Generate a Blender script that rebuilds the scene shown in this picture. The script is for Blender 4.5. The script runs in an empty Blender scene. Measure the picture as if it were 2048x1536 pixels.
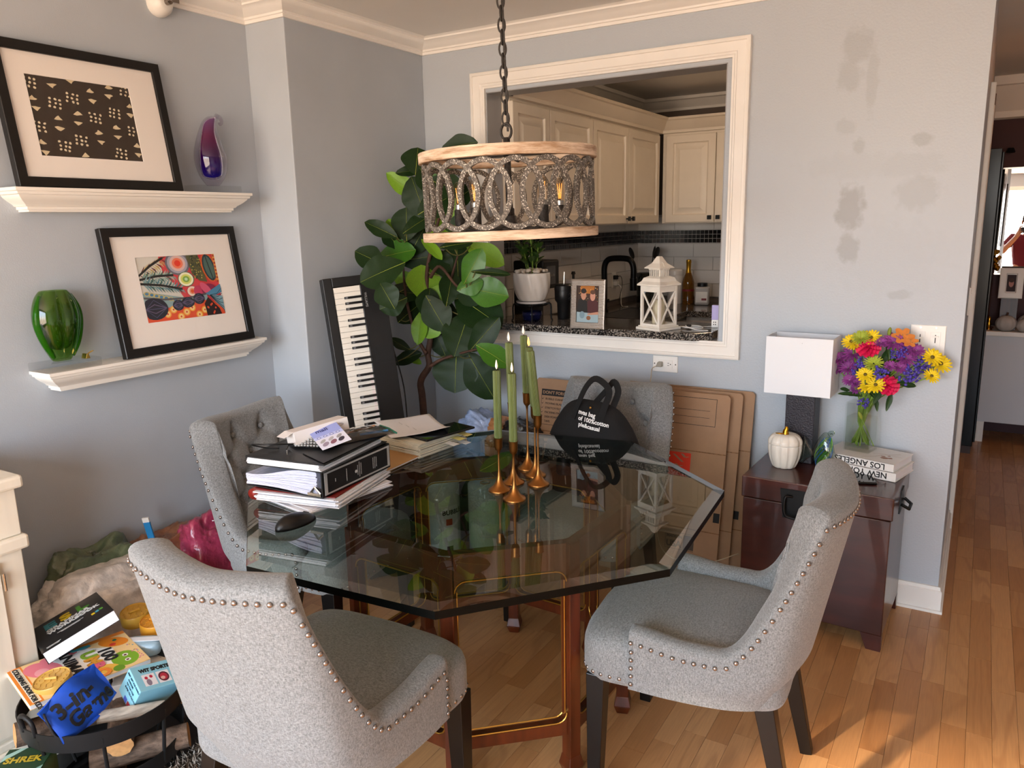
import bpy, bmesh, math, random
from mathutils import Vector, Matrix, Euler
PI = math.pi
random.seed(7)
SC = bpy.context.scene
COL = SC.collection
# ---------------------------------------------------------------- camera
FPX, YAW, PITCH, ROLL = 1542.4583, .546, .2044, -.0206
CAM = Vector((2.4252, -3.21105, 1.5144))
def _axes():
    cy, sy, cp, sp = math.cos(YAW), math.sin(YAW), math.cos(PITCH), math.sin(PITCH)
    f = Vector((-sy*cp, cy*cp, -sp)); r = Vector((cy, sy, 0)); u = r.cross(f)
    c, s = math.cos(ROLL), math.sin(ROLL)
    return c*r+s*u, -s*r+c*u, f
CR, CU, CF = _axes()
cd = bpy.data.cameras.new('camera'); cam = bpy.data.objects.new('camera', cd); COL.objects.link(cam)
cd.sensor_fit = 'HORIZONTAL'; cd.sensor_width = 36; cd.lens = FPX/2048*36; cd.clip_start = .01; cd.clip_end = 100
cam.matrix_world = Matrix((( CR.x, CU.x, -CF.x, CAM.x), (CR.y, CU.y, -CF.y, CAM.y), (CR.z, CU.z, -CF.z, CAM.z), (0, 0, 0, 1)))
SC.camera = cam
def at(x, y, ax, val):
    """world point seen at photo pixel (x, y) on the plane axis=val"""
    d = CF + CR*((x-1024)/FPX) + CU*((768-y)/FPX)
    return CAM + d*((val-CAM[ax])/d[ax])
def px(P):
    d = Vector(P)-CAM; k = d.dot(CF)
    return 1024+FPX*d.dot(CR)/k, 768-FPX*d.dot(CU)/k, k
def zat(x, y, row):
    """height at which the vertical through (x, y) crosses photo row"""
    a, b = -1., 3.
    for _ in range(40):
        m = (a+b)/2
        if px((x, y, m))[1] > row: a = m
        else: b = m
    return (a+b)/2
# ---------------------------------------------------------------- world, sun, exposure
SC.view_settings.view_transform = 'Standard'; SC.view_settings.look = 'None'
SC.view_settings.gamma = 1.0; SC.view_settings.use_curve_mapping = False
SC.view_settings.exposure = 0.42
SC.cycles.max_bounces = 7; SC.cycles.diffuse_bounces = 3; SC.cycles.glossy_bounces = 3
SC.cycles.use_adaptive_sampling = True; SC.cycles.adaptive_threshold = .12; SC.cycles.adaptive_min_samples = 16
SC.cycles.transparent_max_bounces = 16; SC.cycles.transmission_bounces = 5
SC.cycles.caustics_reflective = False; SC.cycles.caustics_refractive = False
SC.cycles.sample_clamp_indirect = 6.0
W_ = bpy.data.worlds.new('sky'); SC.world = W_; W_.use_nodes = True
_bg = W_.node_tree.nodes['Background']
_wn, _wl = W_.node_tree.nodes, W_.node_tree.links
_tc = _wn.new('ShaderNodeTexCoord'); _sx = _wn.new('ShaderNodeSeparateXYZ'); _wl.new(_tc.outputs['Generated'], _sx.inputs[0])
_rp = _wn.new('ShaderNodeValToRGB'); _mr = _wn.new('ShaderNodeMapRange'); _mr.inputs['From Min'].default_value = -1; _wl.new(_sx.outputs['Z'], _mr.inputs['Value']); _wl.new(_mr.outputs[0], _rp.inputs[0])
_e = _rp.color_ramp.elements; _e[0].position = .46; _e[0].color = (.72, .56, .43, 1); _e[1].position = .56; _e[1].color = (.74, .89, 1.06, 1); _q = _e.new(.5); _q.color = (.95, .88, .78, 1)
_wl.new(_rp.outputs[0], _bg.inputs[0]); _bg.inputs[1].default_value = 12.0
sun = bpy.data.lights.new('sun', 'SUN'); sun.energy = 7; sun.color = (1, .8, .56); sun.angle = .04
so = bpy.data.objects.new('sun', sun); COL.objects.link(so)
so.rotation_euler = (math.radians(66.8), 0, math.radians(-26))
WIN = (-.05, 3.55, .25, 2.2)      # window opening x0 x1 z0 z1 in the rear wall
REAR = -5.3
pl = bpy.data.lights.new('window_portal', 'AREA'); pl.shape = 'RECTANGLE'; pl.size = WIN[1]-WIN[0]; pl.size_y = WIN[3]-WIN[2]
pl.cycles.is_portal = True
po = bpy.data.objects.new('window_portal', pl); COL.objects.link(po)
po.location = ((WIN[0]+WIN[1])/2, REAR-.1, (WIN[2]+WIN[3])/2); po.rotation_euler = (PI/2, 0, 0)
# ---------------------------------------------------------------- materials
def lin(c):
    if isinstance(c, str):
        c = [int(c[i:i+2], 16)/255 for i in (0, 2, 4)]
        c = [v/12.92 if v <= .04045 else ((v+.055)/1.055)**2.4 for v in c]
    return (c[0], c[1], c[2], 1)
MATS = {}
def mat(name, col, rough=.5, metal=0., spec=.5, var=0., vscale=8., vstretch=(1, 1, 1), bump=0., bscale=60., bstretch=(1, 1, 1),
        trans=0., ior=1.45, emit=None, estr=0., coat=0., sheen=0., col2=None, coords='Object', alpha=1.):
    if name in MATS: return MATS[name]
    m = bpy.data.materials.new(name); m.use_nodes = True; MATS[name] = m
    nt = m.node_tree; N = nt.nodes; L = nt.links; b = N['Principled BSDF']
    c = lin(col); b.inputs['Base Color'].default_value = c
    b.inputs['Roughness'].default_value = rough; b.inputs['Metallic'].default_value = metal
    b.inputs['Specular IOR Level'].default_value = spec; b.inputs['Transmission Weight'].default_value = trans
    b.inputs['IOR'].default_value = ior; b.inputs['Coat Weight'].default_value = coat; b.inputs['Sheen Weight'].default_value = sheen
    b.inputs['Alpha'].default_value = alpha
    if emit:
        b.inputs['Emission Color'].default_value = lin(emit); b.inputs['Emission Strength'].default_value = estr
        if estr < 5: m.cycles.emission_sampling = 'NONE'
    if var or bump or col2:
        tc = N.new('ShaderNodeTexCoord')
        def noise(sc, st, det=4):
            mp = N.new('ShaderNodeMapping'); mp.inputs['Scale'].default_value = st
            L.new(tc.outputs[coords], mp.inputs[0])
            n = N.new('ShaderNodeTexNoise'); n.inputs['Scale'].default_value = sc; n.inputs['Detail'].default_value = det
            L.new(mp.outputs[0], n.inputs['Vector']); return n
        if var or col2:
            n = noise(vscale, vstretch); r = N.new('ShaderNodeValToRGB')
            if col2: a_, b_ = c, lin(col2)
            else:
                a_ = tuple(max(0, v*(1-var)) for v in c[:3])+(1,); b_ = tuple(min(1, v*(1+var)) for v in c[:3])+(1,)
            r.color_ramp.elements[0].color = a_; r.color_ramp.elements[1].color = b_
            r.color_ramp.elements[0].position = .35; r.color_ramp.elements[1].position = .65
            L.new(n.outputs['Fac'], r.inputs[0]); L.new(r.outputs[0], b.inputs['Base Color'])
        if bump:
            n = noise(bscale, bstretch); bp = N.new('ShaderNodeBump'); bp.inputs['Strength'].default_value = bump
            bp.inputs['Distance'].default_value = .01
            L.new(n.outputs['Fac'], bp.inputs['Height']); L.new(bp.outputs[0], b.inputs['Normal'])
    return m
def clear(name, tint, rough=.02, ior=1.5, spec=1.):
    """thin clear glass or film: tinted see-through plus mirror-like reflection at grazing angles"""
    if name in MATS: return MATS[name]
    m = bpy.data.materials.new(name); m.use_nodes = True; MATS[name] = m
    nt = m.node_tree; N = nt.nodes; L = nt.links
    for n in list(N): N.remove(n)
    o = N.new('ShaderNodeOutputMaterial'); t = N.new('ShaderNodeBsdfTransparent'); g = N.new('ShaderNodeBsdfGlossy')
    mx = N.new('ShaderNodeMixShader'); fr = N.new('ShaderNodeFresnel'); mt = N.new('ShaderNodeMath'); mt.operation = 'MULTIPLY'
    geo = N.new('ShaderNodeNewGeometry'); sel = N.new('ShaderNodeMix'); sel.data_type = 'FLOAT'
    t.inputs[0].default_value = lin(tint); g.inputs['Roughness'].default_value = rough; fr.inputs[0].default_value = ior
    mt.inputs[1].default_value = spec
    L.new(fr.outputs[0], mt.inputs[0]); sel.inputs['B'].default_value = .04
    L.new(geo.outputs['Backfacing'], sel.inputs['Factor']); L.new(mt.outputs[0], sel.inputs['A'])
    L.new(sel.outputs['Result'], mx.inputs[0]); L.new(t.outputs[0], mx.inputs[1]); L.new(g.outputs[0], mx.inputs[2])
    L.new(mx.outputs[0], o.inputs[0]); return m
# ---------------------------------------------------------------- mesh helpers
class MB:
    def __init__(s): s.v = []; s.f = []; s.m = []; s.M = Matrix()
    def add(s, vs, fs, mi=0):
        o = len(s.v); s.v += [s.M @ Vector(p) for p in vs]
        s.f += [tuple(i+o for i in f) for f in fs]; s.m += [mi]*len(fs); return s
    def box(s, x0, x1, y0, y1, z0, z1, mi=0):
        return s.add([(x0, y0, z0), (x1, y0, z0), (x1, y1, z0), (x0, y1, z0), (x0, y0, z1), (x1, y0, z1), (x1, y1, z1), (x0, y1, z1)],
                     [(3, 2, 1, 0), (4, 5, 6, 7), (0, 1, 5, 4), (1, 2, 6, 5), (2, 3, 7, 6), (3, 0, 4, 7)], mi)
    def cbox(s, c, d, mi=0):
        return s.box(c[0]-d[0]/2, c[0]+d[0]/2, c[1]-d[1]/2, c[1]+d[1]/2, c[2]-d[2]/2, c[2]+d[2]/2, mi)
    def taper(s, a, b, wa, wb, mi=0, up=(0, 1, 0)):
        """square bar from a to b with half widths wa, wb (pairs)"""
        a, b = Vector(a), Vector(b); d = (b-a).normalized(); x = Vector(up).cross(d).normalized(); y = d.cross(x)
        vs = [a+x*i*wa[0]+y*j*wa[1] for i, j in ((-1, -1), (1, -1), (1, 1), (-1, 1))]+[b+x*i*wb[0]+y*j*wb[1] for i, j in ((-1, -1), (1, -1), (1, 1), (-1, 1))]
        return s.add(vs, [(3, 2, 1, 0), (4, 5, 6, 7), (0, 1, 5, 4), (1, 2, 6, 5), (2, 3, 7, 6), (3, 0, 4, 7)], mi)
    def prism(s, pts, z0, z1, mi=0, axis=2):
        n = len(pts)
        def P(p, z): return (p[0], p[1], z) if axis == 2 else ((p[0], z, p[1]) if axis == 1 else (z, p[0], p[1]))
        vs = [P(p, z0) for p in pts]+[P(p, z1) for p in pts]
        fs = [tuple(range(n))[::-1], tuple(range(n, 2*n))]+[(i, (i+1) % n, n+(i+1) % n, n+i) for i in range(n)]
        if axis == 1: fs = [f[::-1] for f in fs]
        return s.add(vs, fs, mi)
    def lathe(s, prof, n=24, c=(0, 0, 0), mi=0, caps=True, rib=None):
        vs = []; fs = []
        for r, z in prof:
            for i in range(n):
                a = 2*PI*i/n; k = rib(a, z) if rib else 1
                vs.append((c[0]+r*k*math.cos(a), c[1]+r*k*math.sin(a), c[2]+z))
        for j in range(len(prof)-1):
            for i in range(n): fs.append((j*n+i, j*n+(i+1) % n, (j+1)*n+(i+1) % n, (j+1)*n+i))
        if caps: fs.append(tuple(range(n))[::-1]); fs.append(tuple((len(prof)-1)*n+i for i in range(n)))
        return s.add(vs, fs, mi)
    def tube(s, pts, r, n=8, mi=0, closed=False, sec=None):
        """round (or sec-shaped) sweep along a polyline"""
        pts = [Vector(p) for p in pts]; m = len(pts); rr = r if callable(r) else (lambda t: r)
        up = None; vs = []; fs = []
        sec = sec or [(math.cos(2*PI*k/n), math.sin(2*PI*k/n)) for k in range(n)]; n = len(sec)
        for i, p in enumerate(pts):
            if closed: d = pts[(i+1) % m]-pts[i-1]
            else: d = pts[min(i+1, m-1)]-pts[max(i-1, 0)]
            if d.length < 1e-9: d = Vector((0, 0, 1))
            d.normalize()
            if up is None:
                up = Vector((0, 0, 1)) if abs(d.z) < .9 else Vector((1, 0, 0))
            x = up.cross(d)
            if x.length < 1e-6: x = Vector((1, 0, 0)).cross(d)
            x.normalize(); y = d.cross(x); up = y
            q = rr(i/(m-1))
            vs += [p+(x*a+y*b)*q for a, b in sec]
        for i in range(m if closed else m-1):
            j = (i+1) % m
            for k in range(n): fs.append((i*n+k, i*n+(k+1) % n, j*n+(k+1) % n, j*n+k))
        if not closed: fs.append(tuple(range(n))[::-1]); fs.append(tuple((m-1)*n+k for k in range(n)))
        return s.add(vs, fs, mi)
    def ball(s, c, r, n=12, k=8, mi=0, fn=None):
        r = (r, r, r) if not hasattr(r, '__len__') else r; vs = [(0, 0, -1)]; fs = []
        for j in range(1, k):
            a = -PI/2+PI*j/k
            for i in range(n):
                b = 2*PI*i/n; vs.append((math.cos(a)*math.cos(b), math.cos(a)*math.sin(b), math.sin(a)))
        vs.append((0, 0, 1)); e = len(vs)-1
        for i in range(n):
            fs.append((0, 1+(i+1) % n, 1+i)); fs.append((e, e-n+i, e-n+(i+1) % n))
            for j in range(k-2): fs.append((1+j*n+i, 1+j*n+(i+1) % n, 1+(j+1)*n+(i+1) % n, 1+(j+1)*n+i))
        if fn: vs = [fn(Vector(p)) for p in vs]
        return s.add([(c[0]+p[0]*r[0], c[1]+p[1]*r[1], c[2]+p[2]*r[2]) for p in vs], fs, mi)
    def grid(s, fn, nu, nv, mi=0, wrap=False, flip=False):
        vs = [fn(i/(nu if wrap else nu-1), j/(nv-1)) for i in range(nu) for j in range(nv)]; fs = []
        for i in range(nu if wrap else nu-1):
            for j in range(nv-1):
                a, b = i*nv+j, ((i+1) % nu)*nv+j; f = (a, b, b+1, a+1); fs.append(f[::-1] if flip else f)
        return s.add(vs, fs, mi)
    def mesh(s, name, mats, smooth=False):
        me = bpy.data.meshes.new(name); me.from_pydata([tuple(p) for p in s.v], [], s.f)
        for m in (mats if isinstance(mats, (list, tuple)) else [mats]): me.materials.append(m)
        me.polygons.foreach_set('material_index', s.m)
        if smooth: me.polygons.foreach_set('use_smooth', [True]*len(s.f))
        me.update(); return me
    def build(s, name, mats, parent=None, smooth=False, bev=0., seg=2, loc=None, rot=None, sub=0, auto=None, fixn=False, solid=0.):
        me = s.mesh(name, mats, smooth or auto is not None)
        if fixn:
            bm = bmesh.new(); bm.from_mesh(me); bmesh.ops.recalc_face_normals(bm, faces=bm.faces); bm.to_mesh(me); bm.free()
        if auto is not None: me.set_sharp_from_angle(angle=math.radians(auto))
        return put(name, me, parent, bev, seg, loc, rot, sub, solid)
def put(name, me, parent=None, bev=0., seg=2, loc=None, rot=None, sub=0, solid=0.):
    o = bpy.data.objects.new(name, me); COL.objects.link(o)
    if parent: o.parent = parent
    if loc is not None: o.location = loc
    if rot is not None: o.rotation_euler = rot
    if solid:
        md = o.modifiers.new('solid', 'SOLIDIFY'); md.thickness = solid; md.offset = 0
    if bev:
        md = o.modifiers.new('bevel', 'BEVEL'); md.width = bev; md.segments = seg; md.limit_method = 'ANGLE'; md.angle_limit = math.radians(35)
        md.harden_normals = False
    if sub:
        md = o.modifiers.new('sub', 'SUBSURF'); md.levels = sub; md.render_levels = sub
    return o
def tag(o, label=None, cat=None, group=None, kind=None):
    if label: o['label'] = label
    if cat: o['category'] = cat
    if group: o['group'] = group
    if kind: o['kind'] = kind
    return o
def thing(name, label, cat, loc=(0, 0, 0), rz=0., group=None, rot=None):
    o = bpy.data.objects.new(name, None); COL.objects.link(o); o.empty_display_size = .05
    o.location = loc; o.rotation_euler = rot or (0, 0, rz); tag(o, label, cat, group); return o
def struct(o, label=None):
    o['kind'] = 'structure'
    if label: o['label'] = label
    return o
def copy_tree(o, parent=None):
    c = o.copy(); COL.objects.link(c)
    if parent: c.parent = parent
    for ch in list(o.children): copy_tree(ch, c)
    return c
def text(name, body, size, m, parent, M, off=0., align='LEFT', ext=.0004, sx=1., sp=1.):
    """flat lettering as a thin mesh; M places its XY plane"""
    cu = bpy.data.curves.new('txt', 'FONT'); cu.body = body; cu.size = size; cu.offset = off; cu.extrude = ext; cu.align_x = align
    cu.space_character = sp; cu.space_line = .9; cu.resolution_u = 3
    t = bpy.data.objects.new('txt', cu); COL.objects.link(t)
    bpy.context.view_layer.update()
    me = bpy.data.meshes.new_from_object(t.evaluated_get(bpy.context.evaluated_depsgraph_get()))
    bpy.data.objects.remove(t); bpy.data.curves.remove(cu)
    me.name = name; me.materials.clear(); me.materials.append(m); me.transform(Matrix.Diagonal((sx, 1, 1, 1))); me.transform(M)
    o = put(name, me, parent); return o
def frame_mat(o, x, z):
    """matrix whose X axis is x, Z axis z, origin o"""
    x = Vector(x).normalized(); z = Vector(z).normalized(); y = z.cross(x).normalized(); x = y.cross(z)
    return Matrix(((x.x, y.x, z.x, o[0]), (x.y, y.y, z.y, o[1]), (x.z, y.z, z.z, o[2]), (0, 0, 0, 1)))
def crs(P, n, closed=False):
    """catmull-rom through points"""
    P = [Vector(p) for p in P]; m = len(P); out = []
    for i in range(m if closed else m-1):
        a, b, c, d = (P[(i+k-1) % m] for k in range(4)) if closed else (P[max(i-1, 0)], P[i], P[i+1], P[min(i+2, m-1)])
        for j in range(n):
            t = j/n; out.append(.5*((2*b)+(c-a)*t+(2*a-5*b+4*c-d)*t*t+(3*b-a-3*c+d)*t**3))
    if not closed: out.append(P[-1])
    return out
def sstep(a, b, x):
    t = max(0, min(1, (x-a)/(b-a))); return t*t*(3-2*t)
# ================================================================ THE ROOM
ZC, ZB, W, PP, Q = 2.39, 2.324, 2.389, .886, .2184
PX = Matrix(((0, 0, 1, 0), (1, 0, 0, 0), (0, 1, 0, 0), (0, 0, 0, 1)))      # local XY -> world YZ, facing +x
NY = Matrix(((1, 0, 0, 0), (0, 0, -1, 0), (0, 1, 0, 0), (0, 0, 0, 1)))     # local XY -> world XZ, facing -y
T = Matrix.Translation
def wallmat():
    m = mat('wall_paint', 'b3b9c0', .55, var=.03, vscale=3., bump=.05, bscale=220, coords='Object')
    return m
def stainmat():
    m = mat('wall_paint_patched', 'b3b9c0', .5, bump=.12, bscale=130)
    nt = m.node_tree; N = nt.nodes; L = nt.links; b = N['Principled BSDF']
    tc = N.new('ShaderNodeTexCoord'); last = None
    ns = N.new('ShaderNodeTexNoise'); ns.inputs['Scale'].default_value = 26; ns.inputs['Detail'].default_value = 5
    L.new(tc.outputs['Object'], ns.inputs['Vector'])
    for (cx, cy, rx, rz, k) in ((1715, 95, .05, .07, .5), (1700, 150, .045, .06, .45), (1745, 160, .02, .12, .35), (1690, 255, .04, .03, .3), (1700, 415, .05, .085, .95), (1697, 497, .04, .06, .8), (1718, 290, .02, .03, .5), (1842, 280, .035, .025, .6), (1835, 385, .075, .065, .4), (1820, 330, .12, .045, .22), (1720, 330, .2, .05, .14), (1800, 590, .05, .018, .5), (1775, 520, .2, .15, .12)):
        p = at(cx, cy, 1, 0)
        sb = N.new('ShaderNodeVectorMath'); sb.operation = 'SUBTRACT'; sb.inputs[1].default_value = p; L.new(tc.outputs['Object'], sb.inputs[0])
        dv = N.new('ShaderNodeVectorMath'); dv.operation = 'MULTIPLY'; dv.inputs[1].default_value = (1/rx, 0, 1/rz); L.new(sb.outputs[0], dv.inputs[0])
        ln = N.new('ShaderNodeVectorMath'); ln.operation = 'LENGTH'; L.new(dv.outputs[0], ln.inputs[0])
        ad = N.new('ShaderNodeMath'); ad.operation = 'ADD'; L.new(ln.outputs['Value'], ad.inputs[0])
        nm = N.new('ShaderNodeMath'); nm.operation = 'MULTIPLY_ADD'; L.new(ns.outputs['Fac'], nm.inputs[0]); nm.inputs[1].default_value = 1.6; nm.inputs[2].default_value = -.8
        L.new(nm.outputs[0], ad.inputs[1])
        mr = N.new('ShaderNodeMapRange'); mr.inputs['From Min'].default_value = 1.15; mr.inputs['From Max'].default_value = .7; mr.inputs['To Max'].default_value = k*.7
        L.new(ad.outputs[0], mr.inputs['Value'])
        if last is None: last = mr.outputs[0]
        else:
            mx = N.new('ShaderNodeMath'); mx.operation = 'MAXIMUM'; L.new(last, mx.inputs[0]); L.new(mr.outputs[0], mx.inputs[1]); last = mx.outputs[0]
    mix = N.new('ShaderNodeMix'); mix.data_type = 'RGBA'; mix.inputs['A'].default_value = lin('b5bbc2'); mix.inputs['B'].default_value = lin('98999a')
    L.new(last, mix.inputs['Factor']); L.new(mix.outputs['Result'], b.inputs['Base Color']); return m
WALL, STAIN = wallmat(), stainmat()
WHITE = mat('trim_white', 'efeae3', .38, var=.02, vscale=6)
CEIL = mat('ceiling_paint', 'ebe7e1', .7, var=.02, vscale=2)
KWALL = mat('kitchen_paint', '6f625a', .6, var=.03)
MAROON = mat('maroon_paint', '3b1418', .6, var=.05)
DARKWOOD = mat('dark_door_wood', '3a1d12', .35, var=.25, vscale=6, vstretch=(8, 8, .6))
def rectframe(mb, x0, x1, y0, y1, prof, mi=0, close=False):
    """mitred frame in local XY: prof = (inset, height) pairs from the outside inwards"""
    r = []
    for d, h in prof: r.append([(x0+d, y0+d, h), (x1-d, y0+d, h), (x1-d, y1-d, h), (x0+d, y1-d, h)])
    vs = [p for q in r for p in q]; fs = []
    for j in range(len(r)-1):
        for i in range(4): fs.append((j*4+i, j*4+(i+1) % 4, (j+1)*4+(i+1) % 4, (j+1)*4+i))
    if close: fs.append(tuple((len(r)-1)*4+i for i in range(4)))
    mb.add(vs, fs, mi); return mb
def offs(path, d):
    """offset a 2D polyline to its left by d with mitres"""
    out = []
    for i, p in enumerate(path):
        p = Vector(p); a = (p-Vector(path[i-1])).normalized() if i else None
        b = (Vector(path[i+1])-p).normalized() if i < len(path)-1 else None
        na = Vector((-a.y, a.x)) if a else None; nb = Vector((-b.y, b.x)) if b else None
        if na is None: n = nb
        elif nb is None: n = na
        else: n = (na+nb)/(1+na.dot(nb))
        out.append(p+n*d)
    return out
def run(path, prof, name, m, parent=None):
    """moulding along a floor-plan path, room on its left; prof = (out, z)"""
    mb = MB(); rows = [offs(path, d) for d, z in prof]; n = len(path); vs = []; fs = []
    for (d, z), row in zip(prof, rows): vs += [(p.x, p.y, z) for p in row]
    for j in range(len(prof)-1):
        for i in range(n-1): fs.append((j*n+i, j*n+i+1, (j+1)*n+i+1, (j+1)*n+i))
    mb.add(vs, fs); return mb.build(name, m, parent, auto=30, fixn=False)
# walls
mb = MB(); OX0, OX1, OZ0, OZ1 = .364, 1.499, 1.008, 2.12
mb.box(-.35, OX0, 0, .12, 0, ZC); mb.box(OX1, W, 0, .12, 0, ZC); mb.box(OX0, OX1, 0, .12, OZ1, ZC); mb.box(OX0, OX1, 0, .12, 0, OZ0)
struct(mb.build('wall_back', STAIN), 'blue-grey wall with pass-through opening and scuffed patches')
mb = MB(); mb.box(-Q-.12, -Q, REAR, -PP, 0, ZC); struct(mb.build('wall_left', WALL), 'blue-grey wall carrying the two floating shelves')
mb = MB(); mb.box(-Q-.12, 0, -PP, 0, 0, ZC); struct(mb.build('wall_pillar', WALL, bev=.004), 'blue-grey boxed-out column beside the corner')
mb = MB(); mb.box(4.3, 4.42, REAR, 3.2, 0, ZC); struct(mb.build('wall_right', WALL))
mb = MB(); x0, x1, z0, z1 = WIN
mb.box(-Q-.12, x0, REAR-.12, REAR, 0, ZC); mb.box(x1, 4.42, REAR-.12, REAR, 0, ZC); mb.box(x0, x1, REAR-.12, REAR, 0, z0); mb.box(x0, x1, REAR-.12, REAR, z1, ZC)
struct(mb.build('wall_rear', WALL), 'wall with the wide window behind the camera')
win = thing('window_1', 'wide white framed window', None); win['kind'] = 'structure'; del win['label']
mb = MB(); mb.M = T((0, REAR-.02, 0)) @ Matrix(((-1, 0, 0, 0), (0, 0, 1, 0), (0, 1, 0, 0), (0, 0, 0, 1)))
rectframe(mb, -x1, -x0, z0, z1, [(0, -.06), (0, .02), (.06, .02), (.06, -.06)]); mb.build('window_frame', WHITE, win)
for k in (1, 2, 3):
    mb = MB(); xm = x0+(x1-x0)*k/4; mb.box(xm-.03, xm+.03, REAR-.08, REAR-.02, z0+.06, z1-.06); mb.build('mullion', WHITE, win)
mb = MB(); mb.box(-Q-.12, 4.42, REAR-.12, 3.3, ZC, ZC+.1); struct(mb.build('ceiling', CEIL), 'flat painted ceiling')
# hallway
mb = MB(); mb.box(2.27, W, .12, 3.1, 0, ZC); struct(mb.build('wall_hall_left', WALL), 'side wall of the hallway')
mb = MB(); mb.box(3.5, 3.62, .6, 3.1, 0, ZC); struct(mb.build('wall_hall_right', WALL))
mb = MB(); mb.box(2.27, 3.62, 3.1, 3.2, 0, ZC); struct(mb.build('wall_hall_end', MAROON), 'maroon wall at the end of the hallway')
mb = MB(); mb.box(3.62, 4.3, .6, .72, 0, ZC); struct(mb.build('wall_hall_return', WALL))
run([(3.5, 3.1), (2.27, 3.1)], [(0, 2.13), (.03, 2.14), (.03, 2.18), (.06, 2.22), (.12, 2.33), (.14, 2.335), (.14, ZC)], 'trim_5', WHITE)['kind'] = 'structure'
# crown moulding
CP = [(0, ZB), (.010, ZB), (.011, ZB+.012), (.017, ZB+.014), (.018, ZB+.022), (.028, ZB+.027), (.046, ZB+.038), (.058, ZB+.050), (.066, ZB+.053), (.067, ZB+.060), (.08, ZC), (.08, ZC+.002)]
struct(run([(W, 0), (0, 0), (0, -PP), (-Q, -PP), (-Q, REAR)], CP, 'trim_1', WHITE), 'cream crown moulding around the ceiling')
# baseboards
BP = [(0, .105), (.008, .105), (.010, .092), (.015, .088), (.015, .012), (.022, .010), (.022, 0)]
struct(run([(W, 1.0), (W, 0), (0, 0), (0, -PP), (-Q, -PP), (-Q, REAR)], BP, 'baseboard_back', WHITE), 'white baseboard ending at the hallway corner')
struct(run([(W, 2.28), (W, 1.86)], [(0, .12), (.02, .12), (.02, 0)], 'baseboard_hall', WHITE))
for k, (y0, y1, zt, mm) in enumerate(((.93, 1.03, 2.08, WHITE), (1.78, 1.86, 2.08, WHITE), (2.28, 2.36, 2.2, DARKWOOD))):
    mb = MB(); mb.box(W, W+.022, y0, y1, 0, zt); struct(mb.build('trim_%d' % (6+k), mm, bev=.004))
mb = MB(); mb.box(W, W+.006, 1.03, 1.78, .01, 2.05); d = mb.build('door_1', DARKWOOD, bev=.002); struct(d, 'dark wooden door in the hallway side wall')
# casing of the pass-through
mb = MB(); mb.M = T((0, 0, 0)) @ NY
rectframe(mb, .291, 1.592, .941, 2.207, [(0, 0), (0, .026), (.007, .03), (.014, .03), (.016, .024), (.05, .022), (.054, .018), (.06, .018), (.064, .014), (.072, .014), (.072, -.002)])
cs = struct(mb.build('trim_2', WHITE, auto=30), 'cream moulded casing framing the kitchen pass-through')
mb = MB(); mb.box(OX0, OX0+.004, .0, .125, OZ0, OZ1); mb.box(OX1-.004, OX1, 0, .125, OZ0, OZ1); mb.box(OX0, OX1, 0, .125, OZ1-.004, OZ1)
struct(mb.build('trim_3', mat('jamb_paint', '9a9a9c', .5)), 'grey jamb lining the pass-through')
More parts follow.
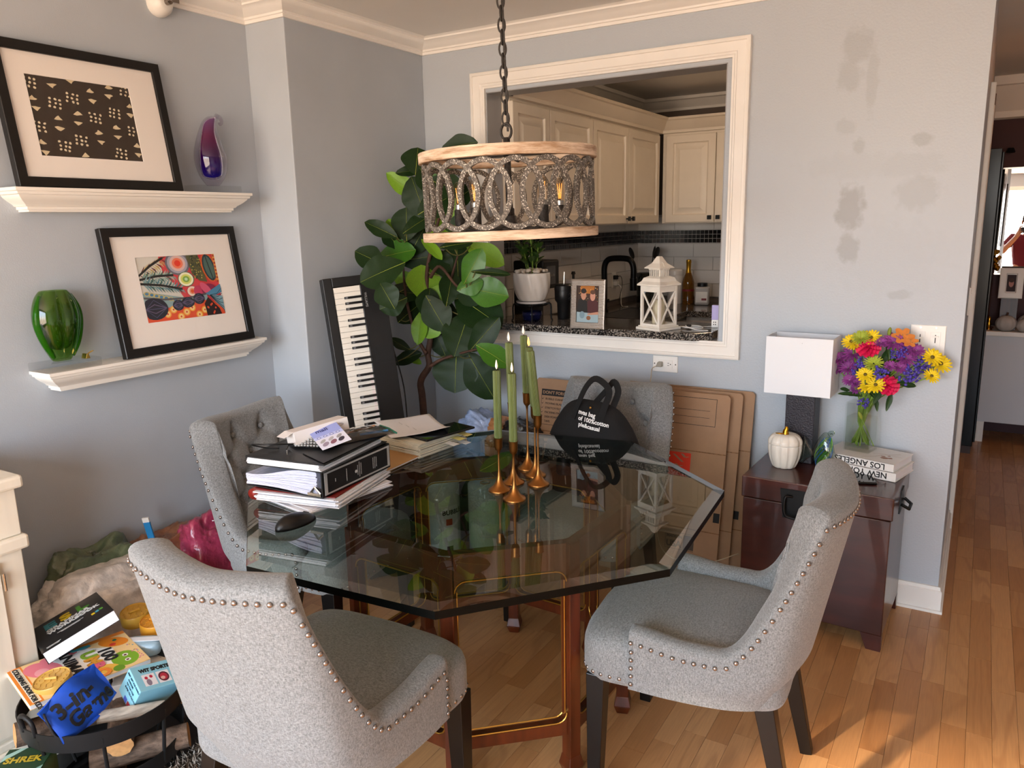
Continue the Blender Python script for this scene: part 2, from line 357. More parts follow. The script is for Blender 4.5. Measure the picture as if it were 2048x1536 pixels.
# floor
def plankmat(name, indiv):
    m = mat(name, 'b27745', .32, spec=.45); nt = m.node_tree; N = nt.nodes; L = nt.links; b = N['Principled BSDF']
    geo = N.new('ShaderNodeNewGeometry'); ad = N.new('ShaderNodeVectorMath'); ad.operation = 'MULTIPLY_ADD'
    if indiv: src = N.new('ShaderNodeObjectInfo'); sc_, sf = src.outputs['Color'], None
    else: src = N.new('ShaderNodeAttribute'); src.attribute_name = 'tone'; sc_ = src.outputs['Color']
    L.new(sc_, ad.inputs[0]); ad.inputs[1].default_value = (37, 91, 53); L.new(geo.outputs['Position'], ad.inputs[2])
    mp = N.new('ShaderNodeMapping'); mp.inputs['Scale'].default_value = (1, .16, 1); L.new(ad.outputs[0], mp.inputs[0])
    wv = N.new('ShaderNodeTexNoise'); wv.inputs['Scale'].default_value = 9; wv.inputs['Detail'].default_value = 1; L.new(mp.outputs[0], wv.inputs['Vector'])
    ml = N.new('ShaderNodeMath'); ml.operation = 'MULTIPLY'; ml.inputs[1].default_value = 55; L.new(wv.outputs['Fac'], ml.inputs[0])
    sn = N.new('ShaderNodeMath'); sn.operation = 'SINE'; L.new(ml.outputs[0], sn.inputs[0])
    m2 = N.new('ShaderNodeMapping'); m2.inputs['Scale'].default_value = (1, .05, 1); L.new(ad.outputs[0], m2.inputs[0])
    fn = N.new('ShaderNodeTexNoise'); fn.inputs['Scale'].default_value = 240; fn.inputs['Detail'].default_value = 3; L.new(m2.outputs[0], fn.inputs['Vector'])
    sp = N.new('ShaderNodeSeparateColor'); L.new(sc_, sp.inputs[0])
    mx = N.new('ShaderNodeMix'); mx.data_type = 'RGBA'; mx.inputs['A'].default_value = lin('b07a4b'); mx.inputs['B'].default_value = lin('cf9b68'); L.new(sp.outputs[0], mx.inputs['Factor'])
    rg = N.new('ShaderNodeMapRange'); rg.inputs['From Min'].default_value = .2; rg.inputs['From Max'].default_value = 1; rg.inputs['To Max'].default_value = .34; L.new(sn.outputs[0], rg.inputs['Value'])
    gm = N.new('ShaderNodeMath'); gm.operation = 'MULTIPLY'; L.new(rg.outputs[0], gm.inputs[0]); L.new(sp.outputs[2], gm.inputs[1])
    m3 = N.new('ShaderNodeMix'); m3.data_type = 'RGBA'; m3.inputs['B'].default_value = lin('925e36'); L.new(gm.outputs[0], m3.inputs['Factor']); L.new(mx.outputs['Result'], m3.inputs['A'])
    m4 = N.new('ShaderNodeMix'); m4.data_type = 'RGBA'; m4.blend_type = 'MULTIPLY'; m4.inputs['Factor'].default_value = .35
    r4 = N.new('ShaderNodeMapRange'); r4.inputs['From Min'].default_value = .3; r4.inputs['From Max'].default_value = .7; r4.inputs['To Min'].default_value = .75; r4.inputs['To Max'].default_value = 1.1
    L.new(fn.outputs['Fac'], r4.inputs['Value']); L.new(m3.outputs['Result'], m4.inputs['A']); L.new(r4.outputs[0], m4.inputs['B'])
    L.new(m4.outputs['Result'], b.inputs['Base Color']); return m
PLK, PLR = plankmat('plank_laminate', True), plankmat('plank_laminate_far', False)
mb = MB(); mb.box(-Q-.12, 4.42, REAR-.12, 3.3, -.06, -.006); floor = struct(mb.build('floor', mat('floor_joint', '6e4527', .6)), 'warm laminate plank floor')
pr = random.Random(3); planks = []; SW = .0665; x = -.22
while x < 4.3:
    y = REAR+pr.uniform(0, .3)
    while y < 3.1:
        ln = pr.choice((.19, .26, .33, .4, .47)); planks.append((x, y, min(ln, 3.12-y), pr.random(), pr.random(), pr.random())); y += ln
    x += SW
def vis(p):
    x, y, l = p[:3]; c = (x+SW/2, y+l/2, 0)
    if y > .0 and x < W or x < .25: return 0
    u, v, k = px(c)
    if k < .3 or not (-20 < u < 2070 and 760 < v < 1560): return 0
    if u < 480 or (u < 860 and v > 1120): return 0
    return SW*l/k**3*(1.6 if u > 1150 else 1)
order = sorted(planks, key=vis, reverse=True)
unit = MB(); unit.add([(0, 0, -.006), (1, 0, -.006), (1, 1, -.006), (0, 1, -.006), (.006, .0015, 0), (.994, .0015, 0), (.994, .9985, 0), (.006, .9985, 0)], [(4, 5, 6, 7), (0, 1, 5, 4), (1, 2, 6, 5), (2, 3, 7, 6), (3, 0, 4, 7)])
ume = unit.mesh('plank', PLK)
for (x, y, l, a, b_, c_) in order[:300]:
    o = bpy.data.objects.new('plank', ume); COL.objects.link(o); o.parent = floor; o.location = (x, y, 0); o.scale = (SW, l, 1); o.color = (a, b_, c_, 1)
mb = MB(); tone = []
for (x, y, l, a, b_, c_) in order[300:]:
    mb.add([(x+.0004, y+.0005, 0), (x+SW-.0004, y+.0005, 0), (x+SW-.0004, y+l-.0005, 0), (x+.0004, y+l-.0005, 0)], [(0, 1, 2, 3)]); tone.append((a, b_, c_, 1))
me = mb.mesh('remaining_planks', PLR); ca = me.color_attributes.new('tone', 'FLOAT_COLOR', 'CORNER')
for i, t_ in enumerate(tone):
    for k in range(4): ca.data[i*4+k].color = t_
tag(put('remaining_planks', me, floor), kind='stuff')
# ---------------------------------------------------------------- kitchen shell
KX, KY = .12, 2.5
mb = MB(); mb.box(0, KX, .12, KY+.12, 0, ZC); kwl = struct(mb.build('wall_kitchen_left', KWALL), 'kitchen wall with white tiles and dark mosaic band')
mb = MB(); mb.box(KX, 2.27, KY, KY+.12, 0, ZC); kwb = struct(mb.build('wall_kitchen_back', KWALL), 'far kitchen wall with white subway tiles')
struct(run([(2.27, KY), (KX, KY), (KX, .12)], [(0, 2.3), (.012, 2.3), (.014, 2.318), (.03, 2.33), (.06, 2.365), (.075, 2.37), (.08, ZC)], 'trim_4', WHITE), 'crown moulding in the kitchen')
TILE = mat('tile_white', 'd8d3ce', .12, spec=.6, var=.02, vscale=3)
GROUT = mat('grout', 'b7b0a9', .8)
for (wl, L0, L1, f) in ((kwl, .14, KY, 0), (kwb, KX, 2.2, 1)):
    mbg = MB()
    if f == 0: mbg.box(KX, KX+.004, .14, KY, .95, 1.56)
    else: mbg.box(KX, 2.2, KY-.004, KY, .95, 1.56)
    mbg.build('grout_bed', GROUT, wl)
    for r, z in enumerate((.955, 1.053, 1.151, 1.249, 1.447)):
        s = L0-(.15 if r % 2 else 0)
        while s < (L1 if f == 0 else 1.1)-.01:
            a, b_ = max(s, L0)+.0015, min(s+.3, L1)-.0015; s += .3
            if b_-a < .02: continue
            t = MB()
            if f == 0: t.box(KX+.004, KX+.011, a, b_, z, z+.095)
            else: t.box(a, b_, KY-.011, KY-.004, z, z+.095)
            t.build('tile', TILE, wl, bev=.0015, seg=1)
    t = MB(); pr = random.Random(5)
    for r in range(3):
        s = L0+.004
        while s < (L1 if f == 0 else 1.1):
            z = 1.352+r*.031; d = pr.uniform(.009, .012); mi = pr.choice((0, 0, 0, 1))
            if f == 0: t.box(KX+.004, KX+d, s, s+.027, z, z+.028, mi)
            else: t.box(s, s+.027, KY-d, KY-.004, z, z+.028, mi)
            s += .031
    tag(t.build('mosaic_band', [mat('mosaic_black', '120f10', .12), mat('mosaic_brown', '3a2b26', .15)], wl), kind='stuff')
# ================================================================ KITCHEN UNITS
CABW = mat('cabinet_cream', 'e3d6c4', .4, var=.03, vscale=5)
BLK = mat('black_metal', '0d0d0e', .35, metal=.6)
DOORP = [(0, 0), (0, .018), (.003, .020), (.05, .020), (.055, .008), (.062, .005), (.068, .006), (.098, .019), (.10, .020)]
def door(parent, M, w, h, knob=None, m=CABW, name='door', prof=DOORP):
    mb = MB(); mb.M = M; rectframe(mb, 0, w, 0, h, prof, close=True); d = mb.build(name, m, parent, auto=25)
    if knob:
        k = MB(); k.M = M; k.cbox((knob[0], knob[1], .028), (.008, .008, .02)); k.cbox((knob[0], knob[1], .042), (.028, .028, .012)); k.build('knob', BLK, d, bev=.002)
    return d
CZ0, CZ1 = 1.497, 2.10
def upper(label, group, y0, y1, ys, knobs):
    t = thing('upper_cabinet', label, 'cabinet', (KX, y0, CZ0), 0, group)
    mb = MB(); mb.box(.012, .29, .002, y1-y0-.002, 0, CZ1-CZ0+.02); mb.build('body', CABW, t, bev=.002)
    for i in range(len(ys)-1):
        door(t, T((.29, ys[i]-y0+.003, .006)) @ PX, ys[i+1]-ys[i]-.006, CZ1-CZ0-.012, (knobs[i]*(ys[i+1]-ys[i]-.006) if knobs[i] > 0 else .03, .03) if knobs[i] is not None else None)
    return t
GR = 'cream wall cabinets in the kitchen'
upper('cream double-door wall cabinet hanging nearest the pass-through jamb', GR, .13, 1.04, (.13, .51, 1.04), (None, None))
upper('cream double-door wall cabinet next to the kitchen corner', GR, 1.04, 2.17, (1.04, 1.575, 2.13), (.94, 0))
t = thing('upper_cabinet', 'cream wall cabinet on the far kitchen wall above the bottle', 'cabinet', (.43, KY-.33, CZ0), 0, GR)
mb = MB(); mb.box(.0, 1.2, .02, .318, 0, CZ1-CZ0+.02); mb.build('body', CABW, t, bev=.002)
door(t, T((.03, .02, .006)) @ NY, .35, CZ1-CZ0-.012, (.325, .03)); door(t, T((.386, .02, .006)) @ NY, .37, CZ1-CZ0-.012, (.028, .03)); door(t, T((.762, .02, .006)) @ NY, .37, CZ1-CZ0-.012)
k = run([(1.63, 2.17+.0), (.43, 2.17), (.43, .13)], [(-.02, 2.11), (.004, 2.112), (.006, 2.13), (.02, 2.14), (.05, 2.19), (.062, 2.195), (.064, 2.21), (.0, 2.21)], 'cornice', CABW)
tag(k, 'cream cornice running along the tops of the kitchen wall cabinets', 'cornice')
GRAN = mat('granite', '4a4642', .12, spec=.6)
def granite(m):
    nt = m.node_tree; N = nt.nodes; L = nt.links; b = N['Principled BSDF']; tc = N.new('ShaderNodeTexCoord')
    v = N.new('ShaderNodeTexVoronoi'); v.inputs['Scale'].default_value = 210; L.new(tc.outputs['Object'], v.inputs['Vector'])
    r = N.new('ShaderNodeValToRGB'); r.color_ramp.interpolation = 'CONSTANT'; e = r.color_ramp.elements
    e[0].color = lin('151312'); e[1].color = lin('7d766f'); e[1].position = .3
    for p, c in ((.52, '4a433e'), (.66, '9c9389'), (.8, '2a2624')): q = e.new(p); q.color = lin(c)
    sp = N.new('ShaderNodeSeparateColor'); L.new(v.outputs['Color'], sp.inputs[0]); L.new(sp.outputs[0], r.inputs[0]); L.new(r.outputs[0], b.inputs['Base Color'])
granite(GRAN)
mb = MB(); mb.prism([(.32, -.032), (1.405, -.032), (1.462, .03), (1.462, .34), (.32, .34)], OZ0+.002, 1.043); tag(mb.build('granite_ledge', GRAN, bev=.003), 'speckled granite ledge of the kitchen pass-through', 'ledge')
# lower counters
t = thing('base_cabinet', 'dark kitchen base cabinets under the sink counter', 'cabinet', (KX, .14, 0))
mb = MB(); mb.box(.012, .58, .21, 2.34, .08, .874); mb.build('body', CABW, t); mb = MB(); mb.box(.012, .53, .21, 2.34, 0, .08); mb.build('plinth', BLK, t)
for k in range(4): door(t, T((.58, .22+k*.42, .1)) @ PX, .41, .75, (.38 if k % 2 == 0 else .03, .7))
t2 = thing('base_cabinet', 'kitchen base cabinets along the far tiled wall', 'cabinet', (.72, 1.9, 0))
mb = MB(); mb.box(0, 1.5, .02, .585, .08, .874); mb.build('body', CABW, t2); mb = MB(); mb.box(0, 1.5, .07, .585, 0, .08); mb.build('plinth', BLK, t2)
for k in range(3): door(t2, T((.02+k*.49, .02, .1)) @ NY, .48, .75, (.45, .7))
mb = MB(); mb.prism([(KX+.012, .345), (.74, .345), (.74, 1.86), (2.25, 1.86), (2.25, KY-.012), (KX+.012, KY-.012)], .876, .915)
tag(mb.build('kitchen_counter', GRAN, bev=.003), 'speckled dark granite kitchen counter', 'counter')
# faucet on the sink side
fx, fy = .24, 1.62
t = thing('faucet', 'matte black square-arched kitchen faucet', 'faucet', (fx, fy, .915))
mb = MB(); mb.lathe([(.028, 0), (.028, .012), (.02, .016), (.02, .03)], 20); mb.build('base', BLK, t, auto=30)
mb = MB(); mb.tube(crs([(0, 0, .02), (0, 0, .2), (0, 0, .30), (.02, .0, .345), (.06, .0, .36), (.15, 0, .36), (.19, 0, .345), (.21, 0, .30), (.21, 0, .22)], 6), .02, 12); mb.build('spout', BLK, t, smooth=True)
mb = MB(); mb.tube([(.21, 0, .23), (.212, 0, .15)], .024, 12); mb.build('spray_head', BLK, t, auto=40)
mb = MB(); mb.tube([(0, .02, .06), (0, .07, .075)], .008, 8); mb.build('lever', BLK, t, smooth=True)
t = thing('sink', 'dark undermount kitchen sink below the faucet', 'sink', (.47, 1.62, .9155))
mb = MB(); rectframe(mb, -.17, .17, -.3, .3, [(0, 0), (.0, .002), (.012, .002), (.014, 0)], close=True); mb.build('basin', mat('sink_steel', '1d1d1f', .3, metal=.8), t)

t = thing('kitchen_ceiling_lamp', 'unseen flush white lamp added to brighten the kitchen', 'lamp', (1.35, 1.25, ZC)); mb = MB(); mb.lathe([(.13, -.025), (.14, -.02), (.14, 0)], 32); mb.build('rim', WHITE, t)  # added fill lamp, out of view, lifts the dark kitchen
mb = MB(); mb.ball((0, 0, -.022), (.125, .125, .055), 28, 10); mb.build('diffuser', mat('kitchen_diffuser', 'fff4e6', .6, emit='ffd9b0', estr=24.), t, smooth=True)
# ================================================================ DINING CHAIRS
def fabricmat():
    m = mat('grey_linen', '9a9792', .9, sheen=.25); nt = m.node_tree; N = nt.nodes; L = nt.links; b = N['Principled BSDF']
    tc = N.new('ShaderNodeTexCoord'); outs = []
    for st in ((1, 1, .35), (.35, .6, 1)):
        mp = N.new('ShaderNodeMapping'); mp.inputs['Scale'].default_value = st; L.new(tc.outputs['Object'], mp.inputs[0])
        n = N.new('ShaderNodeTexNoise'); n.inputs['Scale'].default_value = 380; n.inputs['Detail'].default_value = 3; n.inputs['Roughness'].default_value = .7
        L.new(mp.outputs[0], n.inputs['Vector']); outs.append(n.outputs['Fac'])
    ad = N.new('ShaderNodeMath'); ad.operation = 'ADD'; L.new(outs[0], ad.inputs[0]); L.new(outs[1], ad.inputs[1])
    r = N.new('ShaderNodeValToRGB'); e = r.color_ramp.elements; e[0].color = lin('5a5b5b'); e[0].position = .36; e[1].color = lin('959696'); e[1].position = .64
    hf = N.new('ShaderNodeMath'); hf.operation = 'MULTIPLY'; hf.inputs[1].default_value = .5; L.new(ad.outputs[0], hf.inputs[0])
    L.new(hf.outputs[0], r.inputs[0]); L.new(r.outputs[0], b.inputs['Base Color'])
    bp = N.new('ShaderNodeBump'); bp.inputs['Strength'].default_value = .35; bp.inputs['Distance'].default_value = .003; L.new(hf.outputs[0], bp.inputs['Height']); L.new(bp.outputs[0], b.inputs['Normal'])
    return m
FAB = fabricmat()
LEG = mat('leg_black', '0c0a09', .3, spec=.5)
NAIL = mat('nail_pewter', '9b918b', .25, metal=.9)
_half = [(-.264, .145), (-.265, .05), (-.262, -.06), (-.252, -.14), (-.222, -.2), (-.14, -.236), (0, -.256)]
_pl = [Vector((p[0], p[1], 0)) for p in _half]+[Vector((-p[0], p[1], 0)) for p in _half[-2::-1]]
_cv = crs(_pl, 16); _cum = [0.]
for i in range(1, len(_cv)): _cum.append(_cum[-1]+(_cv[i]-_cv[i-1]).length)
def plan(u):
    s = u*_cum[-1]
    for i in range(1, len(_cv)):
        if _cum[i] >= s-1e-9:
            t = (s-_cum[i-1])/max(1e-9, _cum[i]-_cum[i-1]); p = _cv[i-1].lerp(_cv[i], t); d = (_cv[min(i+1, len(_cv)-1)]-_cv[max(i-2, 0)]).normalized(); return p, Vector((d.y, -d.x, 0))*-1
    return _cv[-1].copy(), Vector((-1, 0, 0))
CH = .882; SZ0 = .355
def hgt(u):
    p, n = plan(u); a = abs(p.x); k = max(0, min(1, (-.07-p.y)/.133))**2.0; arm = .503+.016*sstep(.0, .145, p.y)
    return arm+(CH-.012*sstep(.2, 0., a)-arm)*k
def thick(u):
    p, n = plan(u); return .058+.03*sstep(-.05, -.2, p.y)
def lean(u): p, n = plan(u); return .2*sstep(.06, -.2, p.y)
def outer(u, z):
    p, n = plan(u); q = p.copy(); q.z = z; k = lean(u); dz = z-.40
    q.y -= k*max(dz, 0)*(1 if dz > 0 else .3); q.x *= 1+.10*max(dz, 0)*sstep(-.05, -.2, p.y); q.x *= 1-.05*sstep(.42, .355, z)*sstep(.1, -.2, p.y)
    q.y += .03*sstep(.45, .355, z)*sstep(.0, -.2, p.y)
    return q, n
BUT = [(-.085, .80), (.085, .80), (-.165, .725), (0, .725), (.165, .725), (-.085, .65), (.085, .65), (-.165, .575), (0, .575), (.165, .575)]
SEG = []
for i, a in enumerate(BUT):
    for b_ in BUT[i+1:]:
        if .05 < abs(a[0]-b_[0]) < .12 and .05 < abs(a[1]-b_[1]) < .1: SEG.append((a, b_))
SEG += [((-.085, .80), (-.09, .90)), ((.085, .80), (.09, .90)), ((-.165, .725), (-.24, .76)), ((.165, .725), (.24, .76)), ((-.165, .575), (-.25, .60)), ((.165, .575), (.25, .60)), ((0, .575), (0, .47)), ((-.165, .575), (-.165, .47)), ((.165, .575), (.165, .47))]
def tuft(x, z):
    d = 0.
    for bx, bz in BUT: d += .026*math.exp(-((x-bx)**2+(z-bz)**2)/.00075)
    m = 0.
    for a, b_ in SEG:
        vx, vz = b_[0]-a[0], b_[1]-a[1]; t = max(0, min(1, ((x-a[0])*vx+(z-a[1])*vz)/(vx*vx+vz*vz))); e = (x-a[0]-t*vx)**2+(z-a[1]-t*vz)**2
        m = max(m, math.exp(-e/.00011))
    return d+.008*m
def make_chair():
    t = thing('dining_chair', '', 'chair')
    NU, NO, NR, NI = 121, 12, 9, 40
    def shell(i):
        u = i/(NU-1); h = hgt(u); th = thick(u); rows = []
        for j in range(NO): rows.append(outer(u, SZ0+(h-.03-SZ0)*j/(NO-1))[0])
        o, n = outer(u, h-.03); inw = n*th
        for j in range(1, NR+1):
            a = PI*j/(NR+1); q = o+inw*(.5-.5*math.cos(a)); q.z += .03*math.sin(a)**.8; q -= n*.006*math.sin(a)*(1 if a < PI/2 else 0); rows.append(q)
        zb = .435
        for j in range(NI):
            f = j/(NI-1); z = (h-.03)+(zb-(h-.03))*f; q, n2 = outer(u, z); bl = .012*math.sin(PI*min(1, f*1.2))*sstep(.56, .66, h)
            k = tuft(q.x, z)*sstep(.62, .8, h)*sstep(-.14, -.19, _planY(u)); q = q+n2*(th+bl-k); rows.append(q)
        return rows
    def _planY(u): return plan(u)[0].y
    cols = [shell(i) for i in range(NU)]; nr = len(cols[0]); mb = MB()
    vs = [p for c in cols for p in c]; fs = []
    for i in range(NU-1):
        for j in range(nr-1): fs.append((i*nr+j, (i+1)*nr+j, (i+1)*nr+j+1, i*nr+j+1))
    for i, fl in ((0, 0), (NU-1, 1)):                   # padded arm ends
        c = cols[i]; ce = sum(c, Vector())/nr+Vector((0, .012, 0)); k = len(vs); vs.append(ce)
        ring = [i*nr+j for j in range(nr)]
        for j in range(nr): f = (ring[j], ring[(j+1) % nr], k); fs.append(f if fl else f[::-1])
    mb.add(vs, fs); mb.build('backrest', FAB, t, smooth=True, fixn=True)
    # seat
    def outline(sc_, z):
        out = []
        for k in range(64):
            a = 2*PI*k/64; ca, sa = math.cos(a), math.sin(a); e = 2/7
            x = math.copysign(abs(ca)**e, ca); y = math.copysign(abs(sa)**e, sa)
            hw = .266-.05*(1-y)/2; out.append((x*hw*sc_, .03+(y*.255+.02*(1-abs(x)**2)*max(0, y))*(1-(1-sc_)*.9), z))
        return out
    mb = MB(); lev = [(.90, .345), (.985, .352), (1, .365), (1, .42), (.995, .44), (.975, .458), (.93, .47), (.82, .479), (.6, .486), (.3, .489), (.02, .49)]
    vs = [p for s_, z in lev for p in outline(s_, z)]; fs = [tuple(range(64))[::-1]]
    for j in range(len(lev)-1):
        for i in range(64): fs.append((j*64+i, j*64+(i+1) % 64, (j+1)*64+(i+1) % 64, (j+1)*64+i))
    fs.append(tuple((len(lev)-1)*64+i for i in range(64))); mb.add(vs, fs); mb.build('seat', FAB, t, smooth=True)
    # legs
    for sx in (-1, 1):
        mb = MB(); mb.taper((sx*.225, .24, .36), (sx*.23, .245, 0), (.025, .025), (.017, .017)); mb.build('leg', LEG, t, bev=.002)
        mb = MB(); mb.taper((sx*.17, -.17, .37), (sx*.18, -.25, 0), (.024, .024), (.016, .016)); mb.build('leg', LEG, t, bev=.002)
    # nails
    nb = MB(); nb.ball((0, 0, 0), (.0062, .0062, .0042), 8, 4); nme = nb.mesh('nail', NAIL, True)
    pts = []
    path = []
    for i in range(0, 401):
        u = i/400; o, n = outer(u, hgt(u)-.034); path.append((o-n*.0025, -n))
    v0 = [(Vector((-.266, .138, z)), Vector((-1, 0, 0))) for z in (.372, .394, .416, .438, .46)]
    acc = 0; sel = [path[2]]
    for i in range(3, 399):
        acc += (path[i][0]-path[i-1][0]).length
        if acc > .0245: sel.append(path[i]); acc = 0
    ol = [Vector(q) for q in outline(1.0, .37)]; fr = []; sd = []; acc = 1.
    for i in range(64*8):
        a0_, b0_ = ol[i//8], ol[(i//8+1) % 64]; q = a0_.lerp(b0_, (i % 8)/8); acc += (b0_-a0_).length/8
        if q.y > .155 and acc > .0245: nn = (b0_-a0_).normalized(); fr.append((q-Vector((nn.y, -nn.x, 0))*.001, Vector((nn.y, -nn.x, 0)))); acc = 0
    for p, n in sel+v0+[(Vector((-q.x, q.y, q.z)), Vector((1, 0, 0))) for q, _ in v0]+fr+sd:
        o = put('nail', nme, t); o.location = p; o.rotation_euler = n.to_track_quat('Z', 'Y').to_euler()
    bb = MB(); bb.ball((0, 0, 0), (.011, .011, .006), 12, 6); bme = bb.mesh('button', FAB, True)
    for bx, bz in BUT:
        u0 = min((abs(outer(i/400, bz)[0].x-bx), i/400) for i in range(120, 281))[1]; q, n = outer(u0, bz); q = q+n*(thick(u0)+.012-.026)
        o = put('button', bme, t); o.location = q; o.rotation_euler = n.to_track_quat('Z', 'Y').to_euler()
    return t
chair = make_chair()
CHAIRS = [((1.165, -2.038), .035, 'grey tufted dining chair with its studded back to the camera'),
          ((1.877, -1.293), 1.642, 'grey dining chair in profile in front of the dark red trunk'),
          ((1.192, -.616), 3.157, 'grey dining chair holding the black bag against the back wall'),
          ((.437, -1.352), -1.424, 'grey tufted dining chair beside the binders, back to the shelf wall')]
chs = []
for i, ((x, y), a, lb) in enumerate(CHAIRS):
    c = chair if i == 0 else copy_tree(chair); c.location = (x, y, 0); c.rotation_euler = (0, 0, a); c['label'] = lb; c['group'] = 'grey upholstered dining chairs'; chs.append(c)
# ================================================================ TABLE
TZ = .722
tv = [at(*p, 2, TZ) for p in ((492, 1128), (869, 1219), (1340, 1134), (1449, 978), (1258, 877), (990, 857), (706, 888), (496, 983))]
tc_ = sum(tv, Vector())/8
TG = clear('table_glass', 'b4c4bc', .0, 1.55, 1.25); TGB = clear('table_glass_under', 'ffffff', .0, 1.0, 0.); TGS = mat('glass_edge', '020404', .35, spec=.15)
BEV = clear('glass_bevel', 'cfe0d8', .0, 1.6, 1.6)
tb = thing('dining_table', 'octagonal clear glass dining table on a rosewood frame with gold lines', 'table', (tc_.x, tc_.y, 0))
mb = MB(); n = 8; ang = [math.atan2(p.y-tc_.y, p.x-tc_.x) for p in tv]
out = [Vector((p.x-tc_.x, p.y-tc_.y)) for p in tv]; inn = [p*.955 for p in out]
vs = [(p.x, p.y, TZ-.024) for p in out]+[(p.x, p.y, TZ-.005) for p in out]+[(p.x, p.y, TZ) for p in inn]+[(p.x, p.y, TZ-.024) for p in out]
fs = [tuple(range(16, 24))]; ms = [0]
for i in range(8): j = (i+1) % 8; fs.append((8+i, 8+j, 16+j, 16+i)); ms.append(3)
for i in range(8): j = (i+1) % 8; fs.append((i, j, 8+j, 8+i)); ms.append(2)
fs.append(tuple(range(24, 32))[::-1]); ms.append(1)
for f, m_ in zip(fs, ms): mb.f.append(f); mb.m.append(m_)
mb.v = [Vector(v) for v in vs]; mb.build('glass_top', [TG, TGB, TGS, BEV], tb)
ROSE = mat('rosewood', '55240f', .28, var=.3, vscale=10, vstretch=(3, 3, .4), coat=.3)
GOLD = mat('gold_inlay', 'b98a3a', .3, metal=.8)
R0 = .43; A0 = math.radians(20); bc = Vector((1.17-tc_.x, -1.325-tc_.y, 0))
cs_ = [bc+Vector((R0*math.cos(A0+k*PI/4), R0*math.sin(A0+k*PI/4), 0)) for k in range(8)]
for k in range(8):
    p = cs_[k]; a = A0+k*PI/4; e = Vector((math.cos(a), math.sin(a), 0))
    mb = MB(); mb.taper(p+Vector((0, 0, .03)), p+Vector((0, 0, TZ-.026)), (.019, .019), (.019, .019), up=(-e.y, e.x, 0)); lg = mb.build('leg', ROSE, tb, bev=.003)
    mb = MB(); mb.taper(p+Vector((0, 0, 0)), p+Vector((0, 0, .028)), (.017, .017), (.026, .026), up=(-e.y, e.x, 0)); mb.taper(p+Vector((0, 0, .028)), p+Vector((0, 0, .06)), (.026, .026), (.0195, .0195), up=(-e.y, e.x, 0)); mb.build('foot', ROSE, lg, bev=.002)
    q = cs_[(k+1) % 8]; d = (q-p); ln = d.length; d.normalize(); nrm = Vector((d.y, -d.x, 0))
    def fr(s, z, o=0): return p+d*s+nrm*o+Vector((0, 0, z))
    # upper apron with rounded corners, lower stretcher
    for nm, z0, z1, up_ in (('apron', TZ-.1, TZ-.027, 1), ('stretcher', .13, .165, 0)):
        mb = MB(); r = .03; pts = []
        arc = lambda cx, cz, a0, a1: [(cx+r*math.cos(a0+(a1-a0)*i/5), cz+r*math.sin(a0+(a1-a0)*i/5)) for i in range(6)]
        w0, w1 = .016, ln-.016
        if up_: pts = [(w0, z1), (w0, z0-r)]+arc(w0+r, z0-r, PI, PI/2)+arc(w1-r, z0-r, PI/2, 0)+[(w1, z1)]
        else: pts = [(w0, z0-.0), (w1, z0-.0), (w1, z1+r)]+arc(w1-r, z1+r, 0, -PI/2)+arc(w0+r, z1+r, -PI/2, -PI)
        mb.M = Matrix(((d.x, nrm.x, 0, p.x), (d.y, nrm.y, 0, p.y), (0, 0, 1, 0), (0, 0, 0, 1)))
        mb.prism(pts, -.014, .014, axis=1); o = mb.build(nm, ROSE, tb, fixn=True)
        gpts = pts[2:-1] if up_ else pts[3:]
        g = MB(); g.M = mb.M; g.tube([(s, .0145, z+(-.004 if up_ else .004)) for s, z in gpts], .0022, 5); g.tube([(s, -.0145, z+(-.004 if up_ else .004)) for s, z in gpts], .0022, 5); g.build('gold_line', GOLD, o)
    for s in (.022, ln-.022):
        for oo in (.0145, -.0145):
            g = MB(); g.tube([fr(s, .2, oo), fr(s, TZ-.13, oo)], .0018, 5); g.build('gold_line', GOLD, tb)
# ================================================================ CHANDELIER
c0 = at(1020, 390, 1, -1.4); k_ = px(c0)[2]; R = 176/FPX*k_
rt = Vector((CR.x, CR.y, 0)).normalized(); Lp, Rp = c0-rt*R, c0+rt*R
zl = [zat(Lp.x, Lp.y, r) for r in (311, 331, 467, 485)]; zr = [zat(Rp.x, Rp.y, r) for r in (294, 316, 451, 469)]
zz = [(a+b_)/2 for a, b_ in zip(zl, zr)]; tilt = math.atan2((sum(zr)-sum(zl))/4, 2*R)
ch = thing('chandelier', 'round drum chandelier with pale wood hoops and interlocking grey rings', 'chandelier', (c0.x, c0.y, zz[3]))
fwd = Vector((CF.x, CF.y, 0)).normalized()
ch.rotation_mode = 'QUATERNION'
from mathutils import Quaternion
ch.rotation_quaternion = Quaternion(fwd, -tilt)
H0, H1, H2, H3 = 0, zz[2]-zz[3], zz[1]-zz[3], zz[0]-zz[3]
def woodmat(name, c1, c2, sc_=7.):
    m = mat(name, c1, .75, bump=.4, bscale=40, bstretch=(1, 1, 6)); nt = m.node_tree; N = nt.nodes; L = nt.links; b = N['Principled BSDF']; tc = N.new('ShaderNodeTexCoord')
    mp = N.new('ShaderNodeMapping'); mp.inputs['Scale'].default_value = (1, 1, 9); L.new(tc.outputs['Object'], mp.inputs[0])
    n = N.new('ShaderNodeTexNoise'); n.inputs['Scale'].default_value = sc_; n.inputs['Detail'].default_value = 8; n.inputs['Roughness'].default_value = .7; L.new(mp.outputs[0], n.inputs['Vector'])
    r = N.new('ShaderNodeValToRGB'); r.color_ramp.elements[0].color = lin(c1); r.color_ramp.elements[1].color = lin(c2); r.color_ramp.elements[0].position = .38; r.color_ramp.elements[1].position = .62
    L.new(n.outputs['Fac'], r.inputs[0]); L.new(r.outputs[0], b.inputs['Base Color']); return m
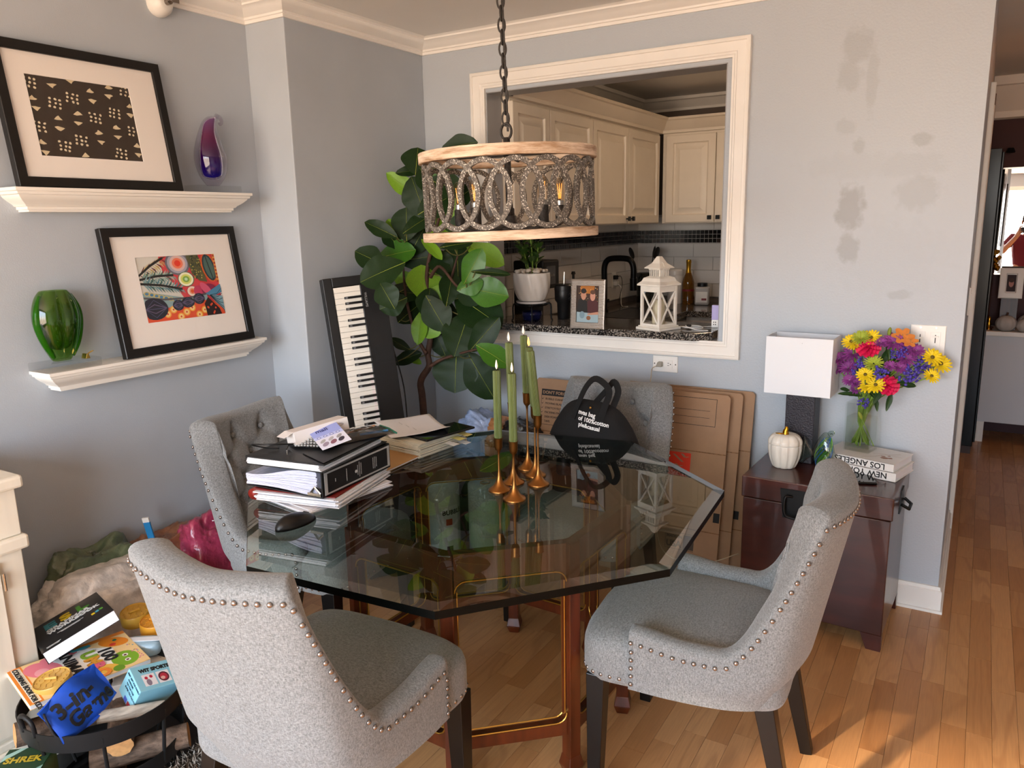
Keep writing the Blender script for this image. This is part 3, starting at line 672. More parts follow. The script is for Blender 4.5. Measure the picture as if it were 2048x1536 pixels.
CW = woodmat('chandelier_wood', '9a7a5c', 'e0cab2')
def hoop(z0, z1, name):
    mb = MB(); n = 72
    for a, b_, flip in ((R, R-.024, 0),):
        vs = []; fs = []
        for i in range(n):
            t_ = 2*PI*i/n
            for r_, z in ((R, z0), (R, z1), (R-.024, z1), (R-.024, z0)): vs.append((r_*math.cos(t_), r_*math.sin(t_), z))
        for i in range(n):
            for k in range(4): fs.append((i*4+k, ((i+1) % n)*4+k, ((i+1) % n)*4+(k+1) % 4, i*4+(k+1) % 4))
        mb.add(vs, fs)
    return mb.build(name, CW, ch, auto=40, fixn=True, bev=.002)
hoop(H2, H3, 'top_hoop'); hoop(H0, H1, 'bottom_hoop')
def glit():
    m = mat('chandelier_iron', '55504a', .55, metal=.3, bump=.35, bscale=330); nt = m.node_tree; N = nt.nodes; L = nt.links; b = N['Principled BSDF']; tc = N.new('ShaderNodeTexCoord')
    v = N.new('ShaderNodeTexVoronoi'); v.inputs['Scale'].default_value = 420; L.new(tc.outputs['Object'], v.inputs['Vector']); sp = N.new('ShaderNodeSeparateColor'); L.new(v.outputs['Color'], sp.inputs[0])
    r = N.new('ShaderNodeValToRGB'); e = r.color_ramp.elements; e[0].color = lin('5a544d'); e[1].color = lin('d8cfc2'); e[0].position = .6; e[1].position = .99; q = e.new(.86); q.color = lin('8a8278')
    L.new(sp.outputs[0], r.inputs[0]); L.new(r.outputs[0], b.inputs['Base Color']); return m
IRON = glit()
mb = MB(); aw = .285; zc_ = (H1+H2)/2; bh = (H2-H1)/2-.008; vs = []; fs = []; n = 44; rr = R-.012
for i in range(n):
    t_ = 2*PI*i/n; nx, nz = bh*math.cos(t_), aw*rr*math.sin(t_); l_ = math.hypot(nx, nz); nx, nz = nx/l_, nz/l_
    for w_, r_ in ((.0062, .005), (.0062, -.004), (-.0062, -.004), (-.0062, .005)):
        ph = aw*math.cos(t_)+w_*nx/rr; vs.append(((rr+r_)*math.cos(ph), (rr+r_)*math.sin(ph), zc_+bh*math.sin(t_)+w_*nz))
for i in range(n):
    for k in range(4): fs.append((i*4+k, i*4+(k+1) % 4, ((i+1) % n)*4+(k+1) % 4, ((i+1) % n)*4+k))
mb.add(vs, fs); rme = mb.mesh('ring', IRON)
bm = bmesh.new(); bm.from_mesh(rme); bmesh.ops.recalc_face_normals(bm, faces=bm.faces); bm.to_mesh(rme); bm.free()
for k in range(18): put('ring', rme, ch, rot=(0, 0, 2*PI*k/18+.1))
DK = mat('chandelier_dark', '3a3633', .5, metal=.5, bump=.4, bscale=150)
mb = MB(); mb.tube([(0, 0, H0+.03), (0, 0, H3+.035)], .009, 12); stem = mb.build('stem', DK, ch, smooth=True)
mb = MB(); mb.lathe([(.04, .0), (.042, .008), (.02, .02), (.014, .04)], 24, (0, 0, H0+.02)); mb.build('hub', DK, ch, auto=40)
for k in range(4):
    mb = MB(); a = k*PI/2+.4; mb.tube([(0, 0, H3-.008), ((R-.015)*math.cos(a), (R-.015)*math.sin(a), H3-.008)], .006, 8); mb.build('crossbar', DK, ch)
    mb = MB(); mb.tube([(0, 0, H0+.03), ((R-.02)*math.cos(a), (R-.02)*math.sin(a), H0+.012)], .005, 8); mb.build('crossbar', DK, ch)
ax = math.atan2(rt.y, rt.x); RB = .145
BULB = clear('bulb_glass', 'fff6ea', .02, 1.45); FIL = mat('filament', 'ffc070', .4, emit='ffa845', estr=.7); SILV = mat('chrome_collar', 'c9c4bc', .2, metal=1)
for k in range(5):
    a = ax+math.radians(162+72*k); cx, cy = RB*math.cos(a), RB*math.sin(a); zb = H0+.034
    mb = MB(); mb.tube(crs([(0, 0, H0+.035), (cx*.5, cy*.5, H0+.02), (cx, cy, zb)], 6), .005, 8); mb.build('arm', DK, ch, smooth=True)
    mb = MB(); mb.lathe([(.02, 0), (.02, .004), (.0135, .006), (.0135, .047), (.011, .049)], 16, (cx, cy, zb)); sk = mb.build('socket', DK, ch, auto=40)
    mb = MB(); mb.lathe([(.010, 0), (.010, .012)], 16, (cx, cy, zb+.049)); mb.build('collar', SILV, sk, auto=40)
    mb = MB(); mb.lathe([(.009, 0), (.0125, .008), (.0135, .018), (.0135, .046), (.010, .057), (.004, .062)], 16, (cx, cy, zb+.060)); bu = mb.build('bulb', BULB, ch, smooth=True)
    mb = MB()
    for q in range(4):
        b_ = q*PI/2; mb.tube([(cx+.003*math.cos(b_), cy+.003*math.sin(b_), zb+.066), (cx+.006*math.cos(b_+.5), cy+.006*math.sin(b_+.5), zb+.106)], .0011, 5)
    mb.build('filament', FIL, bu)
mb = MB(); pts = [(.016*math.cos(t_*2*PI/20), 0, H3+.05+.02*math.sin(t_*2*PI/20)) for t_ in range(20)]; mb.tube(pts, .0035, 8, closed=True); mb.build('loop', DK, ch, smooth=True)
mb = MB(); pts = [(.009*math.cos(t_*2*PI/16), 0, .018*math.sin(t_*2*PI/16)) for t_ in range(16)]; mb.tube(pts, .0026, 6, closed=True); lme = mb.mesh('chain_link', DK, True)
z = H3+.082; k = 0
while z+zz[3] < ZC-.02:
    put('chain_link', lme, ch, loc=(0, 0, z), rot=(0, 0, .3+(PI/2 if k % 2 else 0))); z += .0285; k += 1
mb = MB(); mb.tube([(.004, .002, H3+.05), (.005, 0, H3+.3), (.002, .004, ZC-zz[3]-.02)], .003, 6); mb.build('cord', DK, ch)
mb = MB(); mb.lathe([(.06, ZC-zz[3]), (.06, ZC-zz[3]-.008), (.02, ZC-zz[3]-.03), (.006, ZC-zz[3]-.035)][::-1], 24); mb.build('canopy', DK, ch, auto=40, fixn=True)
# ================================================================ FLOATING SHELVES
def shelf(label, y0, y1, z1):
    mb = MB(); prof = [(0, 0), (0, -.010), (.006, -.012), (.008, -.02), (.014, -.022), (.016, -.027), (.030, -.04), (.044, -.05), (.048, -.056), (.054, -.057), (.054, -.066), (.060, -.067), (.060, -.073)]
    vs = []; fs = []
    for d, z in prof: vs += [(-Q, y0+d, z1+z), (-Q+.122-d, y0+d, z1+z), (-Q+.122-d, y1-d, z1+z), (-Q, y1-d, z1+z)]
    for j in range(len(prof)-1):
        for i in range(4): fs.append((j*4+i, j*4+(i+1) % 4, (j+1)*4+(i+1) % 4, (j+1)*4+i))
    fs.append((0, 1, 2, 3)); fs.append(tuple((len(prof)-1)*4+i for i in range(4)))
    mb.add(vs, fs); o = mb.build('floating_shelf', mat('shelf_white', 'f1ebe2', .4), auto=30, fixn=True); tag(o, label, 'shelf', 'white moulded floating shelves'); return o
shelf('upper white moulded floating shelf with the purple vase', -1.925, -1.028, 1.656)
shelf('lower white moulded floating shelf with the green vase', -1.905, -1.017, 1.074)
# ================================================================ PICTURES ON THE SHELVES
FRB = mat('frame_black', '0f0c0b', .35, var=.2, vscale=20); MATB = mat('mat_board', 'efe6de', .8); PG = clear('picture_glass', 'ffffff', .01, 1.5, .8)
def picture(label, y0, y1, z0, hgt_, pr_, group):
    """leaning frame; local X along the wall, local Y up, facing the room"""
    w = y1-y0; xb = -Q+.088; le = math.asin(min(.9, .072/hgt_))
    t = thing('framed_picture', label, 'picture', (xb, y0, z0), 0, group); t.rotation_mode = 'QUATERNION'
    t.rotation_quaternion = (Matrix.Rotation(-le, 4, 'Y') @ PX).to_quaternion()
    mb = MB(); rectframe(mb, 0, w, 0, hgt_, [(0, -.012), (0, .012), (.002, .014), (.029, .014), (.031, .012), (.031, .002)]); mb.build('frame', FRB, t)
    mb = MB(); mb.box(.002, w-.002, .002, hgt_-.002, -.012, -.002); mb.build('backing', FRB, t)
    a, b_, c_, d_ = pr_
    mb = MB(); rectframe(mb, .028, w-.028, .028, hgt_-.028, [(0, .004), (0, .004)]); r = [(.028, .028), (w-.028, .028), (w-.028, hgt_-.028), (.028, hgt_-.028)]
    i_ = [(a, c_), (b_, c_), (b_, d_), (a, d_)]; mb = MB(); vs = [(p[0], p[1], .0045) for p in r]+[(p[0], p[1], .0045) for p in i_]+[(p[0], p[1], .001) for p in i_]
    mb.add(vs, [(i, (i+1) % 4, 4+(i+1) % 4, 4+i) for i in range(4)]+[(4+i, 4+(i+1) % 4, 8+(i+1) % 4, 8+i) for i in range(4)]); mb.build('mat_board', MATB, t)
    mb = MB(); mb.add([(.03, .03, .0075), (w-.03, .03, .0075), (w-.03, hgt_-.03, .0075), (.03, hgt_-.03, .0075)], [(0, 1, 2, 3)]); mb.build('glass', PG, t)
    return t
class Print:
    """flat printed shapes in the unit square, painted back to front"""
    def __init__(s, a, b_, c_, d_, z=.0012): s.b = (a, b_, c_, d_); s.z = z; s.mb = MB(); s.ms = []; s.poly([(0, 0), (1, 0), (1, 1), (0, 1)], None)
    def mi(s, col):
        m = mat('print_'+col, col, .65)
        if m not in s.ms: s.ms.append(m)
        return s.ms.index(m)
    def poly(s, pts, col):
        if col is None: return s
        a, b_, c_, d_ = s.b; s.z += .000018
        # clip by clamping to the sheet
        s.mb.add([(a+(b_-a)*min(1, max(0, x)), c_+(d_-c_)*min(1, max(0, y)), s.z) for x, y in pts], [tuple(range(len(pts)))], s.mi(col)); return s
    def oval(s, x, y, rx, ry, col, n=18, rot=0., wob=0., rnd=None):
        pts = []
        for i in range(n):
            a = 2*PI*i/n; k = 1+(rnd.uniform(-wob, wob) if rnd else 0); u, v = rx*k*math.cos(a), ry*k*math.sin(a)
            pts.append((x+u*math.cos(rot)-v*math.sin(rot), y+u*math.sin(rot)+v*math.cos(rot)))
        return s.poly(pts, col)
    def line(s, pts, w, col, asp=1.):
        P = [Vector((p[0]*asp, p[1], 0)) for p in pts]; l_ = []; r_ = []
        for i, p in enumerate(P):
            d = (P[min(i+1, len(P)-1)]-P[max(0, i-1)]).normalized(); n = Vector((-d.y, d.x, 0))*w/2; l_.append(p+n); r_.append(p-n)
        for i in range(len(P)-1): s.poly([(q.x/asp, q.y) for q in (l_[i], r_[i], r_[i+1], l_[i+1])], col)
        return s
    def done(s, name, parent): return s.mb.build(name, s.ms, parent)
pw = .345; up = picture('black framed dark print with cream spots on the upper shelf', -1.90, -1.325, 1.657, .452, (.092, .442, .10, .352), 'black framed pictures leaning on shelves')
P = Print(.092, .442, .10, .352); P.poly([(0, 0), (1, 0), (1, 1), (0, 1)], '35291f'); rnd = random.Random(11)
for c in range(6):
    for r in range(8):
        x, y = .04+c*.185+rnd.uniform(-.012, .012), .04+r*.135+(.045 if c % 2 else 0)
        k = (r+(c % 2)*2+(c//2)) % 4
        if k in (0, 1):
            s_ = 1 if k else -1; P.poly([(x+u*1.0+rnd.uniform(-.006, .006), y+v*s_*1.0+rnd.uniform(-.006, .006)) for u, v in ((-.042, -.022), (-.015, -.03), (.02, -.028), (.045, -.018), (.018, .01), (.004, .032), (-.015, .012))], 'd9c7a4')
        elif k == 2:
            for dy in range(3):
                for dx in range(3): P.oval(x-.05+dx*.045+rnd.uniform(-.008, .008)+dy*.006, y-.02+dy*.05-dx*.008+.03, .0125, .016, 'e0d2b4', 8, 0, .2, rnd)
P.done('print', up)
lo = picture('black framed bright red and blue abstract print on the lower shelf', -1.625, -1.058, 1.075, .458, (.115, .452, .115, .352), 'black framed pictures leaning on shelves')
P = Print(.115, .452, .115, .352); P.poly([(0, 0), (1, 0), (1, 1), (0, 1)], 'd9434a'); rnd = random.Random(4)
P.poly([(0, .3), (.5, .33), (.42, .55), (.3, .72), (.28, 1), (0, 1)], 'd8d3c8')
for (x0_, y0_, x1_, y1_, cs2) in ((0, .72, .33, .98, ('6a2e1d', 'c9b27a', 'b99a5a')), (0, .66, .42, .70, ('7f9d93', '46675b', 'a7b9ad')), (0, .60, .5, .47, ('88a5a6', '5f8690', '39605b'))):
    for k in range(13):
        f = .06+k/14; bx, by = x0_+(x1_-x0_)*f, y0_+(y1_-y0_)*f
        for s_ in (1, -1):
            l_ = .11*(1-.4*f); P.poly([(bx, by), (bx+.03, by+s_*l_*.5), (bx+.075, by+s_*l_*1.25), (bx+.055, by+s_*l_*.4)], cs2[k % 3])
    P.line([(x0_, y0_), ((x0_+x1_)/2, (y0_+y1_)/2+.02), (x1_, y1_)], .035, '1c1612', 1.4)
for (x, y, cc) in ((.5, .88, (('6b6772', .155, .19), ('a9a6b2', .13, .16), ('e0b9b0', .10, .125), ('f07b57', .07, .085), ('e8371b', .04, .05))), (.57, .62, (('3f6d4d', .105, .12), ('f3efcf', .095, .11), ('d8dc6e', .07, .08), ('7fae4a', .045, .05), ('bde0c0', .02, .025))), (.62, .42, (('b6404a', .075, .09), ('efd9c9', .065, .08), ('e99a7a', .04, .05), ('e05522', .022, .03)))):
    for c_, rx, ry in cc: P.oval(x, y, rx, ry, c_)
P.poly([(.62, 1), (.78, 1), (.82, .75), (.84, .55), (.74, .58), (.66, .7)], '5d5a3a')
for k in range(70): P.oval(.66+rnd.random()*.14, .62+rnd.random()*.36, .007, .012, rnd.choice(('1d2b22', 'c7b65a', '2f4a3c')), 6)
P.oval(.9, .78, .1, .24, 'd9642a', 20, .12).oval(.9, .78, .08, .22, '2c3a44', 20, .12).oval(.9, .78, .06, .19, '4f6a63', 20, .12)
P.line([(.87, 1), (.9, .78), (.93, .58)], .015, '1c2228', 1.4)
P.poly([(.97, 1), (1, 1), (1, .5), (.97, .55)], 'e0a04a')
for k in range(8): P.oval(.985, .97-k*.06, .012, .02, 'a52a2a', 8)
P.oval(.72, .38, .08, .13, 'c23a5e', 16, .3).oval(.84, .42, .10, .10, '8a2347', 16, -.4).oval(.8, .44, .05, .12, 'd65a78', 16, .5)
P.poly([(0, .45), (.2, .42), (.5, .33), (.8, .36), (.8, .2), (0, .2)], '8ba6a8')
for k in range(9): P.oval(.05+k*.055, .44-k*.022, .034, .035, 'c8b56b', 12).oval(.05+k*.055, .44-k*.022, .022, .023, '4c7ea0', 12)
P.poly([(0, 0), (1, 0), (1, .2), (.7, .27), (.3, .2), (0, .12)], 'e0512c')
for k in range(9): x, y = .25+k*.08, .1+.07*math.sin(k*2.1); P.oval(x, y, .045, .06, 'f0a63c', 14).oval(x, y, .03, .042, 'f5d08a', 12).oval(x, y, .012, .016, 'd0452a', 8)
P.line([(0, .38), (.25, .33), (.55, .32), (.8, .36), (.9, .28)], .03, '5a5658', 1.4)
for (x, y, rx, ry) in ((.11, .2, .16, .17), (.4, .22, .07, .085), (.53, .25, .085, .085), (.68, .29, .075, .09)):
    P.oval(x, y, rx, ry, '1c1c2c', 20)
    for k in range(5): P.line([(x-rx*.85, y), (x, y+ry*(.8-.4*k)), (x+rx*.9, y)], .012, ('4a4a6a', '6b5a78')[k % 2], 1.4)
P.poly([(.78, .36), (1, .5), (1, .36), (.86, .3)], '4d86a6').poly([(.82, .34), (1, .3), (1, .05), (.9, .2)], '7fa7b5').poly([(.8, .3), (.93, .1), (.95, 0), (.75, 0), (.74, .2)], '2a1a1c')
for k in range(6): P.line([(.83, .33), (.93+.01*k, .34-.05*k), (1, .42-.08*k)], .01, '18303c', 1.4)
for k in range(10): P.oval(.77+rnd.random()*.14, .03+rnd.random()*.18, .012, .018, 'd8502f', 7)
P.done('print', lo)
# ================================================================ GLASS VASES
ACR = clear('acrylic', 'f8f8f8', .03, 1.45, .7)
def acr(name, label, loc, dx, dy, dz, grp):
    mb = MB(); mb.box(-dx/2, dx/2, -dy/2, dy/2, 0, dz); o = mb.build(name, ACR, None, bev=.002, loc=loc); tag(o, label, 'block', grp); return o
acr('acrylic_block', 'clear acrylic block under the purple vase', (-.155, -1.165, 1.6565), .085, .2, .026, 'acrylic blocks on the shelves')
acr('acrylic_block', 'clear acrylic block under the green vase', (-.160, -1.815, 1.0745), .10, .19, .028, 'acrylic blocks on the shelves')
OG = clear('vase_clear', 'f2eef4', .0, 1.5, 1.4)
def gradmat(name, stops, z0, z1):
    m = mat(name, stops[0][1], .05, spec=.6, trans=.75, ior=1.15); nt = m.node_tree; N = nt.nodes; L = nt.links; b = N['Principled BSDF']; tc = N.new('ShaderNodeTexCoord')
    s_ = N.new('ShaderNodeSeparateXYZ'); L.new(tc.outputs['Object'], s_.inputs[0]); mr = N.new('ShaderNodeMapRange'); mr.inputs['From Min'].default_value = z0; mr.inputs['From Max'].default_value = z1; L.new(s_.outputs['Z'], mr.inputs['Value'])
    r = N.new('ShaderNodeValToRGB'); e = r.color_ramp.elements; e[0].position = stops[0][0]; e[0].color = lin(stops[0][1]); e[1].position = stops[-1][0]; e[1].color = lin(stops[-1][1])
    for p, c in stops[1:-1]: q = e.new(p); q.color = lin(c)
    L.new(mr.outputs[0], r.inputs[0]); L.new(r.outputs[0], b.inputs['Base Color']); return m
t = thing('glass_vase', 'purple and blue teardrop glass vase with a curled lip', 'vase', (-.155, -1.163, 1.683))
def drop(prof, wy, n=28, thin=.98):
    def f(u, v):
        j = v*(len(prof)-1); i = min(int(j), len(prof)-2); q = j-i; r = prof[i][0]*(1-q)+prof[i+1][0]*q; z = prof[i][1]*(1-q)+prof[i+1][1]*q; y = prof[i][2]*(1-q)+prof[i+1][2]*q
        a = 2*PI*u; return (r*thin*math.cos(a), y+r*math.sin(a), z)
    return f
oprof = [(.022, 0, 0), (.032, .01, 0), (.05, .04, 0), (.060, .08, 0), (.060, .115, -.002), (.050, .155, -.004), (.038, .195, -.002), (.030, .225, .004), (.026, .245, .014), (.020, .258, .028), (.012, .262, .042)]
oprof = [tuple(p) for p in crs([(r, z, y) for r, z, y in oprof], 3)]
mb = MB(); mb.grid(drop(oprof, 0), 32, len(oprof), wrap=True); mb.tube(crs([(0, .040, .262), (0, .058, .258), (0, .066, .243), (0, .058, .232), (0, .05, .238)], 5), lambda q: .010-.006*q, 10); mb.build('outer_glass', OG, t, smooth=True)
iprof = [tuple(p) for p in crs([(.004, .022, 0), (.034, .034, 0), (.042, .06, 0), (.044, .09, 0), (.041, .125, 0), (.032, .165, -.002), (.025, .2, 0), (.022, .228, .006), (.016, .248, .018), (.008, .256, .032)], 3)]
mb = MB(); mb.grid(drop(iprof, 0, thin=.95), 32, len(iprof), wrap=True); mb.build('coloured_core', gradmat('core_purple', ((0, '1414c8'), (.12, '2a10a0'), (.4, '5a1078'), (.7, '9a1a6a'), (1, 'a06aa8')), .02, .25), t, smooth=True, fixn=True)
t = thing('glass_vase', 'green oval thick-walled glass vase', 'vase', (-.160, -1.825, 1.103))
gp = [tuple(p)[:2] for p in crs([(.028, 0, 0), (.036, .012, 0), (.058, .06, 0), (.073, .12, 0), (.072, .165, 0), (.060, .205, 0), (.044, .228, 0), (.038, .230, 0)], 4)]
mb = MB(); mb.lathe(gp, 40, caps=False, rib=lambda a, z: .55+.45*abs(math.sin(a))**1.2); mb.build('outer_glass', clear('vase_green', 'a9cc78', .0, 1.5, 1.6), t, smooth=True)
gi = [tuple(p)[:2] for p in crs([(.004, .034, 0), (.03, .045, 0), (.046, .085, 0), (.050, .13, 0), (.046, .175, 0), (.038, .21, 0), (.034, .229, 0)], 4)]
mb = MB(); mb.lathe(gi, 32, caps=False, rib=lambda a, z: .62+.38*abs(math.sin(a))); mb.build('coloured_core', gradmat('core_green', ((0, '4a8a18'), (.15, '7aa81c'), (.45, 'b4c25a'), (1, 'c3cfa4')), .03, .23), t, smooth=True)
for s_ in (-1, 1):
    mb = MB(); mb.tube(crs([(.012, s_*.030, .012), (.012, s_*.052, .06), (.010, s_*.066, .12), (.012, s_*.064, .17), (.01, s_*.048, .215)], 6), lambda q: .006+.008*math.sin(PI*q), 12); mb.build('green_rib', mat('rib_green', '3a8a14', .04, trans=.7, ior=1.2, spec=.7), t, smooth=True)
t = thing('binder_clip', 'gold binder clip on the green vase block', 'clip', (-.125, -1.765, 1.1027))
mb = MB(); mb.prism([(-.008, 0), (.008, 0), (.003, .016), (-.003, .016)], -.014, .014, axis=0); mb.build('jaw', mat('clip_gold', 'd9b45a', .25, metal=1), t, bev=.001)
mb = MB(); mb.tube(crs([(0, .006, .014), (-.004, .022, .02), (.004, .026, .022), (.004, .006, .014)], 5), .0011, 6); mb.build('handle', mat('clip_gold', 'd9b45a'), t, smooth=True)
# ================================================================ SPRINKLER
sp_ = at(318, 8, 0, -Q+.01)
t = thing('fire_sprinkler', 'white sidewall fire sprinkler below the crown moulding', 'sprinkler', (-Q, sp_.y, sp_.z)); t.rotation_euler = (0, PI/2, 0)
mb = MB(); mb.lathe([(.045, 0), (.046, .01), (.042, .03), (.03, .05), (.022, .055)], 28); mb.build('cup', mat('sprinkler_white', 'e5e0d8', .35), t, auto=50)
mb = MB(); mb.tube([(0, 0, .05), (0, 0, .075)], .011, 12); mb.tube([(0, .009, .07), (0, .009, .09), (0, 0, .1)], .003, 6); mb.tube([(0, -.009, .07), (0, -.009, .09), (0, 0, .1)], .003, 6); mb.build('head', mat('sprinkler_metal', '8c8178', .35, metal=.9), t)
mb = MB(); mb.cbox((0, 0, .103), (.02, .03, .002)); mb.cbox((-.012, 0, .11), (.002, .03, .02)); mb.build('deflector', mat('sprinkler_metal', '8c8178'), t)
# ================================================================ KEYBOARD STANDING IN THE CORNER
KB = mat('keyboard_black', '0b0b0c', .42); KBW = mat('key_white', 'e6dfd3', .3); KBK = mat('key_black', '0c0c0d', .3); KBG = mat('key_grey', '6a6a6c', .4); RED = mat('felt_red', 'a3202c', .9)
tl, bl = Vector((.085, -.862, 1.312)), Vector((.262, -.872, .008))
zz_ = (tl-bl).normalized(); xx_ = Vector((.588, .809, 0)); xx_ = (xx_-zz_*xx_.dot(zz_)).normalized(); yy_ = zz_.cross(xx_)
kb = thing('digital_piano', 'black digital piano standing on end in the corner', 'keyboard', bl)
kb.rotation_mode = 'QUATERNION'; kb.rotation_quaternion = Matrix(((xx_.x, yy_.x, zz_.x), (xx_.y, yy_.y, zz_.y), (xx_.z, yy_.z, zz_.z))).to_quaternion()
LN = 1.31; WK = .258
mb = MB(); mb.box(0, .038, 0, .075, 0, LN); mb.box(.038, WK, .018, .075, 0, LN); mb.box(.038, WK, 0, .018, 0, .04); mb.box(.038, WK, 0, .018, LN-.04, LN); mb.box(.152, WK, 0, .018, .04, LN-.04); mb.build('body', KB, kb, bev=.003)
mb = MB(); mb.box(.1505, .154, .004, .012, .042, LN-.042); mb.build('felt_strip', RED, kb)
p_ = (LN-.084)/52; wm = MB(); wm.box(.040, .1505, -.002, .017, .0006, p_-.0006); wme = wm.mesh('white_key', KBW); bk = MB(); bk.add([(.082, -.012, -.0045), (.1505, -.012, -.0045), (.1505, -.012, .0045), (.088, -.012, .0045), (.078, 0, -.0055), (.1505, 0, -.0055), (.1505, 0, .0055), (.078, 0, .0055)], [(0, 1, 2, 3), (4, 0, 3, 7), (4, 5, 1, 0), (3, 2, 6, 7), (5, 6, 2, 1)]); bme_ = bk.mesh('black_key', KBK)
bt = MB(); bt.box(.083, .093, -.0126, -.0119, -.0035, .0035); btm = bt.mesh('key_tip', KBG)
lb = MB(); lb.box(.136, .148, -.0026, -.002, .003, p_-.003); lbm = lb.mesh('note_sticker', mat('sticker', 'e9d9d2', .6))
for i in range(52):
    z = .042+i*p_; put('white_key', wme, kb, loc=(0, 0, z))
    if i % 7 in (0, 2, 3, 5, 6) and i < 51:
        b_ = put('black_key', bme_, kb, loc=(0, 0, z+p_)); put('key_tip', btm, b_)
    if 12 < i < 36: put('note_sticker', lbm, kb, loc=(0, 0, z))
for k, (x, z, w, h) in enumerate([(.185+.026*(j % 3), .30+.036*(j//3), .012, .006) for j in range(18)]):
    mb = MB(); mb.box(x, x+w, -.003, .001, z, z+h); mb.build('control_button', mat('button_grey', '4a4a4c', .4), kb)
mb = MB(); mb.box(.175, .25, -.001, .001, .93, 1.0); mb.build('music_rest_slot', mat('slot_black', '050505', .6), kb)
text('brand_lettering', 'WILLIAMS', .014, mat('brand_grey', '9a9a9a', .5), kb, frame_mat((.166, -.0006, 1.235), (0, 0, -1), (0, -1, 0)))
mb = MB(); mb.tube(crs([(.262, .05, 1.0), (.29, .06, .8), (.275, .05, .55), (.3, .08, .3), (.33, .1, .05)], 6), .003, 6); mb.build('power_cable', KB, kb, smooth=True)
# ================================================================ FIDDLE LEAF FIG
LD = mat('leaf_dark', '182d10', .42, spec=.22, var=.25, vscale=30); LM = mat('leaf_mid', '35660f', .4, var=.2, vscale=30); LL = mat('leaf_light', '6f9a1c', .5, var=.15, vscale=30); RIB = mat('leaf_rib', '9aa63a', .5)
BARK = mat('fig_bark', '4a3124', .7, var=.3, vscale=30, bump=.5, bscale=50, bstretch=(1, 1, .3))
PY = -.33; fg = at(847, 835, 1, PY); pot = (fg.x, PY)
fig = thing('potted_fig', 'tall fiddle leaf fig with big glossy leaves in the corner', 'plant', (pot[0], PY, 0))
def C6(x, y): return (560+x/3.657, 380+y/3.657)
def W6(u, v, y=PY): p = at(u, v, 1, y); return Vector((p.x-pot[0], p.y-PY, p.z))
mb = MB(); mb.lathe([(.10, 0), (.11, .01), (.14, .24), (.145, .25), (.13, .25), (.125, .22), (.0, .22)], 32, caps=False); mb.build('pot', mat('pot_black', '111113', .4), fig, auto=40)
mb = MB(); mb.ball((0, 0, .2), (.122, .122, .03), 20, 6); mb.build('soil', mat('soil', '2a1d14', .95, bump=.8, bscale=80), fig, smooth=True)
trk = [Vector((.02, 0, .2))]+[W6(*C6(*p)) for p in ((1045, 1560), (1030, 1400), (1090, 1290), (1082, 1200), (1100, 1080), (1090, 980), (1085, 800), (1075, 600), (1130, 330), (1200, 60), (1240, -200))]
mb = MB(); mb.tube(crs(trk, 6), lambda q: .019-.013*q, 10); mb.build('trunk', BARK, fig, smooth=True)
brs = [[W6(*C6(*p), PY+dy) for p in ps] for ps, dy in ((((1070, 1200), (990, 1050), (930, 830), (905, 620), (900, 380)), -.03), (((1100, 1290), (1180, 1240), (1320, 1195), (1460, 1160)), -.06), (((1100, 640), (1170, 560), (1290, 700), (1370, 720)), -.08), (((1075, 600), (1000, 400), (960, 100), (1000, -120)), .03), (((1210, 860), (1250, 660), (1300, 480)), -.04))]
for b_ in brs: mb = MB(); mb.tube(crs(b_, 5), lambda q: .009-.005*q, 8); mb.build('branch', BARK, fig, smooth=True)
def leafmesh(nm, m, seed):
    r_ = random.Random(seed); nu, nv = 14, 9; vs = []; fs = []
    for i in range(nu):
        s = i/(nu-1); w = (math.sin(PI*min(1, s**.85))**.55)*(.55+.45*sstep(0, .62, s)); w = w if 0 < i < nu-1 else .03
        for j in range(nv):
            q = (j/(nv-1)-.5)*2; y = q*w; z = .10*abs(q)**1.4*w-.16*(s-.5)**2*1.4+.025*math.sin(s*26+abs(q)*2.)*abs(q)*w+.03*math.sin(5*s+seed)*q
            vs.append((2*s-1, y+.03*math.sin(9*s+seed)*abs(q), z))
    for i in range(nu-1):
        for j in range(nv-1): a = i*nv+j; fs.append((a, a+nv, a+nv+1, a+1))
    mb = MB(); mb.add(vs, fs); o = len(mb.f)
    mb.tube([(-1+2*i/9, 0, .012-.16*(i/9-.5)**2*1.4+.005) for i in range(10)], lambda q: .016-.012*q, 5, 1)
    return mb.mesh(nm, [m, RIB], True)
LMS = {k: [leafmesh('leaf', m, s) for s in (1, 2, 3)] for k, m in (('D', LD), ('M', LM), ('L', LL))}
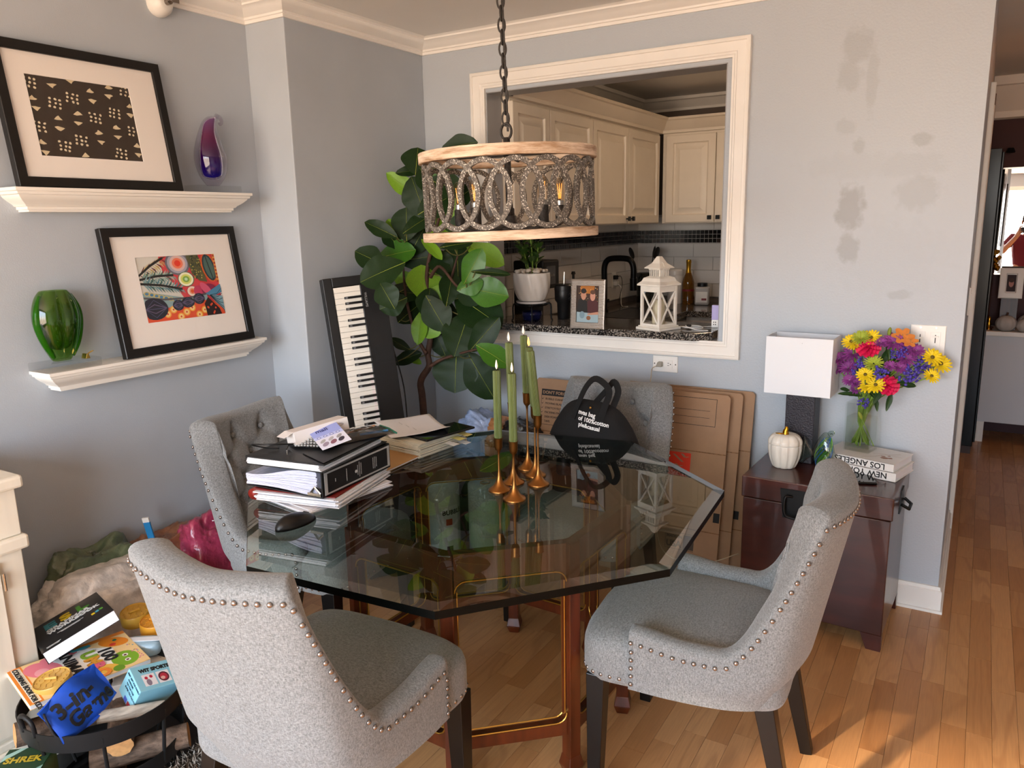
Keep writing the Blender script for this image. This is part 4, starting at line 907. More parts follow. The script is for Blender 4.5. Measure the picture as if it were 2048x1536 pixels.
leaves = [(925, 250, 95, 75, 90, 'D'), (740, 290, 105, 40, 155, 'D'), (1000, 250, 95, 45, 35, 'D'), (810, 260, 40, 30, 110, 'L'), (820, 360, 70, 50, 130, 'D'), (855, 465, 110, 68, 12, 'M'), (660, 500, 95, 62, 155, 'D'), (750, 600, 140, 85, 205, 'D'), (1010, 500, 125, 58, 8, 'D'), (1110, 430, 90, 30, -45, 'L'),
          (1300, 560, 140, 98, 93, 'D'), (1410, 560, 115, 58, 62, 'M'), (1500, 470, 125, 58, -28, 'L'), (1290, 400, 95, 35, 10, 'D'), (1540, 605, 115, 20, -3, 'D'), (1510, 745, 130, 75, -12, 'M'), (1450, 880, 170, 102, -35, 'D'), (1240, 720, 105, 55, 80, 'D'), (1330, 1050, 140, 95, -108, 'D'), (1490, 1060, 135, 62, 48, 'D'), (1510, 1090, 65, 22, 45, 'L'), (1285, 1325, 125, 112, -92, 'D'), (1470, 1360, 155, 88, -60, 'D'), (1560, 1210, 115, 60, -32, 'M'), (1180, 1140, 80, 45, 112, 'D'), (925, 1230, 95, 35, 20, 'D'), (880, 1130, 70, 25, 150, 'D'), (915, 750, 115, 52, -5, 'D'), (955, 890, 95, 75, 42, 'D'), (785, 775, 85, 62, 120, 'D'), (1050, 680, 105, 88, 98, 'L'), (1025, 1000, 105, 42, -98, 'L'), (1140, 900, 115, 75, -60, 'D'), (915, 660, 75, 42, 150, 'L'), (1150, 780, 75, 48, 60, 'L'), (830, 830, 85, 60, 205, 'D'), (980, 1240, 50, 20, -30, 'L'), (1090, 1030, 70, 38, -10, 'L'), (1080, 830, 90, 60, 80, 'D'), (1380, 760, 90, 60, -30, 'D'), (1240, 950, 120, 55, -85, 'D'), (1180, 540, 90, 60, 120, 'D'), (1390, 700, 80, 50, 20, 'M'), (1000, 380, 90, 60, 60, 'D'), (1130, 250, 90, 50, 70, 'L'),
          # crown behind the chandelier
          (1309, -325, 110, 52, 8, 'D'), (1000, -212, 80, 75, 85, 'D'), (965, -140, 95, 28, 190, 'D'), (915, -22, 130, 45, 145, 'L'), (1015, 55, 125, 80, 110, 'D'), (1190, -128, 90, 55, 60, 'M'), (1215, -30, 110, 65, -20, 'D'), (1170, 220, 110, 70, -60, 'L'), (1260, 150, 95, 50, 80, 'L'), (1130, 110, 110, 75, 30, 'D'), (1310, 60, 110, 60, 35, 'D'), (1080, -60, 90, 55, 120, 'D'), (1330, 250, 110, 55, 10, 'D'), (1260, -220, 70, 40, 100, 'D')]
rl = random.Random(21); spts = [p for b_ in [trk[4:]]+brs for p in crs(b_, 6)]
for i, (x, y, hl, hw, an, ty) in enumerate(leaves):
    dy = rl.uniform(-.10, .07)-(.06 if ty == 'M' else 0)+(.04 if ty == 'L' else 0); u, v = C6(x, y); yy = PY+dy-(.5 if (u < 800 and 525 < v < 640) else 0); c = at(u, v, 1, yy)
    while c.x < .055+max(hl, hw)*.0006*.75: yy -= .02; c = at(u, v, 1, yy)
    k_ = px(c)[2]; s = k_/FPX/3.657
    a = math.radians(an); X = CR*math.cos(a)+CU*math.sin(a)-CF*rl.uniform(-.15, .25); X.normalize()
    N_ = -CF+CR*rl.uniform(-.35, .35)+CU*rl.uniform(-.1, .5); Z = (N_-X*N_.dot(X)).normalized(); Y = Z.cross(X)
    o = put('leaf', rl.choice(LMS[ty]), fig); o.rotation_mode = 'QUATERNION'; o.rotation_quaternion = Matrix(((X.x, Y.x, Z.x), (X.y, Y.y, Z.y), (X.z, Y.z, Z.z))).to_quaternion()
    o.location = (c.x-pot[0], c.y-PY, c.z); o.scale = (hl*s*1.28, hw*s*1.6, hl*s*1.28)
    base = Vector(o.location)-X*hl*s; tg = min(spts, key=lambda q: (q-base).length)
    if (tg-base).length < .30:
        mb = MB(); mb.tube(crs([base, base.lerp(tg, .5)+Vector((0, 0, -.01)), tg], 3), .0028, 6); mb.build('petiole', mat('petiole', '6e6a3a', .6), fig, smooth=True)
# ================================================================ FLATTENED MOVING BOXES
CARD = mat('cardboard', '9c7b5f', .85, var=.06, vscale=12, bump=.05, bscale=200); CED = mat('cardboard_edge', '7c5a3c', .9, var=.3, vscale=120); INK = mat('box_ink', '1d1b1c', .8); ORG = mat('box_red', 'd2381f', .7)
def flatbox(label, x0, x1, h, yb, yt, n=2):
    """folded box leaning on the back wall: local X along wall, Y up the panel, Z towards the room"""
    t = thing('flattened_box', label, 'box', (x0, yb, 0), 0, 'flattened moving boxes against the back wall'); le = math.atan2(yt-yb, h)
    t.rotation_mode = 'QUATERNION'; t.rotation_quaternion = (Matrix.Rotation(-le, 4, 'X') @ NY).to_quaternion(); w = x1-x0
    fl = .26
    for k in range(n):
        mb = MB(); d = k*.003; z0 = -.006*k
        mb.prism([(d, 0), (w-d, 0), (w-d, h-d-.012), (w-d-.012, h-d), (d+.012, h-d), (d, h-d-.012)], z0-.0052, z0-.0004); o = mb.build('panel', CARD, t, bev=.001, seg=1)
    mb = MB(); mb.box(0, w, h*.695, h*.7, -.0004, .0004); mb.box(0, w, h*.29, h*.295, -.0004, .0004); mb.build('crease', CED, t)
    return t, w
b1, w = flatbox('flattened moving box with a printed packing list', .665, 1.0, .815, -.235, -.085, 3)
def ink(t, x0, x1, y0, y1, m=INK, z=.0006, name='print_bar'): mb = MB(); mb.box(x0, x1, y0, y1, 0, z); return mb.build(name, m, t)
ink(b1, .034, .17, .735, .765); text('lettering', "DON'T FORGET", .02, CARD, b1, T((.04, .743, .0008)), .0006)
for k, s_ in enumerate(('BUBBLE CUSHION', 'MOVING BLANKET', 'STRETCH FILM', 'PACKING PAPER', 'DISH FOAM', 'TAPE')):
    text('lettering', s_, .0135, INK, b1, T((.056, .715-k*.021, .0004))); mb = MB(); y = .715-k*.021; mb.add([(.036, y+.005, .0006), (.041, y, .0006), (.05, y+.012, .0006), (.041, y+.004, .0006)], [(0, 1, 2, 3)]); mb.build('tick_mark', INK, b1)
for x in (.034, .28): ink(b1, x, x+.0012, .60, .735)
ink(b1, .034, .28, .598, .5995); ink(b1, .02, .325, .475, .52); text('lettering', 'MEDIUM', .043, CARD, b1, T((.032, .481, .0008)), .0012)
b4, w = flatbox('rearmost flattened box reaching furthest towards the lamp', 1.10, 1.668, .825, -.17, -.02, 2); ink(b4, w-.06, w-.025, .285, .32)
b3, w = flatbox('flattened box between two others beside the chair', 1.06, 1.628, .822, -.205, -.055, 3)
b2, w = flatbox('front flattened box with a red square print behind the chair', 1.02, 1.588, .818, -.25, -.095, 2)
ox = 1.02
def bx(u, v): p = at(u, v, 1, -.2); return p.x-ox, p.z*1.01
xa, ya = bx(1345, 797); xb_, yb_ = bx(1420, 810); _, yc = bx(1410, 860)
for y in (ya-.005, yc-.0): ink(b2, .12, xb_, y, y+.0018)
ink(b2, xb_, xb_+.0018, yc, ya-.0035)
for r in (829, 843): y = bx(1400, r)[1]; ink(b2, .16, xb_-.025, y, y+.0014)
xa, ya = bx(1336, 905); xb_, yb_ = bx(1374, 912); _, yc = bx(1374, 980)
ink(b2, xb_-.10, xb_, yb_-.10, yb_, ORG)
for q in (((.02, .09), (.04, .075), (.06, .06)), ((.055, .095), (.07, .08), (.085, .085)), ((.03, .05), (.045, .04), (.06, .045))):
    mb = MB(); x, y = xb_-.10, yb_-.10; mb.add([(x+u+d, y+v, .0009) for u, v in q for d in (0, .012)], [(0, 1, 3, 2), (2, 3, 5, 4)]); mb.build('print_mark', CARD, b2)
x, y = bx(1345, 1000); text('lettering', 's', .035, CED, b2, T((xb_-.045, y, .0006))); text('lettering', 'ne.', .035, CED, b2, T((xb_-.04, y-.045, .0006)))
x, y = bx(1335, 1085); ink(b2, x-.005, x+.12, y+.06, y+.0615); ink(b2, x-.005, x+.12, y-.01, y-.0085); ink(b2, x-.005, x-.0035, y-.01, y+.06); ink(b2, x+.075, x+.12, y-.005, y+.055, mat('box_flag', '4c443c', .8)); text('lettering', 'MADE IN', .017, INK, b2, T((x, y+.038, .0006)), .0005); text('lettering', 'USA', .036, INK, b2, T((x, y, .0006)), .0012)
ink(b2, w-.03, w-.004, .285, .325)
# ================================================================ BLACK BAG ON THE FAR CHAIR
BAGM = mat('bag_canvas', '0e0d0e', .85, bump=.15, bscale=300); cb = at(1196, 820, 1, -.56)
bag = thing('tote_bag', 'black canvas bag with two handles and white lettering leaning on a chair', 'bag', (cb.x, -.60, .492), math.radians(1))
mb = MB(); rb = random.Random(2)
def bagf(u, v):
    a = PI*u; x = -math.cos(a); zt = .34*(1-abs(x)**3.2)**.6*(1-.05*x)+.015; z = zt*v
    th = .105*(1-v**4)**.6*(1-.55*abs(x)**3); w_ = .205*(1+.06*math.sin(9*v)*abs(x)); wr = .006*math.sin(14*x+5*v)*(1-v)
    return x*w_, th, z, wr
mb.grid(lambda u, v: (lambda q: (q[0], -q[1]*.8+q[3]-.0+.03*q[2], q[2]))(bagf(u, v)), 40, 18); mb.grid(lambda u, v: (lambda q: (q[0], q[1]*.5+.03*q[2], q[2]))(bagf(u, v)), 40, 18, flip=True)
mb.build('body', BAGM, bag, smooth=True, fixn=True)
for (xa, xb2, top, dy, ln_) in ((-.055, .055, .10, -.02, 0), (-.005, .075, .085, .02, .02)):
    mb = MB(); pts = crs([(xa-.01, dy-.03, .29), (xa, dy-.01, .335), (xa+.03+ln_, dy+.005, .335+top*.75), ((xa+xb2)/2+.015+ln_, dy+.01, .345+top), (xb2+.015, dy+.005, .335+top*.7), (xb2-.0, dy-.01, .335), (xb2-.005, dy-.03, .29)], 6)
    mb.tube(pts, 1, sec=[(-.012, -.0018), (.012, -.0018), (.012, .0018), (-.012, .0018)]); mb.build('handle', BAGM, bag)
mb = MB(); mb.tube(crs([(-.19, -.05, .09), (-.15, -.075, .125), (-.13, -.08, .06), (-.15, -.08, .0)], 6), 1, sec=[(-.014, -.002), (.014, -.002), (.014, .002), (-.014, .002)]); mb.build('side_strap', BAGM, bag)
mb = MB(); mb.ball((.0, -.03, .335), (.005, .003, .005), 10, 6); mb.build('snap', mat('snap_brass', 'a3773a', .3, metal=1), bag)
TW = mat('bag_white', 'f2f0ec', .7); Mt = frame_mat((.0, -.0905, .205), (1, 0, -.16), (0, -1, .12))
for k, s_ in enumerate(('nvas bag', 'of 100%cotton', 'ple&casual')):
    o = text('lettering', s_, .021, TW, bag, Matrix(((1, 0, 0, -.045+.004*k), (0, 0, -1, 0), (-.14, 1, 0, .312-.022*k), (0, 0, 0, 1))), .0006)
    for q in o.data.vertices:
        x, z = q.co.x, q.co.z; u = math.acos(max(-1, min(1, -x/.205)))/PI; xx = -math.cos(PI*u); zt = .34*(1-abs(xx)**3.2)**.6*(1-.05*xx)+.015; g_ = bagf(u, min(1, z/zt)); q.co.y = -g_[1]*.8+g_[3]+.03*z-.0022+q.co.y*.5
# ================================================================ OUTLET, SWITCH
PL = mat('plate_white', 'eeebe6', .35); SL = mat('slot_dark', '221f1d', .5)
t = thing('wall_outlet', 'white wall outlet below the pass-through casing with a plug in it', 'outlet', (1.268, 0, .898))
mb = MB(); mb.M = NY; rectframe(mb, -.057, .057, -.0365, .0365, [(0, 0), (0, .004), (.002, .006)], close=True); mb.build('plate', PL, t)
mb = MB(); mb.M = NY; rectframe(mb, -.034, .034, -.017, .017, [(0, .006), (0, .009), (.001, .0095)], close=True); mb.build('receptacle', PL, t)
for x in (-.02, .02):
    for (dx, dz, w_, h_) in ((-.004, .005, .007, .002), (-.004, -.005, .008, .002), (.006, 0, .004, .004)): mb = MB(); mb.M = NY; mb.cbox((x+dx, dz, .0095), (w_, h_, .001)); mb.build('slot', SL, t)
for x in (-.048, .048): mb = MB(); mb.M = NY; mb.cbox((x, 0, .0065), (.005, .005, .001)); mb.build('screw', SILV, t)
pg = thing('clear_plug', 'pale translucent plug with a thin cord in the wall outlet', 'plug', (1.248, -.0102, .898)); PGM = mat('plug_plastic', 'b9b4a8', .25, trans=.3)
mb = MB(); mb.M = NY; mb.prism([(-.014, -.011), (.012, -.011), (.012, .011), (-.006, .011)], .0, .022); mb.build('plug_body', PGM, pg, bev=.002)
mb = MB(); mb.tube(crs([(-.012, -.016, -.008), (-.03, -.02, -.02), (-.034, -.02, -.05), (-.02, -.06, -.1), (.02, -.09, -.15), (.06, -.13, -.28), (.1, -.17, -.36), (.08, -.22, -.55), (.14, -.32, -.72), (.3, -.32, -.75), (.44, -.26, -.7)], 6), .0022, 6); mb.build('cord', mat('cord_clear', 'b8a88f', .3), pg, smooth=True)
t = thing('dimmer_switch', 'white double slide dimmer plate behind the flowers', 'switch', (2.277, 0, 1.062))
mb = MB(); mb.M = NY; rectframe(mb, -.058, .058, -.057, .057, [(0, 0), (0, .004), (.002, .006)], close=True); mb.build('plate', PL, t)
for x in (-.025, .025):
    mb = MB(); mb.M = NY; rectframe(mb, x-.0165, x+.0165, -.033, .033, [(0, .006), (0, .0085), (.001, .009)], close=True); d = mb.build('paddle', PL, t)
    mb = MB(); mb.M = NY; mb.cbox((x, .008, .0095), (.003, .03, .001)); mb.build('slot', SL, d); mb = MB(); mb.M = NY; mb.cbox((x, .016 if x > 0 else .01, .0115), (.022, .006, .006)); mb.build('slider', PL, d, bev=.001); mb = MB(); mb.M = NY; mb.cbox((x, -.02, .0095), (.01, .007, .003)); mb.build('rocker', PL, d, bev=.001)
    for z in (-.048, .048): mb = MB(); mb.M = NY; mb.cbox((x, z, .0065), (.005, .005, .001)); mb.build('screw', SILV, t)
# ================================================================ ON THE TABLE
TT = TZ+.0006
BLKP = mat('binder_black', '0d0d0e', .38, spec=.5, bump=.06, bscale=260); PAPER = mat('paper_white', 'e9e7ea', .8, var=.04, vscale=4); PSTK = mat('paper_edges', 'c9c9dc', .8, var=.2, vscale=30, vstretch=(1, 1, 60)); REDB = mat('binder_red', '7c1f17', .4)
AB = math.radians(4); RZ = lambda a: Matrix.Rotation(a, 4, 'Z')
def wavy_stack(mb, x0, x1, y0, y1, z0, z1, n, rnd, jit=.004, mi=0):
    for k in range(n):
        a = z0+(z1-z0)*k/n; b_ = a+(z1-z0)/n*.96; j = lambda: rnd.uniform(-jit, jit); mb.box(x0+j(), x1+j(), y0+j(), y1+j(), a, b_, mi)
rnd = random.Random(9)
# loose papers at the bottom of the pile
t = thing('paper_stack', 'loose white papers under the red binder', 'papers', (.75, -1.58, TT), math.radians(-9)); mb = MB(); wavy_stack(mb, -.13, .14, -.15, .15, 0, .012, 5, rnd, .012)
tag(mb.build('sheets', PAPER, t), kind='stuff')
t = thing('ring_binder', 'dark red binder stuffed with papers under the labelled binder', 'binder', (.752, -1.585, TT+.013), math.radians(12), 'binders stacked on the table')
mb = MB(); mb.box(-.14, .14, -.155, .155, 0, .003); mb.box(-.14, .14, -.155, .155, .031, .034); mb.build('cover', REDB, t, bev=.001); mb = MB(); mb.tube([(-.14, -.155, .017), (-.14, .155, .017)], .0165, 14); mb.build('spine', REDB, t, smooth=True)
mb = MB(); wavy_stack(mb, -.125, .15, -.16, .14, .004, .030, 8, rnd, .008); tag(mb.build('sheets', PAPER, t), kind='stuff')
t = thing('ring_binder', 'large black binder with a white-edged label on its spine', 'binder', (.745, -1.585, TT+.048), AB, 'binders stacked on the table')
mb = MB(); mb.box(-.145, .145, -.16, .16, 0, .0035); mb.box(-.145, .145, -.16, .16, .0745, .078); mb.build('cover', BLKP, t, bev=.0015)
mb = MB(); mb.box(.1405, .145, -.16, .16, 0, .078); sp = mb.build('spine', BLKP, t, bev=.0015)
mb = MB(); mb.box(.145, .1462, -.15, .155, .006, .072); mb.build('label_sleeve', mat('label_silver', 'b9b7b4', .3), sp); mb = MB(); mb.box(.146, .1466, -.138, .143, .011, .067); mb.build('label_card', mat('label_black', '141314', .5), sp)
MS = frame_mat((.1469, 0, .039), (0, 0, 1), (1, 0, 0)); LW = mat('label_white', 'd8d6d2', .6)
rk = random.Random(14)
for (yy, ln_, n_) in ((.055, .036, 1), (.004, .03, 1), (-.004, .044, 1), (-.012, .034, 1), (-.07, .034, 1), (-.078, .036, 1), (-.086, .03, 1), (.105, .008, 1)):
    mb = MB(); mb.M = MS; x = -ln_/2
    while x < ln_/2: d_ = rk.uniform(.001, .0022); mb.box(x, x+d_, yy-.0014, yy+.0014, 0, .0003); x += d_+.0009
    tag(mb.build('fine_print', LW, sp), kind='stuff')
mb = MB(); mb.M = MS; mb.ball((-.002, .012, .0002), (.005, .006, .0004), 8, 4); mb.build('label_mark', LW, sp)
def pages(u, v):
    x = -.142+.27*u; z = .004+.068*v*(.55+.45*u)+.006*math.sin(7*u+3*v)*(1-u); return (x, 0, z)
mb = MB()
for k in range(16):
    v0 = k/16; v1 = v0+.05
    pts = [(-.15+.27*i/10, .004+.068*v0*(.45+.55*sstep(0, .8, i/10))+.004*math.sin(4*i/10+k*.2)) for i in range(11)]; pts2 = [(-.15+.27*i/10, .0055+.068*v1*(.45+.55*sstep(0, .8, i/10))+.004*math.sin(4*i/10+k*.2)) for i in range(11)]
    mb.prism(pts+pts2[::-1], -.152+rnd.uniform(-.004, .002), .15, axis=1)
tag(mb.build('sheets', PSTK, t, fixn=True), kind='stuff')
mb = MB()
for y in (-.145,): mb.tube([(.10, y-.012, .012), (.115, y-.012, .03), (.135, y-.012, .012)], .004, 6); mb.box(.09, .138, y-.016, y, .004, .012)
mb.build('clasp', SILV, t)
t = thing('zip_folio', 'black leather folio with papers on top of the binder pile', 'folio', (.757, -1.60, TT+.128), math.radians(9), 'binders stacked on the table')
mb = MB(); mb.box(-.13, .14, -.165, .165, 0, .003); mb.build('cover', BLKP, t, bev=.001)
mb = MB(); mb.prism([(-.13, -.165), (.14, -.165), (.14, .165), (-.05, .165), (-.13, .06)], .021, .025); mb.build('flap', BLKP, t, bev=.0015)
mb = MB(); mb.prism([(.02, -.1), (.135, -.16), (.135, .16), (.075, .16), (.07, -.02)], .0255, .028); mb.build('pocket', BLKP, t, bev=.001)
mb = MB(); mb.box(-.134, -.128, -.163, .1, 0, .025); mb.build('spine', BLKP, t, bev=.001)
mb = MB(); wavy_stack(mb, -.125, .125, -.168, .15, .003, .0205, 6, rnd, .004); tag(mb.build('sheets', PAPER, t), kind='stuff')
mb = MB(); mb.tube(crs([(-.075, -.085, .03), (-.10, -.11, .036), (-.12, -.15, .055), (-.06, -.165, .065), (-.02, -.13, .06), (-.03, -.075, .045), (-.06, -.06, .034), (-.045, -.09, .03)], 6), .0022, 6); mb.build('loop_cord', BLKP, t, smooth=True)
mb = MB(); mb.tube([(-.04, -.095, .029), (-.015, -.125, .029)], .0025, 6); mb.build('zip_pull', SILV, t)
FZ = TT+.128+.0285
def onfolio(p, z, a): return (p[0], p[1], FZ+z)
bp_ = thing('mesh_pouch', 'grey bubble pouch with a green zip holding pencils', 'pouch', (.80, -1.50, FZ), math.radians(66))
mb = MB(); mb.grid(lambda u, v: ((u-.5)*.25, (v-.5)*.13*(1-.25*(u-.5)), .004+.020*(math.sin(PI*u)*math.sin(PI*v))**.6+.002*math.sin(30*u)*math.sin(22*v)), 30, 20); mb.grid(lambda u, v: ((u-.5)*.25, (v-.5)*.13*(1-.25*(u-.5)), .001), 30, 20, flip=True)
mb.build('pouch_body', clear('bubble_film', 'b0aeb0', .15, 1.5, 2.), bp_, smooth=True)
mb = MB(); mb.tube([(.125, -.06, .004), (.128, 0, .006), (.125, .06, .004)], .003, 6); mb.build('zip', mat('zip_green', '1f6a52', .5), bp_)
for (a, c, col) in (((-.02, .02), (.1, .045), 'd8863a'), ((.02, -.02), (.11, -.03), '4a86b8')): mb = MB(); mb.tube([(a[0], a[1], .009), (c[0], c[1], .009)], .004, 6); mb.build('pencil', mat('pencil_'+col, col, .5), bp_)
bw = thing('bubble_sheet', 'clump of clear bubble wrap on the folio', 'bubble wrap', (.765, -1.585, FZ+.001), .3)
mb = MB()
rb = random.Random(6)
mb.grid(lambda u, v: ((u-.5)*.12, (v-.5)*.14, .004+.022*math.sin(PI*u)*math.sin(PI*v)), 12, 12); mb.build('film', clear('bubble_film_clear', 'd9d9d8', .1, 1.5, 2.), bw, smooth=True)
bb = MB()
for i in range(11):
    for j in range(13): u, v = (i+.5+(j % 2)*.5)/12, (j+.5)/13; bb.ball(((u-.5)*.12, (v-.5)*.14, .005+.022*math.sin(PI*u)*math.sin(PI*v)), (.0045, .0045, .003), 6, 4)
tag(bb.build('bubbles', mat('bubble_white', 'd5d3d0', .1, trans=.4, spec=.8), bw, smooth=True), kind='stuff')
wb = thing('white_carton', 'slim white carton with a handle slot on the binder pile', 'box', (.735, -1.565, FZ+.012), math.radians(72)); wb.rotation_euler = (math.radians(-6), math.radians(-5), math.radians(72))
mb = MB(); mb.box(-.095, .085, -.03, .03, 0, .04); mb.build('carton_body', mat('carton_white', 'e6ddd8', .6), wb, bev=.001)
mb = MB(); mb.add([(-.095, -.03, .04), (-.095, .03, .04), (-.125, .026, .03), (-.125, -.026, .03)], [(0, 1, 2, 3)]); mb.build('flap', mat('carton_white', 'e6ddd8'), wb, solid=.001)
mb = MB(); mb.tube(crs([(-.02, -.0308, .02), (.02, -.0308, .028), (.06, -.0308, .026), (.065, -.0308, .021), (.03, -.0308, .018), (-.015, -.0308, .016)], 5, True), .0009, 5, closed=True); mb.build('handle_slot', mat('slot_grey', 'a8a2a2', .6), wb)
cd_ = thing('leaflet', 'small violet and white printed leaflet on the binder pile', 'leaflet', (.808, -1.60, FZ+.03), math.radians(62)); cd_.rotation_euler = (math.radians(14), math.radians(-12), math.radians(62))
P = Print(-.045, .045, -.06, .06, 0.); P.poly([(0, 0), (1, 0), (1, 1), (0, 1)], 'dcd9e6').poly([(0, .62), (1, .62), (1, 1), (0, 1)], '9ba4dc').poly([(0, .5), (1, .5), (1, .62), (0, .62)], 'b9bfe6')
for k in range(4): P.oval(.16+k*.22, .56, .07, .05, '4a4f8c', 10).oval(.16+k*.22, .56, .05, .036, 'c9cdec', 10)
for k, c in enumerate(('9a8a9a', '8a5a66', '3a3440')): P.oval(.22+k*.27, .2, .13, .08, c, 12, .5)
for k, c in enumerate(('a8a4a2', 'b4aeb0', '9a9698')): P.oval(.2+k*.28, .36, .12, .06, c, 12, .5)
P.done('print', cd_); text('lettering', 'mall', .024, mat('ink_blue', '2a3170', .6), cd_, T((-.01, .035, .0008)), 0, 'CENTER'); mb = MB(); mb.box(-.045, .045, -.06, .06, -.0008, 0); mb.build('sheet', PAPER, cd_)
# folder, pads, tablet, sheet
t = thing('manila_folder', 'tan manila folder lying flat beside the binders', 'folder', (.70, -1.26, TT), math.radians(2))
mb = MB(); mb.box(-.11, .105, -.125, .115, 0, .003); mb.box(-.108, .109, -.122, .12, .007, .0085); mb.build('cover', mat('manila', 'b98d57', .6, var=.05), t, bev=.0005); mb = MB(); mb.box(-.1, .108, -.12, .118, .003, .007); mb.build('sheets', PAPER, t)
t = thing('notepad_stack', 'thick stack of yellowed notepads with sticky tabs', 'notepads', (.70, -1.05, TT), math.radians(-6)); mb = MB(); wavy_stack(mb, -.13, .125, -.12, .13, 0, .052, 14, rnd, .005); tag(mb.build('sheets', mat('pad_paper', 'd9d3be', .8, var=.12, vscale=20), t), kind='stuff')
for (x, y, z, c) in ((.12, .06, .04, 'd8cf7a'), (.125, .02, .03, 'e6e4e0'), (.12, .1, .046, 'd8c87a'), (.125, .085, .02, 'e4e4e6')):
    mb = MB(); mb.add([(x-.02, y-.02, z), (x+.045, y-.012, z-.008), (x+.045, y+.02, z-.008), (x-.02, y+.012, z)], [(0, 1, 2, 3)]); mb.build('sticky_tab', mat('tab_'+c, c, .7), t, solid=.0006)
t = thing('tablet', 'black tablet lying on the notepad stack', 'tablet', (.785, -1.03, TT+.0528), math.radians(-12)); mb = MB(); mb.box(-.055, .06, -.11, .125, 0, .008); mb.build('case', mat('tablet_black', '09090a', .2, spec=.6), t, bev=.003); mb = MB(); mb.box(-.048, .053, -.102, .117, .008, .0083); mb.build('screen', mat('tablet_screen', '050506', .06, spec=.8), t)
t = thing('loose_sheet', 'creased white sheet of paper lying across the notepads', 'paper', (.665, -1.04, TT+.0615), math.radians(-35))
mb = MB(); mb.grid(lambda u, v: ((u-.5)*.25, (v-.5)*.22, .003+.004*math.sin(5*u+2*v)+.014*max(0, u-.8)*3*v+.01*abs(v-.5)), 20, 16); mb.build('sheet', PAPER, t, smooth=True, solid=.0006)
for k in range(3): mb = MB(); mb.tube([(-.06+.05*k, -.03+.012*k, .009), (-.02+.05*k, -.028+.012*k, .0095)], .0005, 4); mb.build('pencil_line', mat('pencil_grey', '8a8788', .8), t)
# ================================================================ CANDLES
BR = mat('candlestick_gold', '9c6a38', .3, metal=1.); GRN = mat('candle_green', '5e6836', .6, var=.08, vscale=20); FLM = mat('flame_white', 'fff3e2', .4, emit='ffe6c4', estr=.25); FLY = mat('flame_lit', 'ffd08a', .4, emit='ffb24a', estr=1.5)
CND = [((999, 981), 875, 740, 725, 0, 'green fluted candle in the gold candlestick nearest the binders', 0), ((1029, 999), 882, 746, 730, 0, 'green fluted candle in the frontmost gold candlestick', 0), ((1027, 966), 805, 684, 664, -1.5, 'green fluted candle standing behind the front pair', 0), ((1056, 937), 785, 670, 652, -2, 'tallest green fluted candle at the back of the group', 0), ((1071, 951), 812, 693, 680, -4, 'green fluted candle with the amber flame', 1), ((1077, 969), 830, 700, 0, -5, 'green fluted candle tilting back beside the amber flame one', 2)]
for (b, ct, cand_top, fl, ln_, lb, lit) in CND:
    p = at(*b, 2, TZ); z1 = zat(p.x, p.y, ct+22); z2 = zat(p.x, p.y, ct); z3 = zat(p.x, p.y, cand_top)
    t = thing('candlestick', lb.replace('green fluted candle', 'gold stick of the green candle').replace('in the gold candlestick nearest', 'nearest').replace('in the frontmost gold candlestick', 'at the very front of the group'), 'candlestick', (p.x, p.y, TT), 0, 'slim gold candlesticks on the table'); h = z2-TT; g = z1-TT
    prof = [(.0, 0), (.034, 0), (.0345, .003), (.032, .006), (.02, .014), (.011, .028), (.006, .045), (.0036, .065), (.003, .1), (.003, g-.02), (.0045, g-.008), (.010, g-.002), (.0125, g+.006), (.013, h-.004), (.0145, h), (.0125, h), (.0115, h-.02), (0, h-.02)]
    mb = MB(); mb.lathe(prof[1:-1], 28, caps=True); mb.build('stick', BR, t, auto=50)
    c = thing('taper_candle', lb, 'candle', (p.x, p.y, TT+h-.0195), 0, 'green fluted taper candles'); L_ = z3-z2+.018; d = CR*math.sin(math.radians(ln_*.0))
    q = Quaternion(fwd, math.radians(ln_)); c.rotation_mode = 'QUATERNION'; c.rotation_quaternion = q
    mb = MB(); mb.lathe([(.0105, 0), (.0112, .01), (.0112, L_-.004), (.010, L_)], 40, rib=lambda a, z: 1+.06*math.cos(20*a)); mb.build('wax', GRN, c, auto=60)
    if lit < 2:
        mb = MB(); mb.tube([(0, 0, L_-.002), (0, 0, L_+.006)], .0012, 6); mb.build('wick', LEG, c)
        mb = MB(); mb.lathe([(.001, .004), (.0038, .010), (.0042, .015), (.0028, .023), (.0006, .032)], 12, (0, 0, L_)); mb.build('flame', FLY if lit else FLM, c, smooth=True)
# computer mouse on the glass
m0, m1 = at(552, 1066, 2, TZ), at(630, 1036, 2, TZ); mc = (m0+m1)/2; ml = (m1-m0).length
t = thing('computer_mouse', 'black computer mouse lying on the glass in front of the binders', 'mouse', (mc.x, mc.y, TT), math.atan2(m1.y-m0.y, m1.x-m0.x))
mb = MB(); mb.ball((0, 0, .002), (ml/2, .03, .034), 28, 16, fn=lambda p: Vector((p.x, p.y, max(p.z, 0.)*(1-.25*p.x)))); mb.build('shell', mat('mouse_black', '0a0a0b', .35), t, smooth=True)
mb = MB(); mb.tube([(ml*.22, 0, .029), (ml*.34, 0, .021)], .003, 8); mb.build('scroll_wheel', mat('mouse_grey', '3a3a3c', .5), t)
